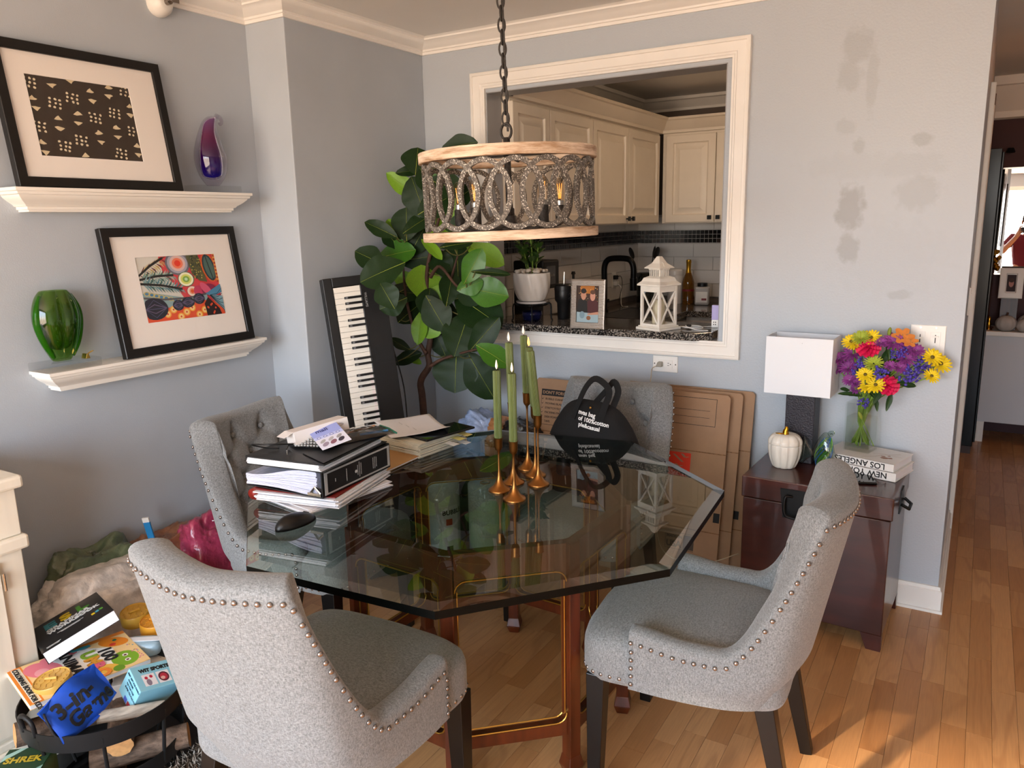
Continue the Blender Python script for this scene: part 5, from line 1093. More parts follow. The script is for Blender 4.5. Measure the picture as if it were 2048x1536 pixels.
# ================================================================ TRUNK AND THE THINGS ON IT
TRK = mat('trunk_mahogany', '3c1710', .3, var=.3, vscale=5, vstretch=(.6, 3, 3), coat=.35); HZ = .575
fl_, fr_ = at(1484, 950, 2, HZ), at(1789, 999, 2, HZ)
ta = math.atan2(fr_.y-fl_.y, fr_.x-fl_.x); tw = (fr_-fl_).length
tk = thing('trunk', 'dark mahogany trunk with black iron hardware beside the chair', 'trunk', (fl_.x, fl_.y, 0), ta)
td = .405
mb = MB(); mb.box(.006, tw-.006, .006, td-.006, .06, HZ-.085); mb.build('body', TRK, tk, bev=.003); mb = MB(); mb.box(0, tw, 0, td, HZ-.082, HZ); mb.build('lid', TRK, tk, bev=.004)
for x, y in ((0, 0), (1, 0), (0, 1), (1, 1)):
    mb = MB(); sx, sy = (1, -1)[x], (1, -1)[y]; x0, y0 = (.006, tw-.006)[x], (.006, td-.006)[y]
    mb.add([(x0, y0, .06), (x0+sx*.07, y0, .06), (x0+sx*.07, y0+sy*.03, .06), (x0, y0+sy*.03, .06), (x0, y0, 0), (x0+sx*.048, y0, 0), (x0+sx*.048, y0+sy*.025, 0), (x0, y0+sy*.025, 0)], [(0, 1, 2, 3), (4, 5, 6, 7), (0, 1, 5, 4), (1, 2, 6, 5), (2, 3, 7, 6), (3, 0, 4, 7)]); mb.build('foot', TRK, tk, fixn=True)
IR = mat('trunk_iron', '0b0b0c', .45, metal=.4)
mb = MB(); mb.prism([((tw*.42)-.075, HZ-.025), ((tw*.42)+.075, HZ-.025), ((tw*.42)+.062, HZ-.135), ((tw*.42)-.062, HZ-.135)], -.005, .0, axis=1); hp = mb.build('hasp_plate', IR, tk, fixn=True)
mb = MB(); mb.tube(crs([((tw*.42)-.03, -.006, HZ-.05), ((tw*.42)-.052, -.02, HZ-.052), ((tw*.42)-.052, -.024, HZ-.11), ((tw*.42)-.03, -.022, HZ-.125), ((tw*.42)+.03, -.022, HZ-.125), ((tw*.42)+.05, -.024, HZ-.11), ((tw*.42)+.05, -.02, HZ-.052), ((tw*.42)+.03, -.006, HZ-.05)], 5), .005, 8); mb.build('bail_handle', IR, hp, smooth=True)
mb = MB(); mb.prism([(td/2-.06, HZ-.1), (td/2+.06, HZ-.1), (td/2+.03, HZ-.02), (td/2-.03, HZ-.02)], tw-.001, tw+.004, axis=0); mb.tube([(tw+.006, td/2-.04, HZ-.07), (tw+.03, td/2-.03, HZ-.085), (tw+.03, td/2+.03, HZ-.085), (tw+.006, td/2+.04, HZ-.07)], .006, 8); mb.build('side_handle', IR, tk, fixn=True)
Z0 = HZ+.0006
# lamp
lp = thing('table_lamp', 'table lamp with a white box shade and dark leather block base', 'lamp', (1.872, -.105, Z0), math.radians(-2))
mb = MB(); mb.box(-.054, .054, -.05, .05, 0, .33); mb.build('base', mat('lamp_leather', '221d26', .45, bump=.35, bscale=160), lp, bev=.003)
SH = mat('lamp_linen', 'e8ebf0', .8); s0 = at(1529, 785, 1, -.175); s1 = at(1662, 796, 1, -.175); sw = s1.x-s0.x; zt = at(1532, 672, 1, -.175).z-Z0; zb = (s0.z+s1.z)/2-Z0
xs = s0.x-1.872
mb = MB(); n_ = [(xs, -.075), (xs+sw, -.075), (xs+sw, .07), (xs, .07)]
def shell4(p, z0, z1, th):
    vs = [(x, y, z) for z in (z0, z1) for x, y in p]; cx = sum(q[0] for q in p)/4; cy = sum(q[1] for q in p)/4
    inn_ = [(x+math.copysign(th, cx-x), y+math.copysign(th, cy-y)) for x, y in p]; vs += [(x, y, z) for z in (z0, z1) for x, y in inn_]
    fs = []
    for i in range(4): j = (i+1) % 4; fs += [(i, j, 4+j, 4+i), (8+j, 8+i, 12+i, 12+j), (4+i, 4+j, 12+j, 12+i), (j, i, 8+i, 8+j)]
    return vs, fs
mb.add(*shell4(n_, zb, zt, .003)); mb.build('shade', SH, lp)
mb = MB(); mb.tube([(xs, 0, zt-.02), (xs+sw, 0, zt-.02)], .0015, 6); mb.tube([(0, -.075, zt-.02), (0, .07, zt-.02)], .0015, 6); mb.tube([(0, 0, .33), (0, 0, zt-.02)], .004, 8); mb.build('shade_spider', SILV, lp)
# ceramic pumpkin
pk = thing('ceramic_pumpkin', 'cream ceramic pumpkin jar with a gold stem', 'pumpkin', (1.836, -.225, Z0))
CER = mat('ceramic_cream', 'e9e2d6', .3, spec=.5, var=.03, vscale=15)
rib = lambda a, z: 1-.10*(1-abs(math.cos(4.5*a)))**3
pr2 = [tuple(q)[:2] for q in crs([(.038, 0, 0), (.044, .004, 0), (.056, .035, 0), (.0625, .07, 0), (.0625, .092, 0)], 4)]; lid = [tuple(q)[:2] for q in crs([(.0635, .093, 0), (.062, .108, 0), (.05, .124, 0), (.03, .131, 0), (.012, .128, 0)], 4)]
mb = MB(); mb.lathe(pr2, 54, rib=rib); mb.build('jar', CER, pk, smooth=True); mb = MB(); mb.lathe(lid, 54, rib=rib); mb.build('lid', CER, pk, smooth=True)
GLD = mat('gilt', 'c8902a', .22, metal=1); mb = MB(); mb.tube(crs([(0, 0, .126), (0, 0, .14), (.003, 0, .15), (.001, .0, .158)], 4), lambda q: .013-.008*q, 10); mb.build('stem', GLD, pk, smooth=True); mb = MB(); mb.ball((-.02, -.012, .131), (.016, .008, .003), 10, 6); mb.build('gold_leaf', GLD, pk, smooth=True)
# books
BKW = mat('book_white', 'eae6e2', .4); ba = math.radians(-14)
def book(label, c, w, d, h, z, a, spine, sz, cover=BKW, marb=False):
    t = thing('art_book', label, 'book', (c[0], c[1], z), a, 'art books on the trunk')
    mb = MB(); mb.box(-w/2, w/2, -d/2, d/2, 0, .003); mb.box(-w/2, w/2, -d/2, d/2, h-.003, h); mb.box(-w/2, w/2, -d/2, -d/2+.003, 0, h); mb.build('cover', cover, t, bev=.001)
    mb = MB(); mb.box(-w/2+.004, w/2-.004, -d/2+.003, d/2-.004, .003, h-.003); mb.build('pages', PAPER, t)
    if spine: text('lettering', spine, sz, INK, t, frame_mat((w/2-.03, -d/2-.0006, h*.82), (-1, 0, 0), (0, -1, 0)), .0005)
    if marb:
        P = Print(-w/2+.02, w/2-.005, -d/2+.01, d/2-.01, h+.0003)
        for q in ((.78, .3, .07), (.85, .35, .05), (.74, .4, .04), (.8, .5, .03)): P.oval(q[0], q[1], q[2]*.7, q[2], 'a67c66', 9, .5, .3, random.Random(2))
        P.line([(.5, .1), (.65, .3), (.7, .5), (.9, .8)], .012, 'c3b1a6').line([(.55, .5), (.7, .6), (.98, .55)], .01, 'c3b1a6'); P.done('cover_print', t)
    return t
bc_ = (2.115, -.115)
book('lower white book with black spine lettering on the trunk', (bc_[0]+.004, bc_[1]-.004), .27, .19, .034, Z0, ba, 'NEW YORK', .03)
book('upper white book under the flower vase reading LOS ANGELES', bc_, .265, .185, .030, Z0+.0345, ba-.03, 'LOS ANGELES', .03, BKW, True)
VZ = Z0+.0345+.0306
# remote / phone
t = thing('slim_phone', 'slim black phone lying on the trunk beside the books', 'phone', (2.118, -.245, Z0), math.radians(20)); mb = MB(); mb.box(-.035, .035, -.07, .07, 0, .008); mb.build('case', mat('tablet_black', '09090a'), t, bev=.003)
mb = MB(); mb.box(-.031, .031, -.066, .066, .008, .0083); mb.build('screen', mat('tablet_screen', '050506'), t)
# glass fish
gf = thing('glass_fish', 'art glass fish with blue and green swirls', 'figurine', (1.978, -.232, Z0), math.radians(-25))
GFM = clear('fish_glass', 'dfeae6', .02, 1.5, 2.)
mb = MB(); mb.ball((0, 0, .078), (.044, .026, .078), 24, 16, fn=lambda p: Vector((p.x*(1-.45*max(0, p.z))+.10*p.z, p.y, p.z))); mb.build('body', GFM, gf, smooth=True)
mb = MB(); mb.grid(lambda u, v: (-.035-.055*u, (v-.5)*.012, .055+(v-.5)*.0+(.055*(u**1.5))*(1 if v > .5 else -1)*abs(v-.5)*2+.01*u), 8, 7); mb.build('tail', GFM, gf, smooth=True, solid=.008); mb = MB(); mb.tube(crs([(.03, 0, .145), (.02, 0, .155), (.035, 0, .16)], 4), .008, 8); mb.build('fin', GFM, gf, smooth=True)
for k in range(14):
    a0 = k*2*PI/14; col = ('2a5cb8', '3f8a3a', '7fae2a', '1f6a8a')[k % 4]
    mb = MB(); mb.tube([(.032*math.cos(a0+s_*2.2)*(math.sin(PI*(.12+.76*s_)))+.03*(s_-.5)-.0, .018*math.sin(a0+s_*2.2)*math.sin(PI*(.12+.76*s_)), .012+.125*s_) for s_ in [i/12 for i in range(13)]], .0017, 5); mb.build('colour_thread', mat('thread_'+col, col, .3), gf, smooth=True)
mb = MB(); mb.ball((.0, 0, .05), (.03, .015, .04), 14, 8); mb.build('green_core', mat('fish_green', '5d8a3a', .1, trans=.5), gf, smooth=True)
# vase of flowers
vs_ = thing('glass_flower_vase', 'square clear glass vase of water on the white books', 'vase', (2.085, -.085, VZ), math.radians(-14))
VG = clear('vase_glass', 'fcfdfc', .01, 1.5, 1.6); VH = .185
mb = MB(); mb.add(*shell4([(-.048, -.042), (.048, -.042), (.048, .042), (-.048, .042)], 0, VH, .004)); mb.box(-.044, .044, -.038, .038, .0, .014); mb.build('glass_wall', VG, vs_)
mb = MB(); mb.box(-.0435, .0435, -.0375, .0375, .0145, .13); mb.build('water', clear('water', 'fafbf6', .0, 1.33, 1.), vs_)
bq = thing('bouquet', 'mixed bouquet of yellow, purple, pink and violet flowers in the vase', 'flowers', (2.085, -.085, VZ+.0155))
STM = mat('stem_green', '6f8c30', .5, var=.2, vscale=30); BLF = mat('bouquet_leaf', '1f3d18', .45, var=.2, vscale=30); PET = {'y': mat('petal_yellow', 'f2d11a', .55), 'p': mat('petal_purple', '8a3a86', .55, var=.3, vscale=90), 'r': mat('petal_pink', 'd81850', .55, var=.1, vscale=60), 'v': mat('petal_violet', '5040a8', .6, var=.2, vscale=80), 'o': mat('petal_orange', 'd9843a', .5), 'g': mat('petal_lime', 'a8b43a', .6)}
CEN = mat('flower_centre', '6b5a1c', .8)
rf = random.Random(8)
def daisy(c, n, r, npet, m, lay=2, cen=True):
    q = Vector(n).to_track_quat('Z', 'Y').to_matrix().to_4x4(); M_ = T(c) @ q
    mb = MB(); mb.M = M_
    for L_ in range(lay):
        for k in range(npet):
            a = 2*PI*(k+.5*L_)/npet+rf.uniform(-.08, .08); w_ = r*.9*math.sin(PI/npet)*.72; up = .25+.35*L_; rr_ = r*(1-.22*L_)
            R_ = Matrix.Rotation(a, 4, 'Z'); vs = [R_ @ Vector(v) for v in ((r*.08, 0, 0), (rr_*.55, -w_, rr_*up*.45), (rr_*.95, -w_*.6, rr_*up*.6), (rr_*1.02, 0, rr_*up*.62), (rr_*.95, w_*.6, rr_*up*.6), (rr_*.55, w_, rr_*up*.45), (rr_*.6, 0, rr_*up*.33))]
            mb.add(vs, [(0, 1, 6), (1, 2, 3, 6), (6, 3, 4, 5), (0, 6, 5)])
    o = mb.build('blossom', m, bq)
    if cen: cb_ = MB(); cb_.M = M_; cb_.ball((0, 0, r*.12), (r*.2, r*.2, r*.12), 10, 6); cb_.build('flower_centre', CEN, o, smooth=True)
    return o
def carn(c, n, r, m):
    q = Vector(n).to_track_quat('Z', 'Y').to_matrix().to_4x4(); mb = MB(); mb.M = T(c) @ q
    for L_ in range(5):
        f = L_/4; rr_ = r*(1-.7*f)
        mb.grid(lambda u, v: (rr_*v*math.cos(2*PI*u), rr_*v*math.sin(2*PI*u), r*(.1+.5*f)*v**.5+r*.13*math.sin(2*PI*u*(13-2*L_)+L_)*v*v), 60, 5, wrap=True)
    return mb.build('blossom', m, bq, smooth=True)
def stat(c, r):
    mb = MB()
    for k in range(26): d = Vector((rf.gauss(0, 1), rf.gauss(0, 1), rf.gauss(0, .8))).normalized()*r*rf.uniform(.5, 1); mb.ball((c[0]+d.x, c[1]+d.y, c[2]+d.z), (r*.2, r*.2, r*.17), 6, 4)
    return tag(mb.build('blossom_cluster', PET['v'], bq, smooth=False), kind='stuff')
BX, BY, BZ = 2.085, -.085, VZ+.0155
def fp(u, v, dy): p = at(u, v, 1, BY+dy); return Vector((p.x-BX, p.y-BY, p.z-BZ))
def C4(x, y): return (1440+x/3.938, 600+y/3.938)
heads = [('y', 1035, 330, 17), ('y', 1190, 300, 18), ('y', 1060, 350, 15), ('g', 1110, 300, 17), ('r', 1170, 380, 24), ('p', 1050, 420, 20), ('p', 940, 465, 16), ('p', 1010, 535, 17), ('p', 935, 545, 13), ('v', 1125, 495, 12), ('v', 1075, 550, 10), ('g', 1210, 500, 17), ('p', 1270, 335, 12), ('p', 1370, 335, 21), ('p', 1470, 385, 17), ('p', 1545, 400, 15), ('o', 1440, 290, 18), ('o', 1490, 325, 14), ('p', 1465, 460, 18), ('v', 1440, 410, 12), ('v', 1580, 480, 13), ('v', 1525, 540, 14), ('v', 1620, 540, 12), ('v', 1460, 605, 15), ('v', 1525, 615, 12), ('y', 1670, 455, 19), ('y', 1735, 505, 20), ('y', 1665, 600, 15), ('y', 1145, 590, 16), ('y', 1160, 670, 18), ('y', 1225, 670, 17), ('r', 1320, 675, 22), ('v', 1265, 575, 14), ('p', 1020, 630, 13), ('p', 1065, 655, 11), ('p', 1070, 705, 11), ('v', 1130, 810, 11), ('p', 1420, 535, 13), ('p', 1340, 520, 11), ('v', 1380, 430, 10)]
neck = Vector((0, 0, .165))
for i, (k, x, y, r) in enumerate(heads):
    f = math.hypot(x-1290, (y-560))/450; dy = -.10+.11*min(1, f)+rf.uniform(-.02, .02); u, v = C4(x, y); c = fp(u, v, dy); rr_ = r*1.0*px((c.x+BX, c.y+BY, c.z+BZ))[2]/FPX
    n = (c-Vector((0, .03, .12))).normalized()*.8+Vector((-.1, -.75, .25)); n.normalize()
    if k == 'r': carn(c, n, rr_, PET[k])
    elif k == 'v': stat(c, rr_*1.1)
    elif k == 'o': daisy(c, n, rr_*1.2, 6, PET[k], 1, False)
    else: daisy(c, n, rr_*1.12, 15 if k != 'g' else 20, PET[k], 3 if k != 'y' else 2, k == 'y')
    a = rf.uniform(0, 2*PI); bz = rf.uniform(.0, .02); base = Vector((.03*math.cos(a), .025*math.sin(a), bz)); mid = Vector((base.x*-.5, base.y*-.5, .12))
    if y < 790: mb = MB(); mb.tube(crs([base, mid, neck+(c-neck)*.35+Vector((0, .01, .0)), c-n*.004], 4), .0026, 6); mb.build('flower_stem', STM, bq, smooth=True)
lf = leafmesh('leaf', BLF, 5)
for (x, y, hl, hw, an) in ((1040, 745, 110, 16, 175), (1460, 665, 90, 22, -8), (1330, 600, 55, 30, -20), (1300, 450, 100, 22, 60), (1380, 470, 80, 18, 25), (1180, 720, 90, 20, 130), (1240, 760, 70, 18, 60), (1330, 800, 80, 18, 75), (985, 705, 40, 14, 170), (1200, 540, 70, 20, 95), (1320, 390, 80, 15, 100), (1280, 640, 80, 25, 80), (1230, 820, 60, 15, 100)):
    u, v = C4(x, y); c = fp(u, v, -.03); s_ = px((c.x+BX, c.y+BY, c.z+BZ))[2]/FPX/3.938; a = math.radians(an); X = (CR*math.cos(a)+CU*math.sin(a)).normalized(); Z = (-CF+CU*.5); Z = (Z-X*Z.dot(X)).normalized(); Y = Z.cross(X)
    o = put('leaf', lf, bq); o.rotation_mode = 'QUATERNION'; o.rotation_quaternion = Matrix(((X.x, Y.x, Z.x), (X.y, Y.y, Z.y), (X.z, Y.z, Z.z))).to_quaternion(); o.location = c; o.scale = (hl*s_, hw*s_*1.4, hl*s_)
for (x, y, tx, ty, base) in ((1335, 250, 1305, 400, 1), (1105, 910, 1210, 1150, 0)):
    c = fp(*C4(x, y), -.02 if base else -.055); c2 = fp(*C4(tx, ty), -.02 if base else -.03); d = (c-c2).normalized(); mb = MB(); mb.M = T(c) @ d.to_track_quat('Z', 'Y').to_matrix().to_4x4(); mb.ball((0, 0, 0), (.007, .007, .017), 10, 8); mb.build('lily_bud', mat('bud_green', '7d8a2c', .5), bq, smooth=True); mb = MB(); mb.tube([c-d*.014, c2], .0018, 6); mb.build('flower_stem', STM, bq)
# ================================================================ CREAM CABINET AT THE EDGE
FC = mat('console_cream', 'e2d8c6', .5, var=.05, vscale=4, vstretch=(6, 6, .5)); CX, CYE = .2, -2.2
t = thing('side_cabinet', 'cream painted cabinet with panelled doors beside the log basket', 'cabinet', (-Q+.02, CYE, 0)); D_ = CX-(-Q+.02); LC = 1.3
mb = MB(); mb.box(0, D_, -LC, 0, .09, .81); mb.build('body', FC, t, bev=.003)
mb = MB(); mb.box(-.0, D_+.025, -LC-.02, .02, .835, .87); mb.build('top', FC, t, bev=.008)
mb = MB(); mb.box(0, D_+.004, -LC, .004, .70, .835); mb.build('frieze', FC, t, bev=.003)
mb = MB(); mb.box(0, D_+.02, -LC-.015, .015, .66, .70); mb.build('waist_moulding', FC, t, bev=.008)
mb = MB(); mb.box(0, D_+.02, -LC-.015, .015, 0, .10); mb.box(0, D_+.012, -LC-.01, .01, .10, .125); mb.build('plinth', FC, t, bev=.005)
for y0 in (-.46, -.86):
    d = door(t, T((D_, y0, .14)) @ PX, .39, .50, None, FC, prof=[(0, 0), (0, .014), (.06, .014), (.064, .006), (.075, .004)])
    for z in (.2, .56):
        mb = MB(); mb.tube([(D_+.016, y0+.397, z), (D_+.016, y0+.397, z+.05)], .004, 8); mb.build('hinge', SILV, d)
# ================================================================ LOG BASKET
BI = mat('basket_iron', '1b1b1c', .5, metal=.3); bcx, bcy = .455, -2.165
bs = thing('log_basket', 'black iron log basket with curved bands', 'basket', (bcx, bcy, .0135))
def band(r, z0, z1, name, a0=0, a1=2*PI, n=48, th=.003):
    mb = MB(); closed = a1-a0 > 6.2; vs = []; fs = []; m_ = n if closed else n+1
    for i in range(m_):
        a = a0+(a1-a0)*i/n
        for q, z in ((r, z0), (r+.004, z1), (r+.004-th, z1), (r-th, z0)): vs.append((q*math.cos(a), q*math.sin(a), z))
    for i in range(n if closed else n):
        j = (i+1) % m_
        for k in range(4): fs.append((i*4+k, j*4+k, j*4+(k+1) % 4, i*4+(k+1) % 4))
    mb.add(vs, fs); return mb.build(name, BI, bs, fixn=True, auto=40)
band(.205, .222, .272, 'upper_band'); band(.185, .075, .122, 'lower_band')
for k in range(8):
    a = k*PI/4+.2; c, s_ = math.cos(a), math.sin(a); mb = MB(); mb.tube([(c*.203, s_*.203, .25), (c*.183, s_*.183, .09), (c*.15, s_*.15, .006)], .005, 8); mb.build('upright', BI, bs)
band(.15, .0, .012, 'base_band')
for k in range(5): mb = MB(); x = -.11+.055*k; l_ = math.sqrt(.148**2-x*x); mb.tube([(x, -l_, .008), (x, l_, .008)], .004, 6); mb.build('base_bar', BI, bs)
mb = MB(); hx, hy = at(60, 1440, 2, .31).x-bcx, at(60, 1440, 2, .31).y-bcy; a = math.atan2(hy, hx); 
mb.tube(crs([(.205*math.cos(a-.12), .205*math.sin(a-.12), .26), (.21*math.cos(a-.12), .21*math.sin(a-.12), .30), (.212*math.cos(a), .212*math.sin(a), .315), (.21*math.cos(a+.12), .21*math.sin(a+.12), .30), (.205*math.cos(a+.12), .205*math.sin(a+.12), .26)], 5), .006, 8); mb.build('handle', BI, bs, smooth=True)
BK2 = mat('log_bark', '6a5546', .9, var=.45, vscale=25, vstretch=(1, 1, 4), bump=.7, bscale=40); BRC = mat('log_birch', 'b3a89a', .85, var=.3, vscale=18, vstretch=(1, 1, 8), bump=.3); END = mat('log_end', 'c8925c', .8, var=.15, vscale=60)
def log(label, a, b, r, m=BK2):
    a, b = Vector(a), Vector(b); t = thing('firewood_log', label, 'log', a, 0, 'firewood logs in the basket'); d = b-a; mb = MB(); rn = random.Random(int(r*9e4)); n = 20; rows = 9; vs = []; fs = []
    X = Vector((0, 0, 1)).cross(d).normalized(); Y = d.normalized().cross(X); wob = [rn.uniform(.93, 1.07) for _ in range(n)]
    for i in range(rows):
        for k in range(n): an = 2*PI*k/n; rr = r*wob[k]*(1+rn.uniform(-.025, .025)); vs.append(d*i/(rows-1)+X*rr*math.cos(an)+Y*rr*math.sin(an))
    for i in range(rows-1):
        for k in range(n): fs.append((i*n+k, i*n+(k+1) % n, (i+1)*n+(k+1) % n, (i+1)*n+k))
    mb.add(vs, fs); mb.build('bark', m, t, smooth=True, fixn=True)
    for i in (0, rows-1):
        e = MB(); e.add([v+(d.normalized()*(-.001 if i == 0 else .001)) for v in vs[i*n:(i+1)*n]], [tuple(range(n))]); e.build('cut_end', END, t, fixn=False)
zb0 = .0135
log('log poking out beyond the basket next to the cabinet', (.325, -2.345, .205), (.43, -2.03, .17), .031)
log('thick log with a pale cut end in the middle of the basket', (.555, -2.20, .165), (.36, -2.06, .20), .034)
log('low log resting behind the lower basket band', (.47, -2.235, .105), (.62, -2.04, .12), .033)
log('small silvery birch branch under the blue bag', (.53, -2.235, .262), (.62, -2.10, .245), .017, BRC)
log('reddish split log at the bottom of the basket', (.52, -2.21, .052), (.36, -2.1, .05), .03)
mb = MB(); mb.box(.05, .548, -2.62, -1.86, .0005, .0125); tag(mb.build('hearth_tray', mat('tray_black', '141414', .6, var=.3, vscale=30), bev=.002), 'flat black tray under the log basket', 'tray')
# shag rug
rg = thing('shag_rug', 'brown and cream shag rug in front of the log basket', 'rug', (0, 0, 0)); rr0 = (.552, .93, -2.75, -1.90)
mb = MB(); mb.box(*rr0, .0005, .012); mb.build('backing', mat('rug_backing', '4a3f36', .9), rg)
mb = MB(); rn = random.Random(12)
for k in range(11000):
    x, y = rn.uniform(rr0[0], rr0[1]), rn.uniform(rr0[2], rr0[3]); h = rn.uniform(.018, .034); dx, dy = rn.gauss(0, .012), rn.gauss(0, .012); w_ = .0022; a = rn.uniform(0, PI); c, s_ = w_*math.cos(a), w_*math.sin(a); mi = rn.choice((0, 0, 1, 1, 1, 2))
    mb.add([(x-c, y-s_, .01), (x+c, y+s_, .01), (x+dx*.5+c, y+dy*.5+s_, h*.7), (x+dx*.5-c, y+dy*.5-s_, h*.7), (x+dx, y+dy, h)], [(0, 1, 2, 3), (3, 2, 4)], mi)
tag(mb.build('pile', [mat('rug_brown', '6a5a4c', .95), mat('rug_cream', 'c9bdb0', .95), mat('rug_dark', '3a312a', .95)], rg), kind='stuff')
# ================================================================ BOOKS AND BOXES IN THE BASKET
def slab(name, label, cat, corners, th, cover, group=None, pages=True):
    """book or box lid lying on a quad of world points (tl, tr, br, bl of its upper face); returns thing, local frame matrix, w, h"""
    a, b_, c, d = [Vector(p) for p in corners]; ce = (a+b_+c+d)/4; X = ((b_-a)+(c-d)).normalized(); Y = ((a-d)+(b_-c)); Y = (Y-X*Y.dot(X)).normalized(); Z = X.cross(Y)
    w = ((b_-a).length+(c-d).length)/2; h = ((a-d).length+(b_-c).length)/2
    t = thing(name, label, cat, ce-Z*th, 0, group); t.rotation_mode = 'QUATERNION'; t.rotation_quaternion = Matrix(((X.x, Y.x, Z.x), (X.y, Y.y, Z.y), (X.z, Y.z, Z.z))).to_quaternion()
    if pages:
        mb = MB(); mb.box(-w/2, w/2, -h/2, h/2, th-.0012, th); mb.box(-w/2, w/2, -h/2, h/2, 0, .0012); mb.box(-w/2, -w/2+.0012, -h/2, h/2, 0, th); mb.build('cover', cover, t)
        mb = MB(); mb.box(-w/2+.002, w/2-.001, -h/2+.001, h/2-.001, .0012, th-.0012); mb.build('pages', PAPER, t)
    return t, w, h
GB = 'things heaped in the log basket'
def onplane(u, v, P0, n): d = CF+CR*((u-1024)/FPX)+CU*((768-v)/FPX); return CAM+d*((P0-CAM).dot(n)/d.dot(n))
wn = Vector((math.sin(math.radians(20))*math.cos(math.radians(225)), math.sin(math.radians(20))*math.sin(math.radians(225)), math.cos(math.radians(20)))); wp = at(140, 1245, 2, .385)
t, w, h = slab('workbook', 'thick black grammar workbook with ESL in coloured letters', 'book', [onplane(u, v, wp, wn) for u, v in ((61, 1262), (192, 1184), (228, 1220), (82, 1309))], .036, mat('workbook_black', '151517', .3, spec=.5), GB)
for k, (ch_, c) in enumerate((('E', '3f8f9c'), ('S', 'd8b41c'), ('L', '4a8f2c'))): text('lettering', ch_, .07, mat('esl_'+c, c, .5), t, T((-.068+.047*k, .045, .0368)), .003)
for k, (s_, z_) in enumerate((('GRAMMAR', .029), ('WORKBOOK', .028))): text('lettering', s_, z_, LW, t, T((-.066, .017-.025*k, .0368)), .0012, sx=.88)
mb = MB(); mb.box(-.045, .03, -.035, -.033, .036, .0363); mb.box(-.035, .02, -.042, -.04, .036, .0363); mb.box(-.085, -.045, -.105, -.103, .036, .0363); mb.box(-.085, -.05, -.112, -.11, .036, .0363); mb.build('print_bar', LW, t)
for k, c in enumerate(('d8b41c', '4a9aac', '4a8f2c')): mb = MB(); mb.cbox((.055+.012*k, -.055+.004*k, .0363), (.010, .014, .0006)); mb.build('print_dot', mat('esl_'+c, c), t)
t, w, h = slab('colouring_book', 'bright colouring book reading 100 JUMBO ANIMALS', 'book', [at(230, 1250, 2, .325), at(283, 1307, 2, .31), at(78, 1425, 2, .31), at(26, 1357, 2, .325)], .014, mat('colouring_cover', 'efc98a', .35), GB)
P = Print(-w/2+.001, w/2-.001, -h/2+.001, h/2-.001, .0142)
P.poly([(.0, 0), (1, 0), (1, 1), (0, 1)], 'f3cf94').poly([(0, 0), (1, 0), (1, .11), (0, .11)], 'e8862c').poly([(.03, .025), (.97, .025), (.97, .095), (.03, .095)], 'f2ead8').poly([(.1, .35), (.3, .3), (.8, .36), (1, .5), (.75, .8), (.35, .82), (.1, .6)], 'f4f1ec').poly([(0, .5), (.08, .5), (.08, 1), (0, 1)], 'e8862c')
P.oval(.28, .24, .24, .13, 'e87f8e', 20, .3).oval(.34, .22, .1, .06, 'f0a3ab', 14).oval(.08, .3, .07, .05, 'e87f8e', 12).oval(.74, .84, .2, .115, '7fb02a', 20).oval(.66, .86, .04, .026, 'f6f2ea', 12).oval(.8, .85, .04, .026, 'f6f2ea', 12).oval(.665, .858, .02, .014, '5a2a1a', 10).oval(.8, .848, .02, .014, '5a2a1a', 10).oval(.84, .66, .13, .09, 'e8b84a', 18, .4).oval(.93, .74, .08, .05, '6a9a24', 14)
P.oval(.22, .86, .17, .1, 'ee8a1e', 20, .5).oval(.18, .88, .03, .02, '2a6a4a', 10).oval(.28, .84, .04, .03, 'd83a2a', 10).oval(.1, .62, .05, .05, '8a94a2', 12).oval(.12, .52, .05, .04, 'd8707a', 12)
for q in range(14): P.oval(.4+rn.random()*.5, .95+rn.uniform(-.03, .03), .012, .009, rn.choice(('d86a9a', '5aa0b8', 'e0a040', 'b06ac0')), 6)
P.done('cover_print', t)
text('lettering', '100', .05, INK, t, T((-.04, h*.19, .0162)), .0016)
for k, (c_, col) in enumerate(zip('JUMBO', ('3f9aa0', '8aae3a', 'e0a03a', 'd8627a', 'e8862c'))): text('lettering', c_, .052, mat('jumbo_'+col, col, .5), t, T((-.085+.036*k, h*.05, .0162)), .003)
text('lettering', 'ANIMALS', .044, INK, t, T((-.095, -h*.10, .0162)), .0014)
text('lettering', 'COLORING BOOK FOR KIDS', .0175, INK, t, T((-w/2+.01, -h/2+.011, .0162)), .0006)
def tin(label, c, r, h, tilt, col):
    t = thing('round_toy_tin', label, 'container', c, 0, GB); t.rotation_euler = tilt; m = mat('tin_'+col, col, .35)
    mb = MB(); mb.lathe([(r*.93, 0), (r, .003), (r, h-.004), (r*.96, h), (r*.93, h), (r*.91, h-.003), (0.001, h-.003)], 40, caps=False); mb.add([(r*.93*math.cos(2*PI*k/40), r*.93*math.sin(2*PI*k/40), 0) for k in range(40)], [tuple(range(40))[::-1]]); mb.build('tin_body', m, t, auto=40)
    mb = MB(); mb.tube([(-r*.35, 0, h+.001), (r*.35, 0, h+.001)], .004, 8); mb.build('thumb_bar', m, t)
    for k in range(-2, 3):
        l_ = math.sqrt(max(0, .8-(k*.36)**2))*r; pts = [(k*.36*r+((q % 2)-.5)*r*.12, -l_+2*l_*q/8, h-.0025) for q in range(9)]; mb = MB(); mb.tube(pts, .0012, 4); mb.build('ridge', m, t)
tin('golden round tin lying on the colouring book', at(110, 1375, 2, .305)+Vector((0, 0, .001)), .048, .03, (math.radians(8), math.radians(-6), .5), 'c79b4a')
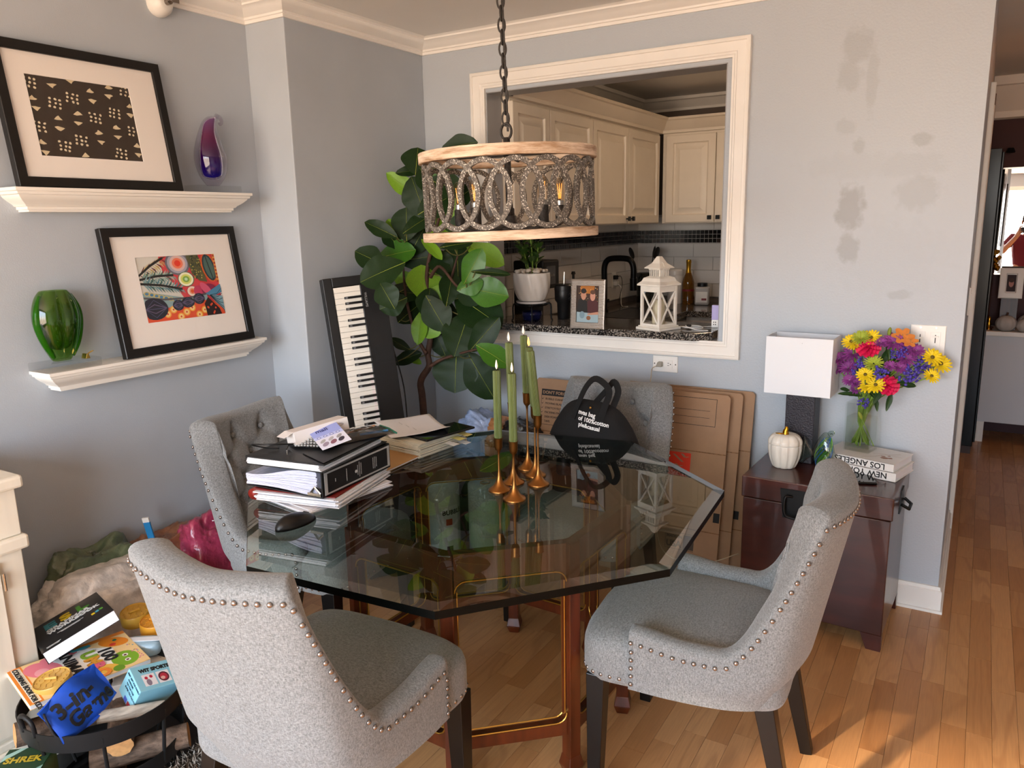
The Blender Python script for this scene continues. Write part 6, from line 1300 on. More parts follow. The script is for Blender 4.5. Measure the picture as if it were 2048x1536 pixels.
tin('golden round tin behind the workbook', (.21, -1.905, .295), .045, .04, (.12, -.1, 1.2), 'c99a3a'); tin('orange round tin half hidden by the chair', (.30, -1.90, .28), .045, .045, (.1, .05, .4), 'dd962c')
# blue drawstring bag
BLU = mat('pouch_blue', '1048b0', .6, var=.2, vscale=10)
t, pw_, ph2 = slab('drawstring_pouch', 'bright blue fabric pouch printed with 3-in black letters', 'pouch', [at(75, 1436, 2, .345), at(165, 1364, 2, .36), at(243, 1358, 2, .315), at(138, 1470, 2, .275)], .02, None, GB, False)
def pf(u, v, s_): return ((u-.5)*pw_*1.1, (v-.5)*ph2*1.15*(1-.12*math.cos(6*u)), s_*.02*(math.sin(PI*u)*math.sin(PI*v))**.5+.008*math.sin(9*u+4*v)*s_+.02)
mb = MB(); mb.grid(lambda u, v: pf(u, v, 1), 24, 18); mb.grid(lambda u, v: pf(u, v, -.6), 24, 18, flip=True); mb.build('pouch_body', BLU, t, smooth=True)
for (s_, sz, x, y) in (('3-in-', .058, -pw_*.42, .0), ('Game', .056, -pw_*.33, -ph2*.42)):
    o = text('lettering', s_, sz, INK, t, T((x, y, 0)), .002)
    for q in o.data.vertices: z_ = q.co.z; p = pf(min(1, max(0, q.co.x/(pw_*1.1)+.5)), min(1, max(0, q.co.y/(ph2*1.15)+.5)), 1); q.co.z = p[2]+.0015+z_
mb = MB(); mb.tube(crs([(-pw_*.5, .04, .02), (-pw_*.56, .02, .03), (-pw_*.56, -.02, .02), (-pw_*.5, -.04, .02)], 5), .003, 6); mb.build('drawstring', INK, t, smooth=True)
# pale blue game box
A = at(258, 1337, 2, .35); B_ = at(352, 1300, 2, .35); Z_ = (Vector((0, 0, .8))+CR*.5-CF*.15).normalized(); X_ = (B_-A); X_ = (X_-Z_*X_.dot(Z_)).normalized(); Y_ = Z_.cross(X_); hh_ = .082; ww_ = .15; th_g = .085
t, w, h = slab('game_box', 'pale blue checkers game box at the basket edge', 'box', [A, A+X_*ww_, A+X_*ww_-Y_*hh_, A-Y_*hh_], th_g, None, GB, False); LB = mat('game_blue', '8cc4d6', .45)
mb = MB(); mb.box(-w/2, w/2, -h/2, h/2, 0, th_g); mb.build('carton', LB, t, bev=.0015)
for k in range(2):
    P = Print(-w/2+.02+.04*k, -w/2+.055+.04*k, -h/2+.012, -h/2+.05, th_g+.0003); P.poly([(0, 0), (1, 0), (1, 1), (0, 1)], 'e6e0e2')
    if k == 0: P.oval(.3, .7, .13, .13, 'b8203a').oval(.7, .75, .13, .13, 'b8203a').oval(.4, .3, .2, .28, '8a7a88')
    else: P.oval(.5, .5, .42, .42, '5a2030').oval(.5, .5, .3, .3, 'b02a3c').oval(.4, .4, .18, .14, 'd8a8a0')
    P.done('photo_print', t)
text('lettering', 'WIT SPORTS', .015, INK, t, T((-w/2+.02, h/2-.024, th_g+.0004)), .0008)
for k, s_ in enumerate(('BEST GIFT FOR FAMILY', 'CHECKER', 'TIC TAC TOE', 'SUPER TIC-TAC-TOE')): text('lettering', s_, .0075, mat('game_ink', '12384a', .6), t, frame_mat((-w/2-.0006, h/2-.006-(0 if k == 0 else .012), th_g-.012-.0125*k), (0, -1, 0), (-1, 0, 0)), .0002)
for k, c in enumerate(('4a5ab0', 'a02a3a')): mb = MB(); mb.cbox((-w/2-.0004, .0-.02*k, .010), (.0008, .016, .014)); mb.build('print_square', mat('sq_'+c, c, .6), t)
# pale boards and films between
mb = MB(); mb.prism([(-.1, -.11), (.11, -.09), (.1, .09), (-.09, .1)], 0, .05); o = mb.build('craft_box', mat('craft_white', 'dcd3c9', .6), bev=.002, loc=(.40, -1.985, .215), rot=(.08, .05, .9)); tag(o, 'beige craft box under the golden tins', 'box', GB)
t = thing('tissue_pack', 'soft pale blue tissue pack beside the colouring book', 'pack', (.36, -1.985, .27), .6, GB)
mb = MB(); mb.ball((0, 0, .022), (.06, .035, .022), 18, 10, fn=lambda p: Vector([math.copysign(abs(c)**.5, c) for c in p])); mb.build('pack_body', mat('tissue_blue', '9db8c8', .35, coat=.4, bump=.3, bscale=40), t, smooth=True)
mb = MB(); mb.box(-.06, .06, -.012, .012, .0445, .046); mb.build('opening_strip', PAPER, t)
# boxed toy with a film title
t = thing('toy_box', 'dark green glossy toy box standing below the log basket', 'box', (.47, -2.395, .0135), math.radians(40), None)
mb = MB(); mb.box(-.055, .055, -.05, .05, 0, .205); mb.build('carton', mat('toybox_green', '1c4a24', .2, spec=.6, var=.7, vscale=14), t, bev=.002)
P = Print(-.055, .055, -.05, .05, .2053); P.poly([(0, 0), (1, 0), (1, 1), (0, 1)], '173a22').poly([(0, .75), (.25, 1), (.4, 1), (.0, .5)], '9ac0b8').poly([(.75, 0), (1, .25), (1, .1), (.9, 0)], '8ab0a8').poly([(0, 0), (.2, .0), (.1, .25), (0, .3)], 'a9c8c4'); P.done('top_print', t)
text('lettering', 'SHREK', .03, mat('title_gold', 'b8a02c', .4), t, T((-.046, -.008, .2066)), .001)
P = Print(-.055, .055, 0, .205, .0); 
# ================================================================ BAGS OF CLOTHES ALONG THE WALL
from mathutils import noise as mnoise
def sack(label, c, r, col, seed, m2=None, pw=.7, rot=(0, 0, 0), tail=None, group='plastic-wrapped clothes bags on the floor', gloss=.25):
    t = thing('clothes_bag', label, 'bag', c, 0, group); t.rotation_euler = rot; rn = random.Random(seed); ph = [rn.uniform(0, 6) for _ in range(8)]
    def f(p):
        q = Vector([math.copysign(abs(v)**pw, v) for v in p]); k = 1+.05*math.sin(7*p.x+ph[0])+.05*math.sin(8*p.y+ph[1])+.05*math.sin(6*p.z+9*p.x+ph[2])+.03*abs(math.sin(11*p.y+9*p.z+ph[3]+2*math.sin(5*p.x)))+.025*abs(math.sin(17*p.x+13*p.y+ph[4]+2*math.sin(7*p.z)))+.015*abs(math.sin(31*p.z+23*p.y+ph[5]+3*math.sin(9*p.x))); return q*(k+.09*(mnoise.turbulence(p*2.2+Vector((seed, 0, 0)), 4, True)-.5))
    mb = MB(); mb.ball((0, 0, r[2]), r, 90, 54, fn=f)
    if m2:
        for i, fc in enumerate(mb.f):
            ce = sum((mb.v[j] for j in fc), Vector())/len(fc)
            if m2[1](ce): mb.m[i] = 1
    cl = lambda cc: mat('bag_'+cc, cc, gloss+.12, coat=.7, bump=1., bscale=26, var=.25, vscale=18)
    mb.build('bundle', [cl(col)]+([cl(m2[0])] if m2 else []), t, smooth=True)
    if tail:
        mb = MB(); mb.grid(lambda u, v: ((u-.5)*tail[0]*(1-.3*v)+.01*math.sin(9*v), .012*math.sin(12*u+3*v), 2*r[2]*.88+tail[1]*v), 14, 8); mb.build('plastic_film', clear('bag_film', 'dcdcd8', .12, 1.5, 2.), t, smooth=True)
    return t
sack('crumpled cream satin-like bag behind the workbook', (-.045, -1.86, .005), (.14, .235, .19), 'e6dcd2', 3, rot=(0, 0, .12), pw=.6, gloss=.3)
sack('dark brown bag squeezed beside the cabinet', (-.09, -2.12, .003), (.11, .09, .15), '3a2a22', 4)
sack('olive green wrapped bag against the shelf wall', (-.135, -1.83, .003), (.07, .18, .215), '5a6548', 5, tail=(.1, .05))
sack('copper brown wrapped bag against the shelf wall', (-.13, -1.545, .003), (.08, .16, .20), '8a5a3c', 6, tail=(.12, .03))
sack('maroon and navy wrapped clothes bag in front of the pink one', (.035, -1.66, .003), (.075, .10, .175), '7a1430', 7, ('14162a', lambda p: p.y > .0), tail=(.1, .06), rot=(0, .12, .2))
sack('pink wrapped clothes bag beside the tufted chair', (-.055, -1.42, .003), (.085, .13, .215), 'a83a58', 8, ('1a2148', lambda p: p.z < .16), tail=(.14, .05))
t = thing('zip_bag_seal', 'bright blue zip seal standing up from a clear bag', 'seal', (-.085, -1.63, .383), .5, None); t.rotation_euler = (.1, -.12, .5)
mb = MB(); mb.box(-.012, .012, -.003, .003, 0, .1); mb.build('blue_strip', mat('seal_blue', '2a86c4', .4), t); mb = MB(); mb.box(-.012, .012, -.0035, .0035, .1, .118); mb.build('white_tip', PL, t)
text('lettering', 'ICS', .05, INK, [o for o in bpy.data.objects if o.get('label', '').startswith('pink wrapped')][0], frame_mat((.09, .05, .21), (0, 0, 1), (.95, -.3, .1)), .001)
# corner pile behind the table
sack('light blue wrapped bag heaped under the fig', (.43, -.20, .312), (.13, .10, .155), '9ab0d8', 12, ('b07a4a', lambda p: p.x > .07), group='wrapped bundles in the corner'); sack('shiny black wrapped bag beside the light blue one', (.62, -.19, .312), (.10, .09, .145), '15151a', 13, group='wrapped bundles in the corner')
mb = MB(); mb.box(.30, .74, -.32, -.09, .001, .298); tag(mb.build('storage_bin', mat('bin_dark', '2a2a2c', .5), bev=.01, seg=3), 'dark storage bin under the wrapped bundles in the corner', 'bin')
def roll(label, c, r, h):
    t = thing('bubble_wrap_roll', label, 'roll', c, 0, 'bubble wrap rolls under the table'); mb = MB(); mb.lathe([(r*.3, 0), (r*.96, 0), (r, .006), (r, h-.006), (r*.95, h), (r*.3, h)], 40, rib=lambda a, z: 1+.006*math.sin(26*a+z*90)); mb.build('wrap', mat('bubble_roll', 'b9c2ba', .25, coat=.6, bump=.8, bscale=90), t, smooth=True)
    mb = MB(); mb.lathe([(r*.3, -.0), (r*.3, h+.004), (r*.24, h+.004), (r*.24, 0)], 24, caps=False); mb.build('core', CARD, t); return t
t = roll('bubble wrap roll with a printed label seen through the glass table', (.40, -.52, .001), .083, .40); dv = Vector((CAM.x-.40, CAM.y+.52, 0)).normalized(); sd = Vector((-dv.y, dv.x, 0))
mb = MB()
a0 = math.atan2(dv.y, dv.x)+.45; mb.grid(lambda u, v: (.0845*math.cos(a0-.5+1.*u), .0845*math.sin(a0-.5+1.*u), .04+.24*v), 10, 2); mb.build('label_sheet', mat('label_pale', 'c5c9c4', .5), t)
o = text('lettering', 'BUBBLE', .03, INK, t, frame_mat((0, 0, .24), sd, dv), .0006)
for q in o.data.vertices: s_ = Vector((q.co.x, q.co.y, 0)).dot(sd); an = a0-.45+s_/.0855; q.co.x, q.co.y = .0857*math.cos(an), .0857*math.sin(an)
for k, (z, c) in enumerate(((.19, 'a8412a'), (.14, 'd9d9d9'), (.06, '2a2a2a'))):
    mb = MB(); mb.grid(lambda u, v: (.0856*math.cos(a0-.25+.35*u), .0856*math.sin(a0-.25+.35*u), z+.03*v), 5, 2); mb.build('label_mark', mat('mark_'+c, c, .6), t)
roll('second bubble wrap roll standing behind the first', (.585, -.435, .001), .08, .37)
# ================================================================ THINGS ON THE PASS-THROUGH LEDGE
LZ = 1.0436
WCER = mat('ceramic_white', 'e4ded8', .25, spec=.5); PEB = mat('pebble', 'cfc3b6', .6, var=.15, vscale=40)
px_, py_ = .53, .115
st = thing('plant_stand', 'black wire plant stand on the granite ledge', 'stand', (px_, py_, LZ)); sh_ = zat(px_, py_, 607)-LZ
mb = MB(); mb.tube([(.075*math.cos(2*PI*k/32), .075*math.sin(2*PI*k/32), sh_-.004) for k in range(32)], .004, 8, closed=True); mb.build('hoop', BLK, st, smooth=True)
for k in range(4): a = k*PI/2+.5; mb = MB(); mb.tube(crs([(.06*math.cos(a), .06*math.sin(a), sh_-.004), (.092*math.cos(a), .092*math.sin(a), sh_-.004), (.095*math.cos(a), .095*math.sin(a), .01), (.103*math.cos(a), .103*math.sin(a), .004)], 4), .004, 8); mb.build('leg', BLK, st, smooth=True)
mb = MB(); mb.tube([(-.075, 0, sh_-.004), (.075, 0, sh_-.004)], .0035, 6); mb.tube([(0, -.075, sh_-.004), (0, .075, sh_-.004)], .0035, 6); mb.build('cross_wire', BLK, st)
t = thing('blue_bowl', 'dark blue glass bowl under the plant stand', 'bowl', (px_, py_, LZ)); mb = MB(); mb.lathe([(.03, 0), (.045, .004), (.05, .03), (.05, .045), (.047, .045), (.046, .03), (.002, .008)], 28, caps=False); mb.build('bowl', mat('bowl_blue', '1a1f4a', .1, trans=.3), t, smooth=True)
pz = LZ+sh_+.0005; ph_ = zat(px_, py_-.06, 548)-pz; R_p = 36*px((px_, py_, pz))[2]/FPX
pt = thing('planter', 'white swirled planter with its saucer on the wire stand', 'planter', (px_, py_, pz))
mb = MB(); mb.lathe([(.05, 0), (R_p*.84, .004), (R_p*.9, .014), (R_p*.86, .014), (.04, .008)], 40, caps=False); mb.build('saucer', WCER, pt, auto=50)
prof = [tuple(q)[:2] for q in crs([(R_p*.62, .0145, 0), (R_p*.78, .03, 0), (R_p*.95, .07, 0), (R_p, ph_*.8, 0), (R_p, ph_, 0), (R_p*.94, ph_, 0), (R_p*.93, ph_*.85, 0)], 6)]
mb = MB(); mb.lathe(prof, 72, caps=True, rib=lambda a, z: 1+.04*abs(math.sin(6*a+z*22))); mb.build('pot', WCER, pt, smooth=True)
rn = random.Random(31); pebm = MB(); pebm.ball((0, 0, 0), (1, .75, .6), 10, 7); pme = pebm.mesh('pebble', PEB, True)
for k in range(34):
    a, r = rn.uniform(0, 2*PI), R_p*.88*math.sqrt(rn.random()); s_ = rn.uniform(.011, .017); o = put('pebble', pme, pt, loc=(r*math.cos(a), r*math.sin(a), ph_+.004+.014*(1-(r/R_p)**2)), rot=(rn.uniform(-.5, .5), rn.uniform(-.5, .5), rn.uniform(0, 6))); o.scale = (s_, s_, s_)
pl_ = thing('houseplant', 'small leafy houseplant growing from the pebbles', 'plant', (px_, py_, pz+ph_)); G2 = mat('house_leaf', '2f4a1c', .35, var=.25, vscale=40); l2 = leafmesh('leaf', G2, 4)
for k in range(7):
    a = k*.9; b_ = Vector((.02*math.cos(a), .02*math.sin(a), 0)); tp = b_+Vector((.03*math.cos(a)-.012, .03*math.sin(a), rn.uniform(.11, .17))); mb = MB(); mb.tube(crs([b_, b_.lerp(tp, .5)+Vector((.004, 0, 0)), tp], 4), .002, 6); mb.build('stem', STM, pl_, smooth=True)
    for j in range(6):
        c = b_.lerp(tp, .35+.13*j); d = Vector((math.cos(a+j*2.4), math.sin(a+j*2.4), .7)).normalized(); o = put('leaf', l2, pl_); o.location = c+d*.02; o.scale = (.032, .019, .032); o.rotation_euler = d.to_track_quat('X', 'Z').to_euler()
t = thing('thermos', 'black insulated tumbler with a handle and metal straw', 'tumbler', (.645, .235, LZ)); th_ = zat(.645, .235, 568)-LZ; TH = mat('tumbler_black', '0f0f11', .4)
mb = MB(); mb.lathe([(.03, 0), (.032, .004), (.034, .08), (.045, .095), (.046, th_-.03), (.044, th_-.025)], 32); mb.build('cup', TH, t, auto=40); mb = MB(); mb.lathe([(.047, th_-.028), (.047, th_-.008), (.04, th_), (.01, th_)], 32); mb.build('lid', TH, t, auto=40)
mb = MB(); mb.tube(crs([(.042, -.02, th_-.05), (.075, -.035, th_-.045), (.085, -.04, th_-.09), (.075, -.035, .11), (.04, -.02, .1)], 6), .007, 8); mb.build('handle', TH, t, smooth=True); mb = MB(); mb.tube([(0, 0, th_-.02), (.004, .0, th_+.06)], .003, 8); mb.build('straw', SILV, t)
# photo frame on the ledge
a_, b_ = at(1141, 656, 2, LZ), at(1208, 660, 2, LZ); fw = .166; fa = math.atan2(b_.y-a_.y, b_.x-a_.x); fh = zat(a_.x, a_.y, 558)-LZ
pf_ = thing('photo_frame', 'beaded silver photo frame with a snapshot of two people', 'photo frame', a_, fa); pf_.rotation_euler = (math.radians(-4), 0, fa+.05)
mb = MB(); mb.M = NY; rectframe(mb, 0, fw, 0, fh, [(0, -.008), (0, .006), (.006, .008), (.028, .008), (.03, .004), (.03, 0)]); mb.box(.004, fw-.004, .004, fh-.004, -.007, -.001); mb.build('frame', mat('frame_silver', '8f857c', .35, metal=.8), pf_)
bb = MB(); bb.ball((0, 0, 0), (.0034, .0034, .0024), 6, 4)
bd = MB(); rb = random.Random(1); bd.M = NY
for i in range(int(fw/.0068)):
    for j in range(int(fh/.0068)):
        x, y = .004+i*.0068, .004+j*.0068
        if .029 < x < fw-.029 and .029 < y < fh-.029: continue
        bd.ball((x, y, .0085), (.003, .0024, .0022), 6, 4)
tag(bd.build('bead_pattern', mat('bead_silver', 'd8d0c6', .25, metal=.9), pf_), kind='stuff')
P = Print(.03, fw-.03, .03, fh-.03, .001); P.mb.M = NY; P.poly([(0, 0), (1, 0), (1, 1), (0, 1)], '3a2418').poly([(.15, .8), (.75, .78), (.8, 1), (.15, 1)], 'b06a24')
rp = random.Random(3)
for k in range(40): P.oval(.05+rp.random()*.9, .55+rp.random()*.4, .012, .01, rp.choice(('e8c070', 'd89a3a', 'f0e0b0')), 6)
P.poly([(0, .25), (.05, .6), (.2, .68), (.45, .6), (.5, .25)], '14110f').poly([(.5, .25), (.5, .58), (.7, .66), (.95, .58), (1, .25)], '4a1c1e').oval(.3, .74, .12, .13, 'c08a70').oval(.3, .86, .13, .07, '1a1210').oval(.72, .72, .12, .13, 'c9907a').oval(.72, .83, .12, .06, '5a3a2a').poly([(0, 0), (1, 0), (1, .24), (0, .28)], '9ab0b8').oval(.25, .2, .12, .1, '7a94a0').oval(.55, .12, .1, .06, '8a5a3a').poly([(.5, .24), (1, .3), (1, .22), (.5, .2)], 'c08a70'); P.done('snapshot', pf_)
mb = MB(); mb.M = NY; mb.taper((fw/2, fh*.6, -.008), (fw/2, .0, -.075), (.02, .002), (.025, .002)); mb.build('easel_leg', BLK, pf_)
# lantern
lc = Vector((1.214, .0465, LZ)); la = math.atan2(.128, .057)-PI/2+math.radians(0); LWH = mat('lantern_white', 'ece5da', .5, var=.04, vscale=20); LH = zat(lc.x, lc.y, 512)-LZ
ln = thing('lantern', 'white metal candle lantern with crossed side bars', 'lantern', lc, math.atan2(.051, -.127)); s = .066
mb = MB(); mb.box(-s-.004, s+.004, -s-.004, s+.004, 0, .012); mb.box(-s+.003, s-.003, -s+.003, s-.003, .012, .018); mb.build('base', LWH, ln, bev=.002)
bt_, tp_ = .018, LH*.60; q_ = s-.010
for i, j in ((-1, -1), (1, -1), (1, 1), (-1, 1)): mb = MB(); mb.cbox((i*(q_-.005), j*(q_-.005), (bt_+tp_)/2), (.011, .011, tp_-bt_)); mb.build('post', LWH, ln)
for k in range(4):
    M_ = Matrix.Rotation(k*PI/2, 4, 'Z'); w_ = q_-.010
    mb = MB(); mb.M = M_; yy = -q_+.003
    mb.box(-w_, w_, yy-.003, yy+.003, bt_, bt_+.01); mb.build('bottom_rail', LWH, ln)
    mb = MB(); mb.M = M_; mb.box(-w_, w_, yy-.003, yy+.003, tp_-.025, tp_); mb.build('top_rail', LWH, ln)
    for (x0, x1) in ((-w_, w_), (w_, -w_)): mb = MB(); mb.M = M_; mb.taper((x0, yy, bt_+.008), (x1, yy, tp_-.025), (.0035, .002), (.0035, .002), up=(0, 1, 0)); mb.build('cross_bar', LWH, ln)
    mb = MB(); mb.M = M_; mb.add([(-w_, yy+.004, bt_+.01), (w_, yy+.004, bt_+.01), (w_, yy+.004, tp_-.02), (-w_, yy+.004, tp_-.02)], [(0, 1, 2, 3)]); mb.build('pane', PG, ln)
def sq(prof, m, name, par):
    mb = MB(); vs = []; fs = []
    for r, z in prof: vs += [(-r, -r, z), (r, -r, z), (r, r, z), (-r, r, z)]
    for j in range(len(prof)-1):
        for i in range(4): fs.append((j*4+i, j*4+(i+1) % 4, (j+1)*4+(i+1) % 4, (j+1)*4+i))
    fs.append((3, 2, 1, 0)); fs.append(tuple((len(prof)-1)*4+i for i in range(4))); mb.add(vs, fs); return mb.build(name, m, par)
sq([(s-.008, tp_), (s+.002, tp_+.002), (s+.002, tp_+.008), (s-.012, tp_+.02), (s-.018, tp_+.034), (s-.034, tp_+.042)], LWH, 'lower_roof', ln)
cz = tp_+.042
for k in range(4):
    for j in range(6): mb = MB(); mb.M = Matrix.Rotation(k*PI/2, 4, 'Z'); x = -.026+.0104*j; mb.box(x-.002, x+.002, -.031, -.028, cz, cz+.03); mb.build('gallery_slat', LWH, ln)
sq([(.0325, cz+.028), (.0325, cz+.032), (.046, cz+.034), (.046, cz+.037), (.024, cz+.055), (.008, cz+.085), (.005, LH-.022)], LWH, 'upper_roof', ln)
mb = MB(); mb.ball((0, 0, LH-.012), (.008, .008, .010), 12, 8); mb.build('finial', LWH, ln, smooth=True); mb = MB(); mb.tube(crs([(-.008, 0, LH-.03), (-.03, .01, LH-.028), (-.038, .012, LH-.05), (-.02, .008, LH-.075)], 5), .0012, 6); mb.build('hanging_wire', LWH, ln)
cn = thing('pillar_candle', 'cream pillar candle inside the white lantern', 'candle', lc+Vector((0, 0, .0185))); mb = MB(); mb.lathe([(.027, 0), (.028, .004), (.028, .108), (.024, .112), (.004, .108)], 28); mb.build('wax', mat('wax_cream', 'd8cdb0', .5), cn, auto=50); mb = MB(); mb.lathe([(.001, .0), (.004, .006), (.004, .012), (.001, .022)], 10, (0, 0, .108)); mb.build('flame', FLY, cn, smooth=True)
p = at(1436, 655, 2, LZ); t = thing('lilac_box', 'small lilac and white box against the opening jamb', 'box', (min(p.x, 1.43), p.y, LZ), .1); mb = MB(); mb.box(-.018, .018, -.012, .012, 0, .035); mb.build('white_half', PL, t, bev=.001); mb = MB(); mb.box(-.018, .018, -.012, .012, .035, .1); mb.build('lilac_half', mat('lilac', 'b9aee0', .5), t, bev=.001)
for k in range(4): mb = MB(); mb.box(-.01+.008*(k % 2), -.006+.008*(k % 2), -.0125, -.0119, .012+.01*(k//2), .017+.01*(k//2)); mb.build('dot_mark', SL, t)
t = thing('charging_cable', 'coiled white charging cable on the granite ledge', 'cable', (1.345, .12, LZ+.003)); mb = MB(); mb.tube(crs([(.08, .09, 0), (.03, .05, 0), (-.04, .03, .0), (-.05, -.01, .004), (.0, -.03, .004), (.05, -.01, .002), (.02, .03, .006), (-.03, .0, .008), (.03, -.05, 0), (.09, -.06, 0)], 6), .0022, 6); mb.build('cord', PL, t, smooth=True); mb = MB(); mb.ball((-.02, .01, .008), (.014, .009, .006), 12, 8); mb.build('dongle', SL, t, smooth=True)
# ================================================================ KITCHEN COUNTER THINGS
KZ = .9156
def kp(u, v): p = at(u, v, 2, KZ); return p.x, p.y
t = thing('wine_bottle', 'amber sparkling wine bottle with gold foil and red label', 'bottle', (.60, 2.30, KZ)); bh = zat(.60, 2.3, 519)-KZ; AMB = mat('bottle_amber', '8a5a1c', .08, trans=.5, spec=.7); b_ = bh/.31
mb = MB(); mb.lathe([tuple(q)[:2] for q in crs([(.036*b_, 0, 0), (.042*b_, .006, 0), (.042*b_, .13*b_, 0), (.038*b_, .165*b_, 0), (.02*b_, .215*b_, 0), (.0145*b_, .24*b_, 0)], 5)], 28); mb.build('glass_body', AMB, t, smooth=True); mb = MB(); mb.lathe([(.0205*b_, .21*b_), (.0155*b_, .24*b_), (.0165*b_, .285*b_), (.0185*b_, .29*b_), (.0175*b_, .308*b_), (.012*b_, bh)], 24); mb.build('foil', mat('foil_gold', 'b98a2c', .35, metal=.9), t, auto=40); mb = MB(); mb.lathe([(.0425*b_, .03*b_), (.0425*b_, .105*b_)], 28, caps=False); mb.build('label', mat('label_red', '7a1a22', .5), t)
t = thing('spice_jar', 'square clear jar with a black lid and white label', 'jar', (.715, 2.27, KZ), .2); jh = zat(.715, 2.27, 566)-KZ; mb = MB(); mb.box(-.05, .05, -.04, .04, 0, jh-.025); mb.build('jar_body', mat('jar_frost', 'b9b6b4', .3), t, bev=.012, seg=3); mb = MB(); mb.lathe([(.036, jh-.024), (.036, jh), (.03, jh+.002)], 28); mb.build('lid', TH, t, auto=40); mb = MB(); mb.box(-.04, .04, -.0415, -.04, .02, jh-.06); mb.build('label', PL, t); mb = MB(); mb.box(.0, .034, -.0422, -.0414, .035, .05); mb.build('label_mark', REDB, t)
t = thing('canister', 'white round canister behind the lantern', 'canister', (.50, 2.3, KZ)); ch_ = zat(.5, 2.3, 538)-KZ; mb = MB(); mb.lathe([(.05, 0), (.055, .01), (.055, ch_-.05), (.05, ch_-.04)], 30); mb.build('can_body', WCER, t, auto=40); mb = MB(); mb.lathe([(.057, ch_-.042), (.057, ch_-.012), (.045, ch_)], 30); mb.build('lid', WCER, t, auto=40)
t = thing('utensil_crock', 'clear utensil crock in the kitchen corner', 'crock', (.29, 2.25, KZ)); uh = zat(.29, 2.25, 508)-KZ; mb = MB(); mb.lathe([(.06, 0), (.065, .01), (.068, uh*.62), (.064, uh*.62), (.06, .012)], 28, caps=False); mb.build('crock', clear('crock_glass', 'b8bcbc', .05, 1.5, 1.5), t, smooth=True)
for k, (dx, dy, nm) in enumerate(((-.03, -.06, 'spatula'), (.02, .02, 'spoon'), (.04, -.02, 'whisk'))):
    u_ = thing('kitchen_'+nm, 'black %s standing in the utensil crock' % nm, 'utensil', (.29, 2.25, KZ+.012), 0, 'utensils in the crock'); tp2 = Vector((dx*2.2, dy*1.6, uh-.03)); mb = MB(); mb.tube([(dx*.3, dy*.3, 0), tp2], .005, 8); mb.build('handle', TH, u_); mb = MB(); mb.M = T(tp2) @ tp2.normalized().to_track_quat('Z', 'Y').to_matrix().to_4x4(); mb.ball((0, 0, .03), (.032, .006, .045), 14, 8); mb.build('blade', TH, u_, smooth=True)
p = at(1147, 620, 0, .30); t = thing('paper_towel_roll', 'white paper towel roll on a holder by the sink', 'paper towels', (.30, p.y, KZ)); rh = zat(.30, p.y, 556)-KZ; mb = MB(); mb.lathe([(.02, .01), (.06, .01), (.06, rh-.01), (.02, rh-.01)], 32); mb.build('paper', PAPER, t, auto=40); mb = MB(); mb.lathe([(.075, 0), (.075, .008), (.008, .01), (.008, rh+.02), (.014, rh+.025), (.01, rh+.04)], 24); mb.build('holder', TH, t, auto=40)
p = at(1020, 600, 0, .33); t = thing('coffee_maker', 'black pod coffee maker beside the opening jamb', 'coffee maker', (.33, max(p.y, .50), KZ)); hh = zat(.33, max(p.y, .5), 520)-KZ
mb = MB(); mb.box(-.09, .09, -.08, .10, 0, .03); mb.box(-.09, .0, -.08, .10, .03, hh); mb.box(0, .1, -.08, .1, hh*.62, hh); mb.build('housing', TH, t, bev=.01, seg=3); mb = MB(); mb.box(.1, .103, -.05, .05, hh*.68, hh*.92); mb.build('control_panel', mat('panel_grey', '6a6a6e', .3, metal=.4), t)
for k in range(3): mb = MB(); mb.cbox((.104, -.025+.025*k, hh*.8), (.003, .012, .012)); mb.build('button', SILV, t)
t = thing('wall_charger', 'black and white chargers plugged into the tiled wall', 'charger', (KX+.0112, 2.02, 1.10)); mb = MB(); mb.box(0, .006, -.035, .035, -.057, .057); mb.build('plate', PL, t, bev=.002); mb = MB(); mb.box(.006, .035, -.02, .01, .005, .035); mb.build('black_adapter', TH, t, bev=.003); mb = MB(); mb.box(.006, .035, -.015, .025, -.04, -.01); mb.build('white_adapter', PL, t, bev=.003)
mb = MB(); mb.tube(crs([(.03, .0, -.03), (.06, .0, -.05), (.07, -.02, -.12), (.08, -.03, -.182), (.14, -.06, -.182)], 6), .0025, 6); mb.build('white_cord', PL, t, smooth=True); mb = MB(); mb.tube(crs([(.03, -.005, .02), (.07, -.03, .03), (.09, -.05, -.03), (.08, -.08, -.15), (.12, -.12, -.182)], 6), .0025, 6); mb.build('black_cord', TH, t, smooth=True)
# ================================================================ HALLWAY END
cns = thing('console_table', 'white console table at the end of the hallway', 'table', (2.46, 2.74, 0)); CT = .758
mb = MB(); mb.box(0, 1.0, 0, .335, CT-.03, CT); mb.build('top', WHITE, cns, bev=.003); mb = MB(); mb.box(.02, .98, .02, .33, .14, CT-.03); mb.build('body', mat('console_white', 'cfcfd4', .5), cns, bev=.003)
for x in (.02, .93): mb = MB(); mb.box(x, x+.05, .02, .07, 0, .14); mb.build('leg', WHITE, cns)
Mp = at(2045, 458, 1, 3.05); mn = (CAM-Mp).normalized()
mr = thing('wall_mirror', 'frameless wall mirror above the white console', 'mirror', (2.47, 3.04, 1.118)); xm = Vector((-mn.y, mn.x, 0)).normalized(); ym = mn.cross(xm)
mr.rotation_mode = 'QUATERNION'; mr.rotation_quaternion = Matrix(((xm.x, ym.x, mn.x), (xm.y, ym.y, mn.y), (xm.z, ym.z, mn.z))).to_quaternion()
mb = MB(); mb.box(0, .75, 0, .69, 0, .004); mb.build('mirror_glass', mat('mirror_silver', 'f4f4f4', .0, metal=1.), mr); mb = MB(); rectframe(mb, -.008, .758, -.008, .698, [(0, -.004), (0, .006), (.01, .006), (.01, 0)]); mb.build('mirror_edge', SILV, mr)
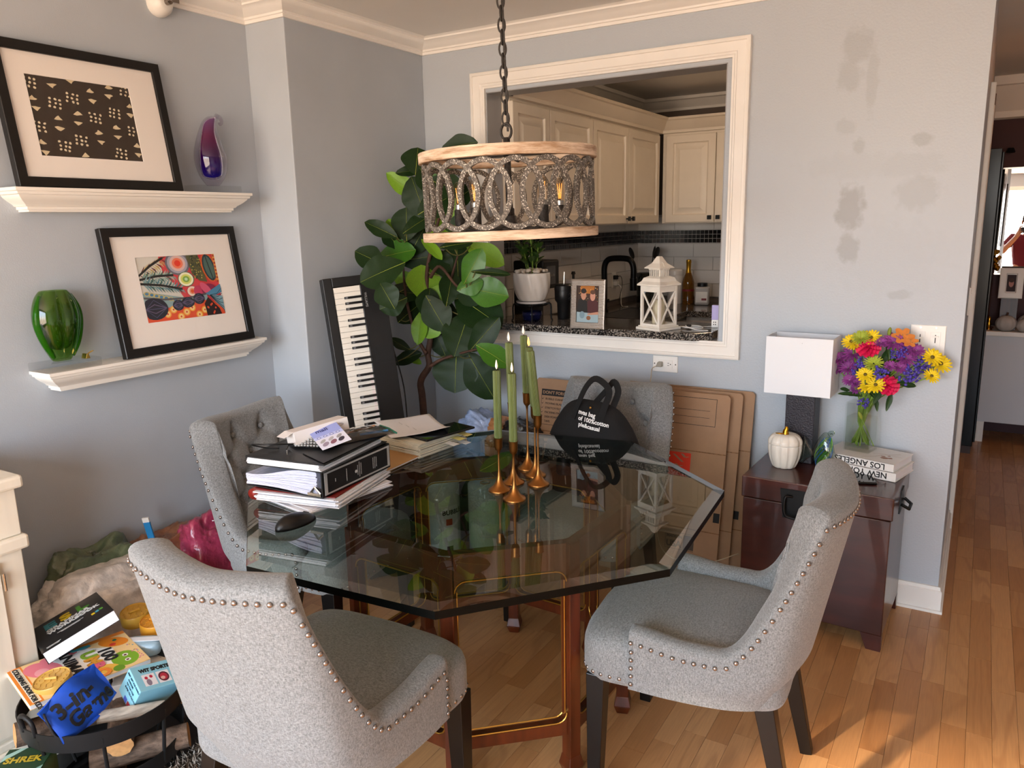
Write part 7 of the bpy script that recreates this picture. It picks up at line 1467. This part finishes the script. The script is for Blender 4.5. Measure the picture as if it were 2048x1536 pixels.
t = thing('photo_frame', 'wide white photo frame on the hallway console', 'photo frame', (2.535, 2.86, CT+.0006), .0); t.rotation_euler = (-.12, 0, 0); fz = zat(2.58, 2.86, 533)-CT
mb = MB(); mb.M = T((0, 0, fz-.21)) @ NY; rectframe(mb, 0, .135, 0, .2, [(0, -.006), (0, .01), (.004, .012), (.036, .012), (.038, .006), (.04, 0)], close=True); mb.build('frame', WHITE, t)
mb = MB(); mb.box(.02, .115, .002, .01, 0, fz-.2); mb.build('riser', DARKWOOD, t); P = Print(.042, .093, .045, .155, .002); P.mb.M = T((0, 0, fz-.21)) @ NY; P.poly([(0, 0), (1, 0), (1, 1), (0, 1)], '2a1a20').oval(.5, .5, .28, .24, 'b08078').oval(.5, .68, .3, .14, '3a2420'); P.done('snapshot', t)
for (x, y, r, lb) in ((2.595, 2.80, .062, 'larger white ribbed pumpkin on the hallway console'), (2.70, 2.79, .05, 'smaller white ribbed pumpkin on the hallway console'), (2.72, 2.93, .06, 'white pumpkin at the back of the hallway console')):
    t = thing('white_pumpkin', lb, 'pumpkin', (x, y, CT+.0006), 0, 'white pumpkins on the hallway console'); mb = MB(); mb.lathe([(r*math.sin(PI*(.12+.8*k/12)), r*.85*(1-math.cos(PI*(.12+.8*k/12)))-r*.06) for k in range(13)], 48, rib=lambda a, z: 1-.07*(1-abs(math.cos(6*a)))**2); mb.build('flesh', mat('pumpkin_white', 'b9b2ac', .7), t, smooth=True); mb = MB(); mb.tube([(0, 0, r*1.55), (.004, 0, r*1.95)], .006, 8); mb.build('stem', BARK, t)
t = thing('gold_figurine', 'small gold figurine beside the pumpkins in the hallway', 'figurine', (2.50, 2.82, CT+.0006)); mb = MB(); mb.lathe([(.02, 0), (.02, .008), (.008, .014), (.014, .04), (.006, .06), (.012, .075), (.002, .09)], 18); mb.build('cast_body', GLD, t, smooth=True); mb = MB(); mb.lathe([(.022, -.0), (.022, .004)], 18); mb.build('plinth', DARKWOOD, t)
t = thing('gold_sculpture', 'gold branch sculpture in front of the hallway mirror', 'sculpture', (2.49, 2.92, CT+.0006)); zs = zat(2.49, 2.92, 500)-CT
mb = MB(); mb.tube([(0, 0, 0), (0, 0, zs*.75)], .006, 8); mb.lathe([(.04, 0), (.04, .01), (.01, .015)], 20); mb.build('stand', DARKWOOD, t)
for k in range(14): a = rn.uniform(0, 6.3); mb = MB(); mb.ball((.035*math.cos(a)*rn.random(), .03*math.sin(a)*rn.random(), zs*(.75+.25*rn.random())), (.014, .01, .014), 8, 6); mb.build('gold_leaf', GLD, t)
lk = thing('lacquer_panel', 'tall glossy black cabinet beside the hallway mirror', 'cabinet', (W+.001, 2.40, 0)); LQ = mat('lacquer_black', '060505', .18, spec=.25); LQH = 1.9
mb = MB(); mb.box(0, .082, 0, .33, .05, LQH); mb.build('carcass', LQ, lk, bev=.004); mb = MB(); mb.box(.082, .094, .004, .326, .08, LQH-.02); mb.build('door', LQ, lk, bev=.003); mb = MB(); mb.box(0, .075, .01, .32, 0, .05); mb.build('plinth', DARKWOOD, lk); mb = MB(); mb.tube([(.1, .03, 1.3), (.104, .03, 1.75)], .005, 8); mb.build('handle', SILV, lk)
pls = thing('picture_light', 'small black picture light on the maroon wall', 'lamp', (2.52, 3.1, 1.915)); mb = MB(); mb.tube([(0, 0, 0), (0, -.12, .01)], .006, 8); mb.build('arm', BLK, pls); mb = MB(); mb.lathe([(.018, .03), (.03, .0), (.028, .0), (.012, .028)], 20, (0, -.14, -.01), caps=False); mb.build('shade', BLK, pls, auto=40); mb = MB(); mb.ball((0, -.14, .0), (.016, .016, .008), 12, 6); mb.build('bulb', mat('warm_bulb', 'ffd9a0', .4, emit='ffb060', estr=6.), pls, smooth=True)
cl = thing('ceiling_lamp', 'flush warm ceiling lamp in the hallway', 'lamp', (2.95, 1.9, ZC)); mb = MB(); mb.lathe([(.14, -.0), (.14, -.02), (.13, -.025)][::-1], 32); mb.build('rim', WHITE, cl, fixn=True); mb = MB(); mb.ball((0, 0, -.022), (.125, .125, .06), 28, 10); mb.build('diffuser', mat('lamp_diffuser', 'fff0d8', .6, emit='ff9a45', estr=9.), cl, smooth=True)
t = thing('hall_switch', 'slim white switch on the hallway side wall', 'switch', (W, .55, 1.16)); mb = MB(); mb.box(0, .007, -.035, .035, -.058, .058); mb.build('plate', PL, t, bev=.002); mb = MB(); mb.box(.007, .011, -.016, .016, -.033, .033); mb.build('rocker', PL, t)
# ================================================================ PERSON TAKING THE PICTURE (seen in the mirror)
F2 = Vector((CF.x, CF.y, 0)).normalized(); R2 = Vector((CR.x, CR.y, 0)).normalized()
pe = thing('person', 'person in a maroon t-shirt and jeans holding up a phone', 'person', (CAM.x+.06, CAM.y-.49, 0))
def skin(name, V, E, m, sub=2):
    me = bpy.data.meshes.new(name); ks = list(V); me.from_pydata([V[k][0] for k in ks], [(ks.index(a), ks.index(b_)) for a, b_ in E], []); me.materials.append(m)
    o = put(name, me, pe); bm = bmesh.new(); bm.from_mesh(me); sl = bm.verts.layers.skin.verify()
    for i, v in enumerate(bm.verts): r = V[ks[i]][1]; v[sl].radius = r if hasattr(r, '__len__') else (r, r); v[sl].use_root = (i == 0)
    bm.to_mesh(me); bm.free(); md = o.modifiers.new('skin', 'SKIN'); md.use_smooth_shade = True; md = o.modifiers.new('sub', 'SUBSURF'); md.levels = sub; md.render_levels = sub; return o
SKN = mat('skin_tone', 'b98a70', .5); HAIR = mat('hair_brown', '3a2a20', .7); SHIRT = mat('shirt_maroon', '6a1c2c', .85); JEAN = mat('jeans_blue', '2a3650', .85)
V = {'pel': ((0, 0, .94), (.15, .10)), 'bel': ((0, 0, 1.08), (.145, .10)), 'che': ((0, 0, 1.28), (.165, .105)), 'nb': ((0, 0, 1.43), (.07, .065)), 'nk': ((0, .02, 1.5), (.055, .055)), 'hd': ((0, .04, 1.62), (.075, .092)), 'ht': ((0, .035, 1.71), (.06, .075))}
E = [('pel', 'bel'), ('bel', 'che'), ('che', 'nb'), ('nb', 'nk'), ('nk', 'hd'), ('hd', 'ht')]
for s_, k in ((-1, 'l'), (1, 'r')):
    V.update({k+'sh': ((s_*.185, 0, 1.40), .055), k+'el': ((s_*.29, .13, 1.20), .042), k+'wr': ((s_*.12, .36, 1.42), .03), k+'pm': ((s_*.095, .42, 1.485), (.018, .032)), k+'hp': ((s_*.09, 0, .90), .09), k+'kn': ((s_*.10, .01, .50), .062), k+'an': ((s_*.11, -.01, .09), .04), k+'to': ((s_*.12, .15, .035), .035)})
    E += [('che', k+'sh'), (k+'sh', k+'el'), (k+'el', k+'wr'), (k+'wr', k+'pm'), ('pel', k+'hp'), (k+'hp', k+'kn'), (k+'kn', k+'an'), (k+'an', k+'to')]
    for j in range(4):
        z = 1.505-.012*j*0+.0; V.update({k+'f%da' % j: ((s_*(.09-.004*j), .445, 1.545-.021*j), .0095), k+'f%db' % j: ((s_*(.07-.006*j), .468+.004*j*0, 1.553-.023*j), .009), k+'f%dc' % j: ((s_*(.045-.004*(j % 2)), .466, 1.555-.024*j), .008)}); E += [(k+'pm', k+'f%da' % j), (k+'f%da' % j, k+'f%db' % j), (k+'f%db' % j, k+'f%dc' % j)]
    V.update({k+'ta': ((s_*.085, .425, 1.455), .011), k+'tb': ((s_*.06, .44, 1.475), .009)}); E += [(k+'pm', k+'ta'), (k+'ta', k+'tb')]
skin('body', V, E, SKN)
TS = {'pel': ((0, 0, .93), (.165, .115)), 'bel': ((0, 0, 1.08), (.16, .118)), 'che': ((0, 0, 1.28), (.18, .122)), 'nb': ((0, 0, 1.42), (.085, .08))}
for s_, k in ((-1, 'l'), (1, 'r')): TS.update({k+'sh': ((s_*.185, 0, 1.40), .075), k+'ar': ((s_*.255, .08, 1.27), .066)})
skin('shirt', TS, [('pel', 'bel'), ('bel', 'che'), ('che', 'nb'), ('che', 'lsh'), ('lsh', 'lar'), ('che', 'rsh'), ('rsh', 'rar')], SHIRT)
JN = {'w': ((0, 0, .96), (.155, .105)), 'p': ((0, 0, .90), (.16, .11))}
for s_, k in ((-1, 'l'), (1, 'r')): JN.update({k+'h': ((s_*.09, 0, .82), .10), k+'k': ((s_*.10, .01, .50), .076), k+'a': ((s_*.11, -.005, .10), .062)})
skin('jeans', JN, [('w', 'p'), ('p', 'lh'), ('lh', 'lk'), ('lk', 'la'), ('p', 'rh'), ('rh', 'rk'), ('rk', 'ra')], JEAN)
mb = MB(); mb.ball((0, .025, 1.665), (.088, .10, .10), 20, 12, fn=lambda p: Vector((p.x, p.y if p.y < .35 else .35, p.z if p.z > -.55 else -.55))); mb.build('hair', HAIR, pe, smooth=True)
for s_ in (-1, 1):
    mb = MB(); mb.ball((s_*.034, .125, 1.635), (.014, .008, .008), 10, 6); mb.build('eye', mat('eye_dark', '2a211c', .2), pe, smooth=True); mb = MB(); mb.ball((s_*.083, .03, 1.615), (.012, .022, .032), 10, 8); mb.build('ear', SKN, pe, smooth=True)
mb = MB(); mb.tube(crs([(0, .118, 1.645), (0, .137, 1.61), (0, .145, 1.592), (0, .125, 1.583)], 4), .011, 8); mb.build('nose', SKN, pe, smooth=True); mb = MB(); mb.ball((0, .12, 1.555), (.026, .01, .007), 12, 6); mb.build('mouth', mat('lips', '9a5a52', .5), pe, smooth=True)
ph = thing('smartphone', 'black phone held up by the person in the mirror', 'phone', CAM-CF*.016); ph.rotation_mode = 'QUATERNION'; ph.rotation_quaternion = Matrix(((CR.x, CU.x, -CF.x), (CR.y, CU.y, -CF.y), (CR.z, CU.z, -CF.z))).to_quaternion()
mb = MB(); mb.box(-.03, .12, -.055, .018, -.004, .004); mb.build('case', TH, ph, bev=.003); mb = MB(); mb.box(-.026, .116, -.051, .014, .004, .0046); mb.build('screen', mat('tablet_screen', '050506'), ph)
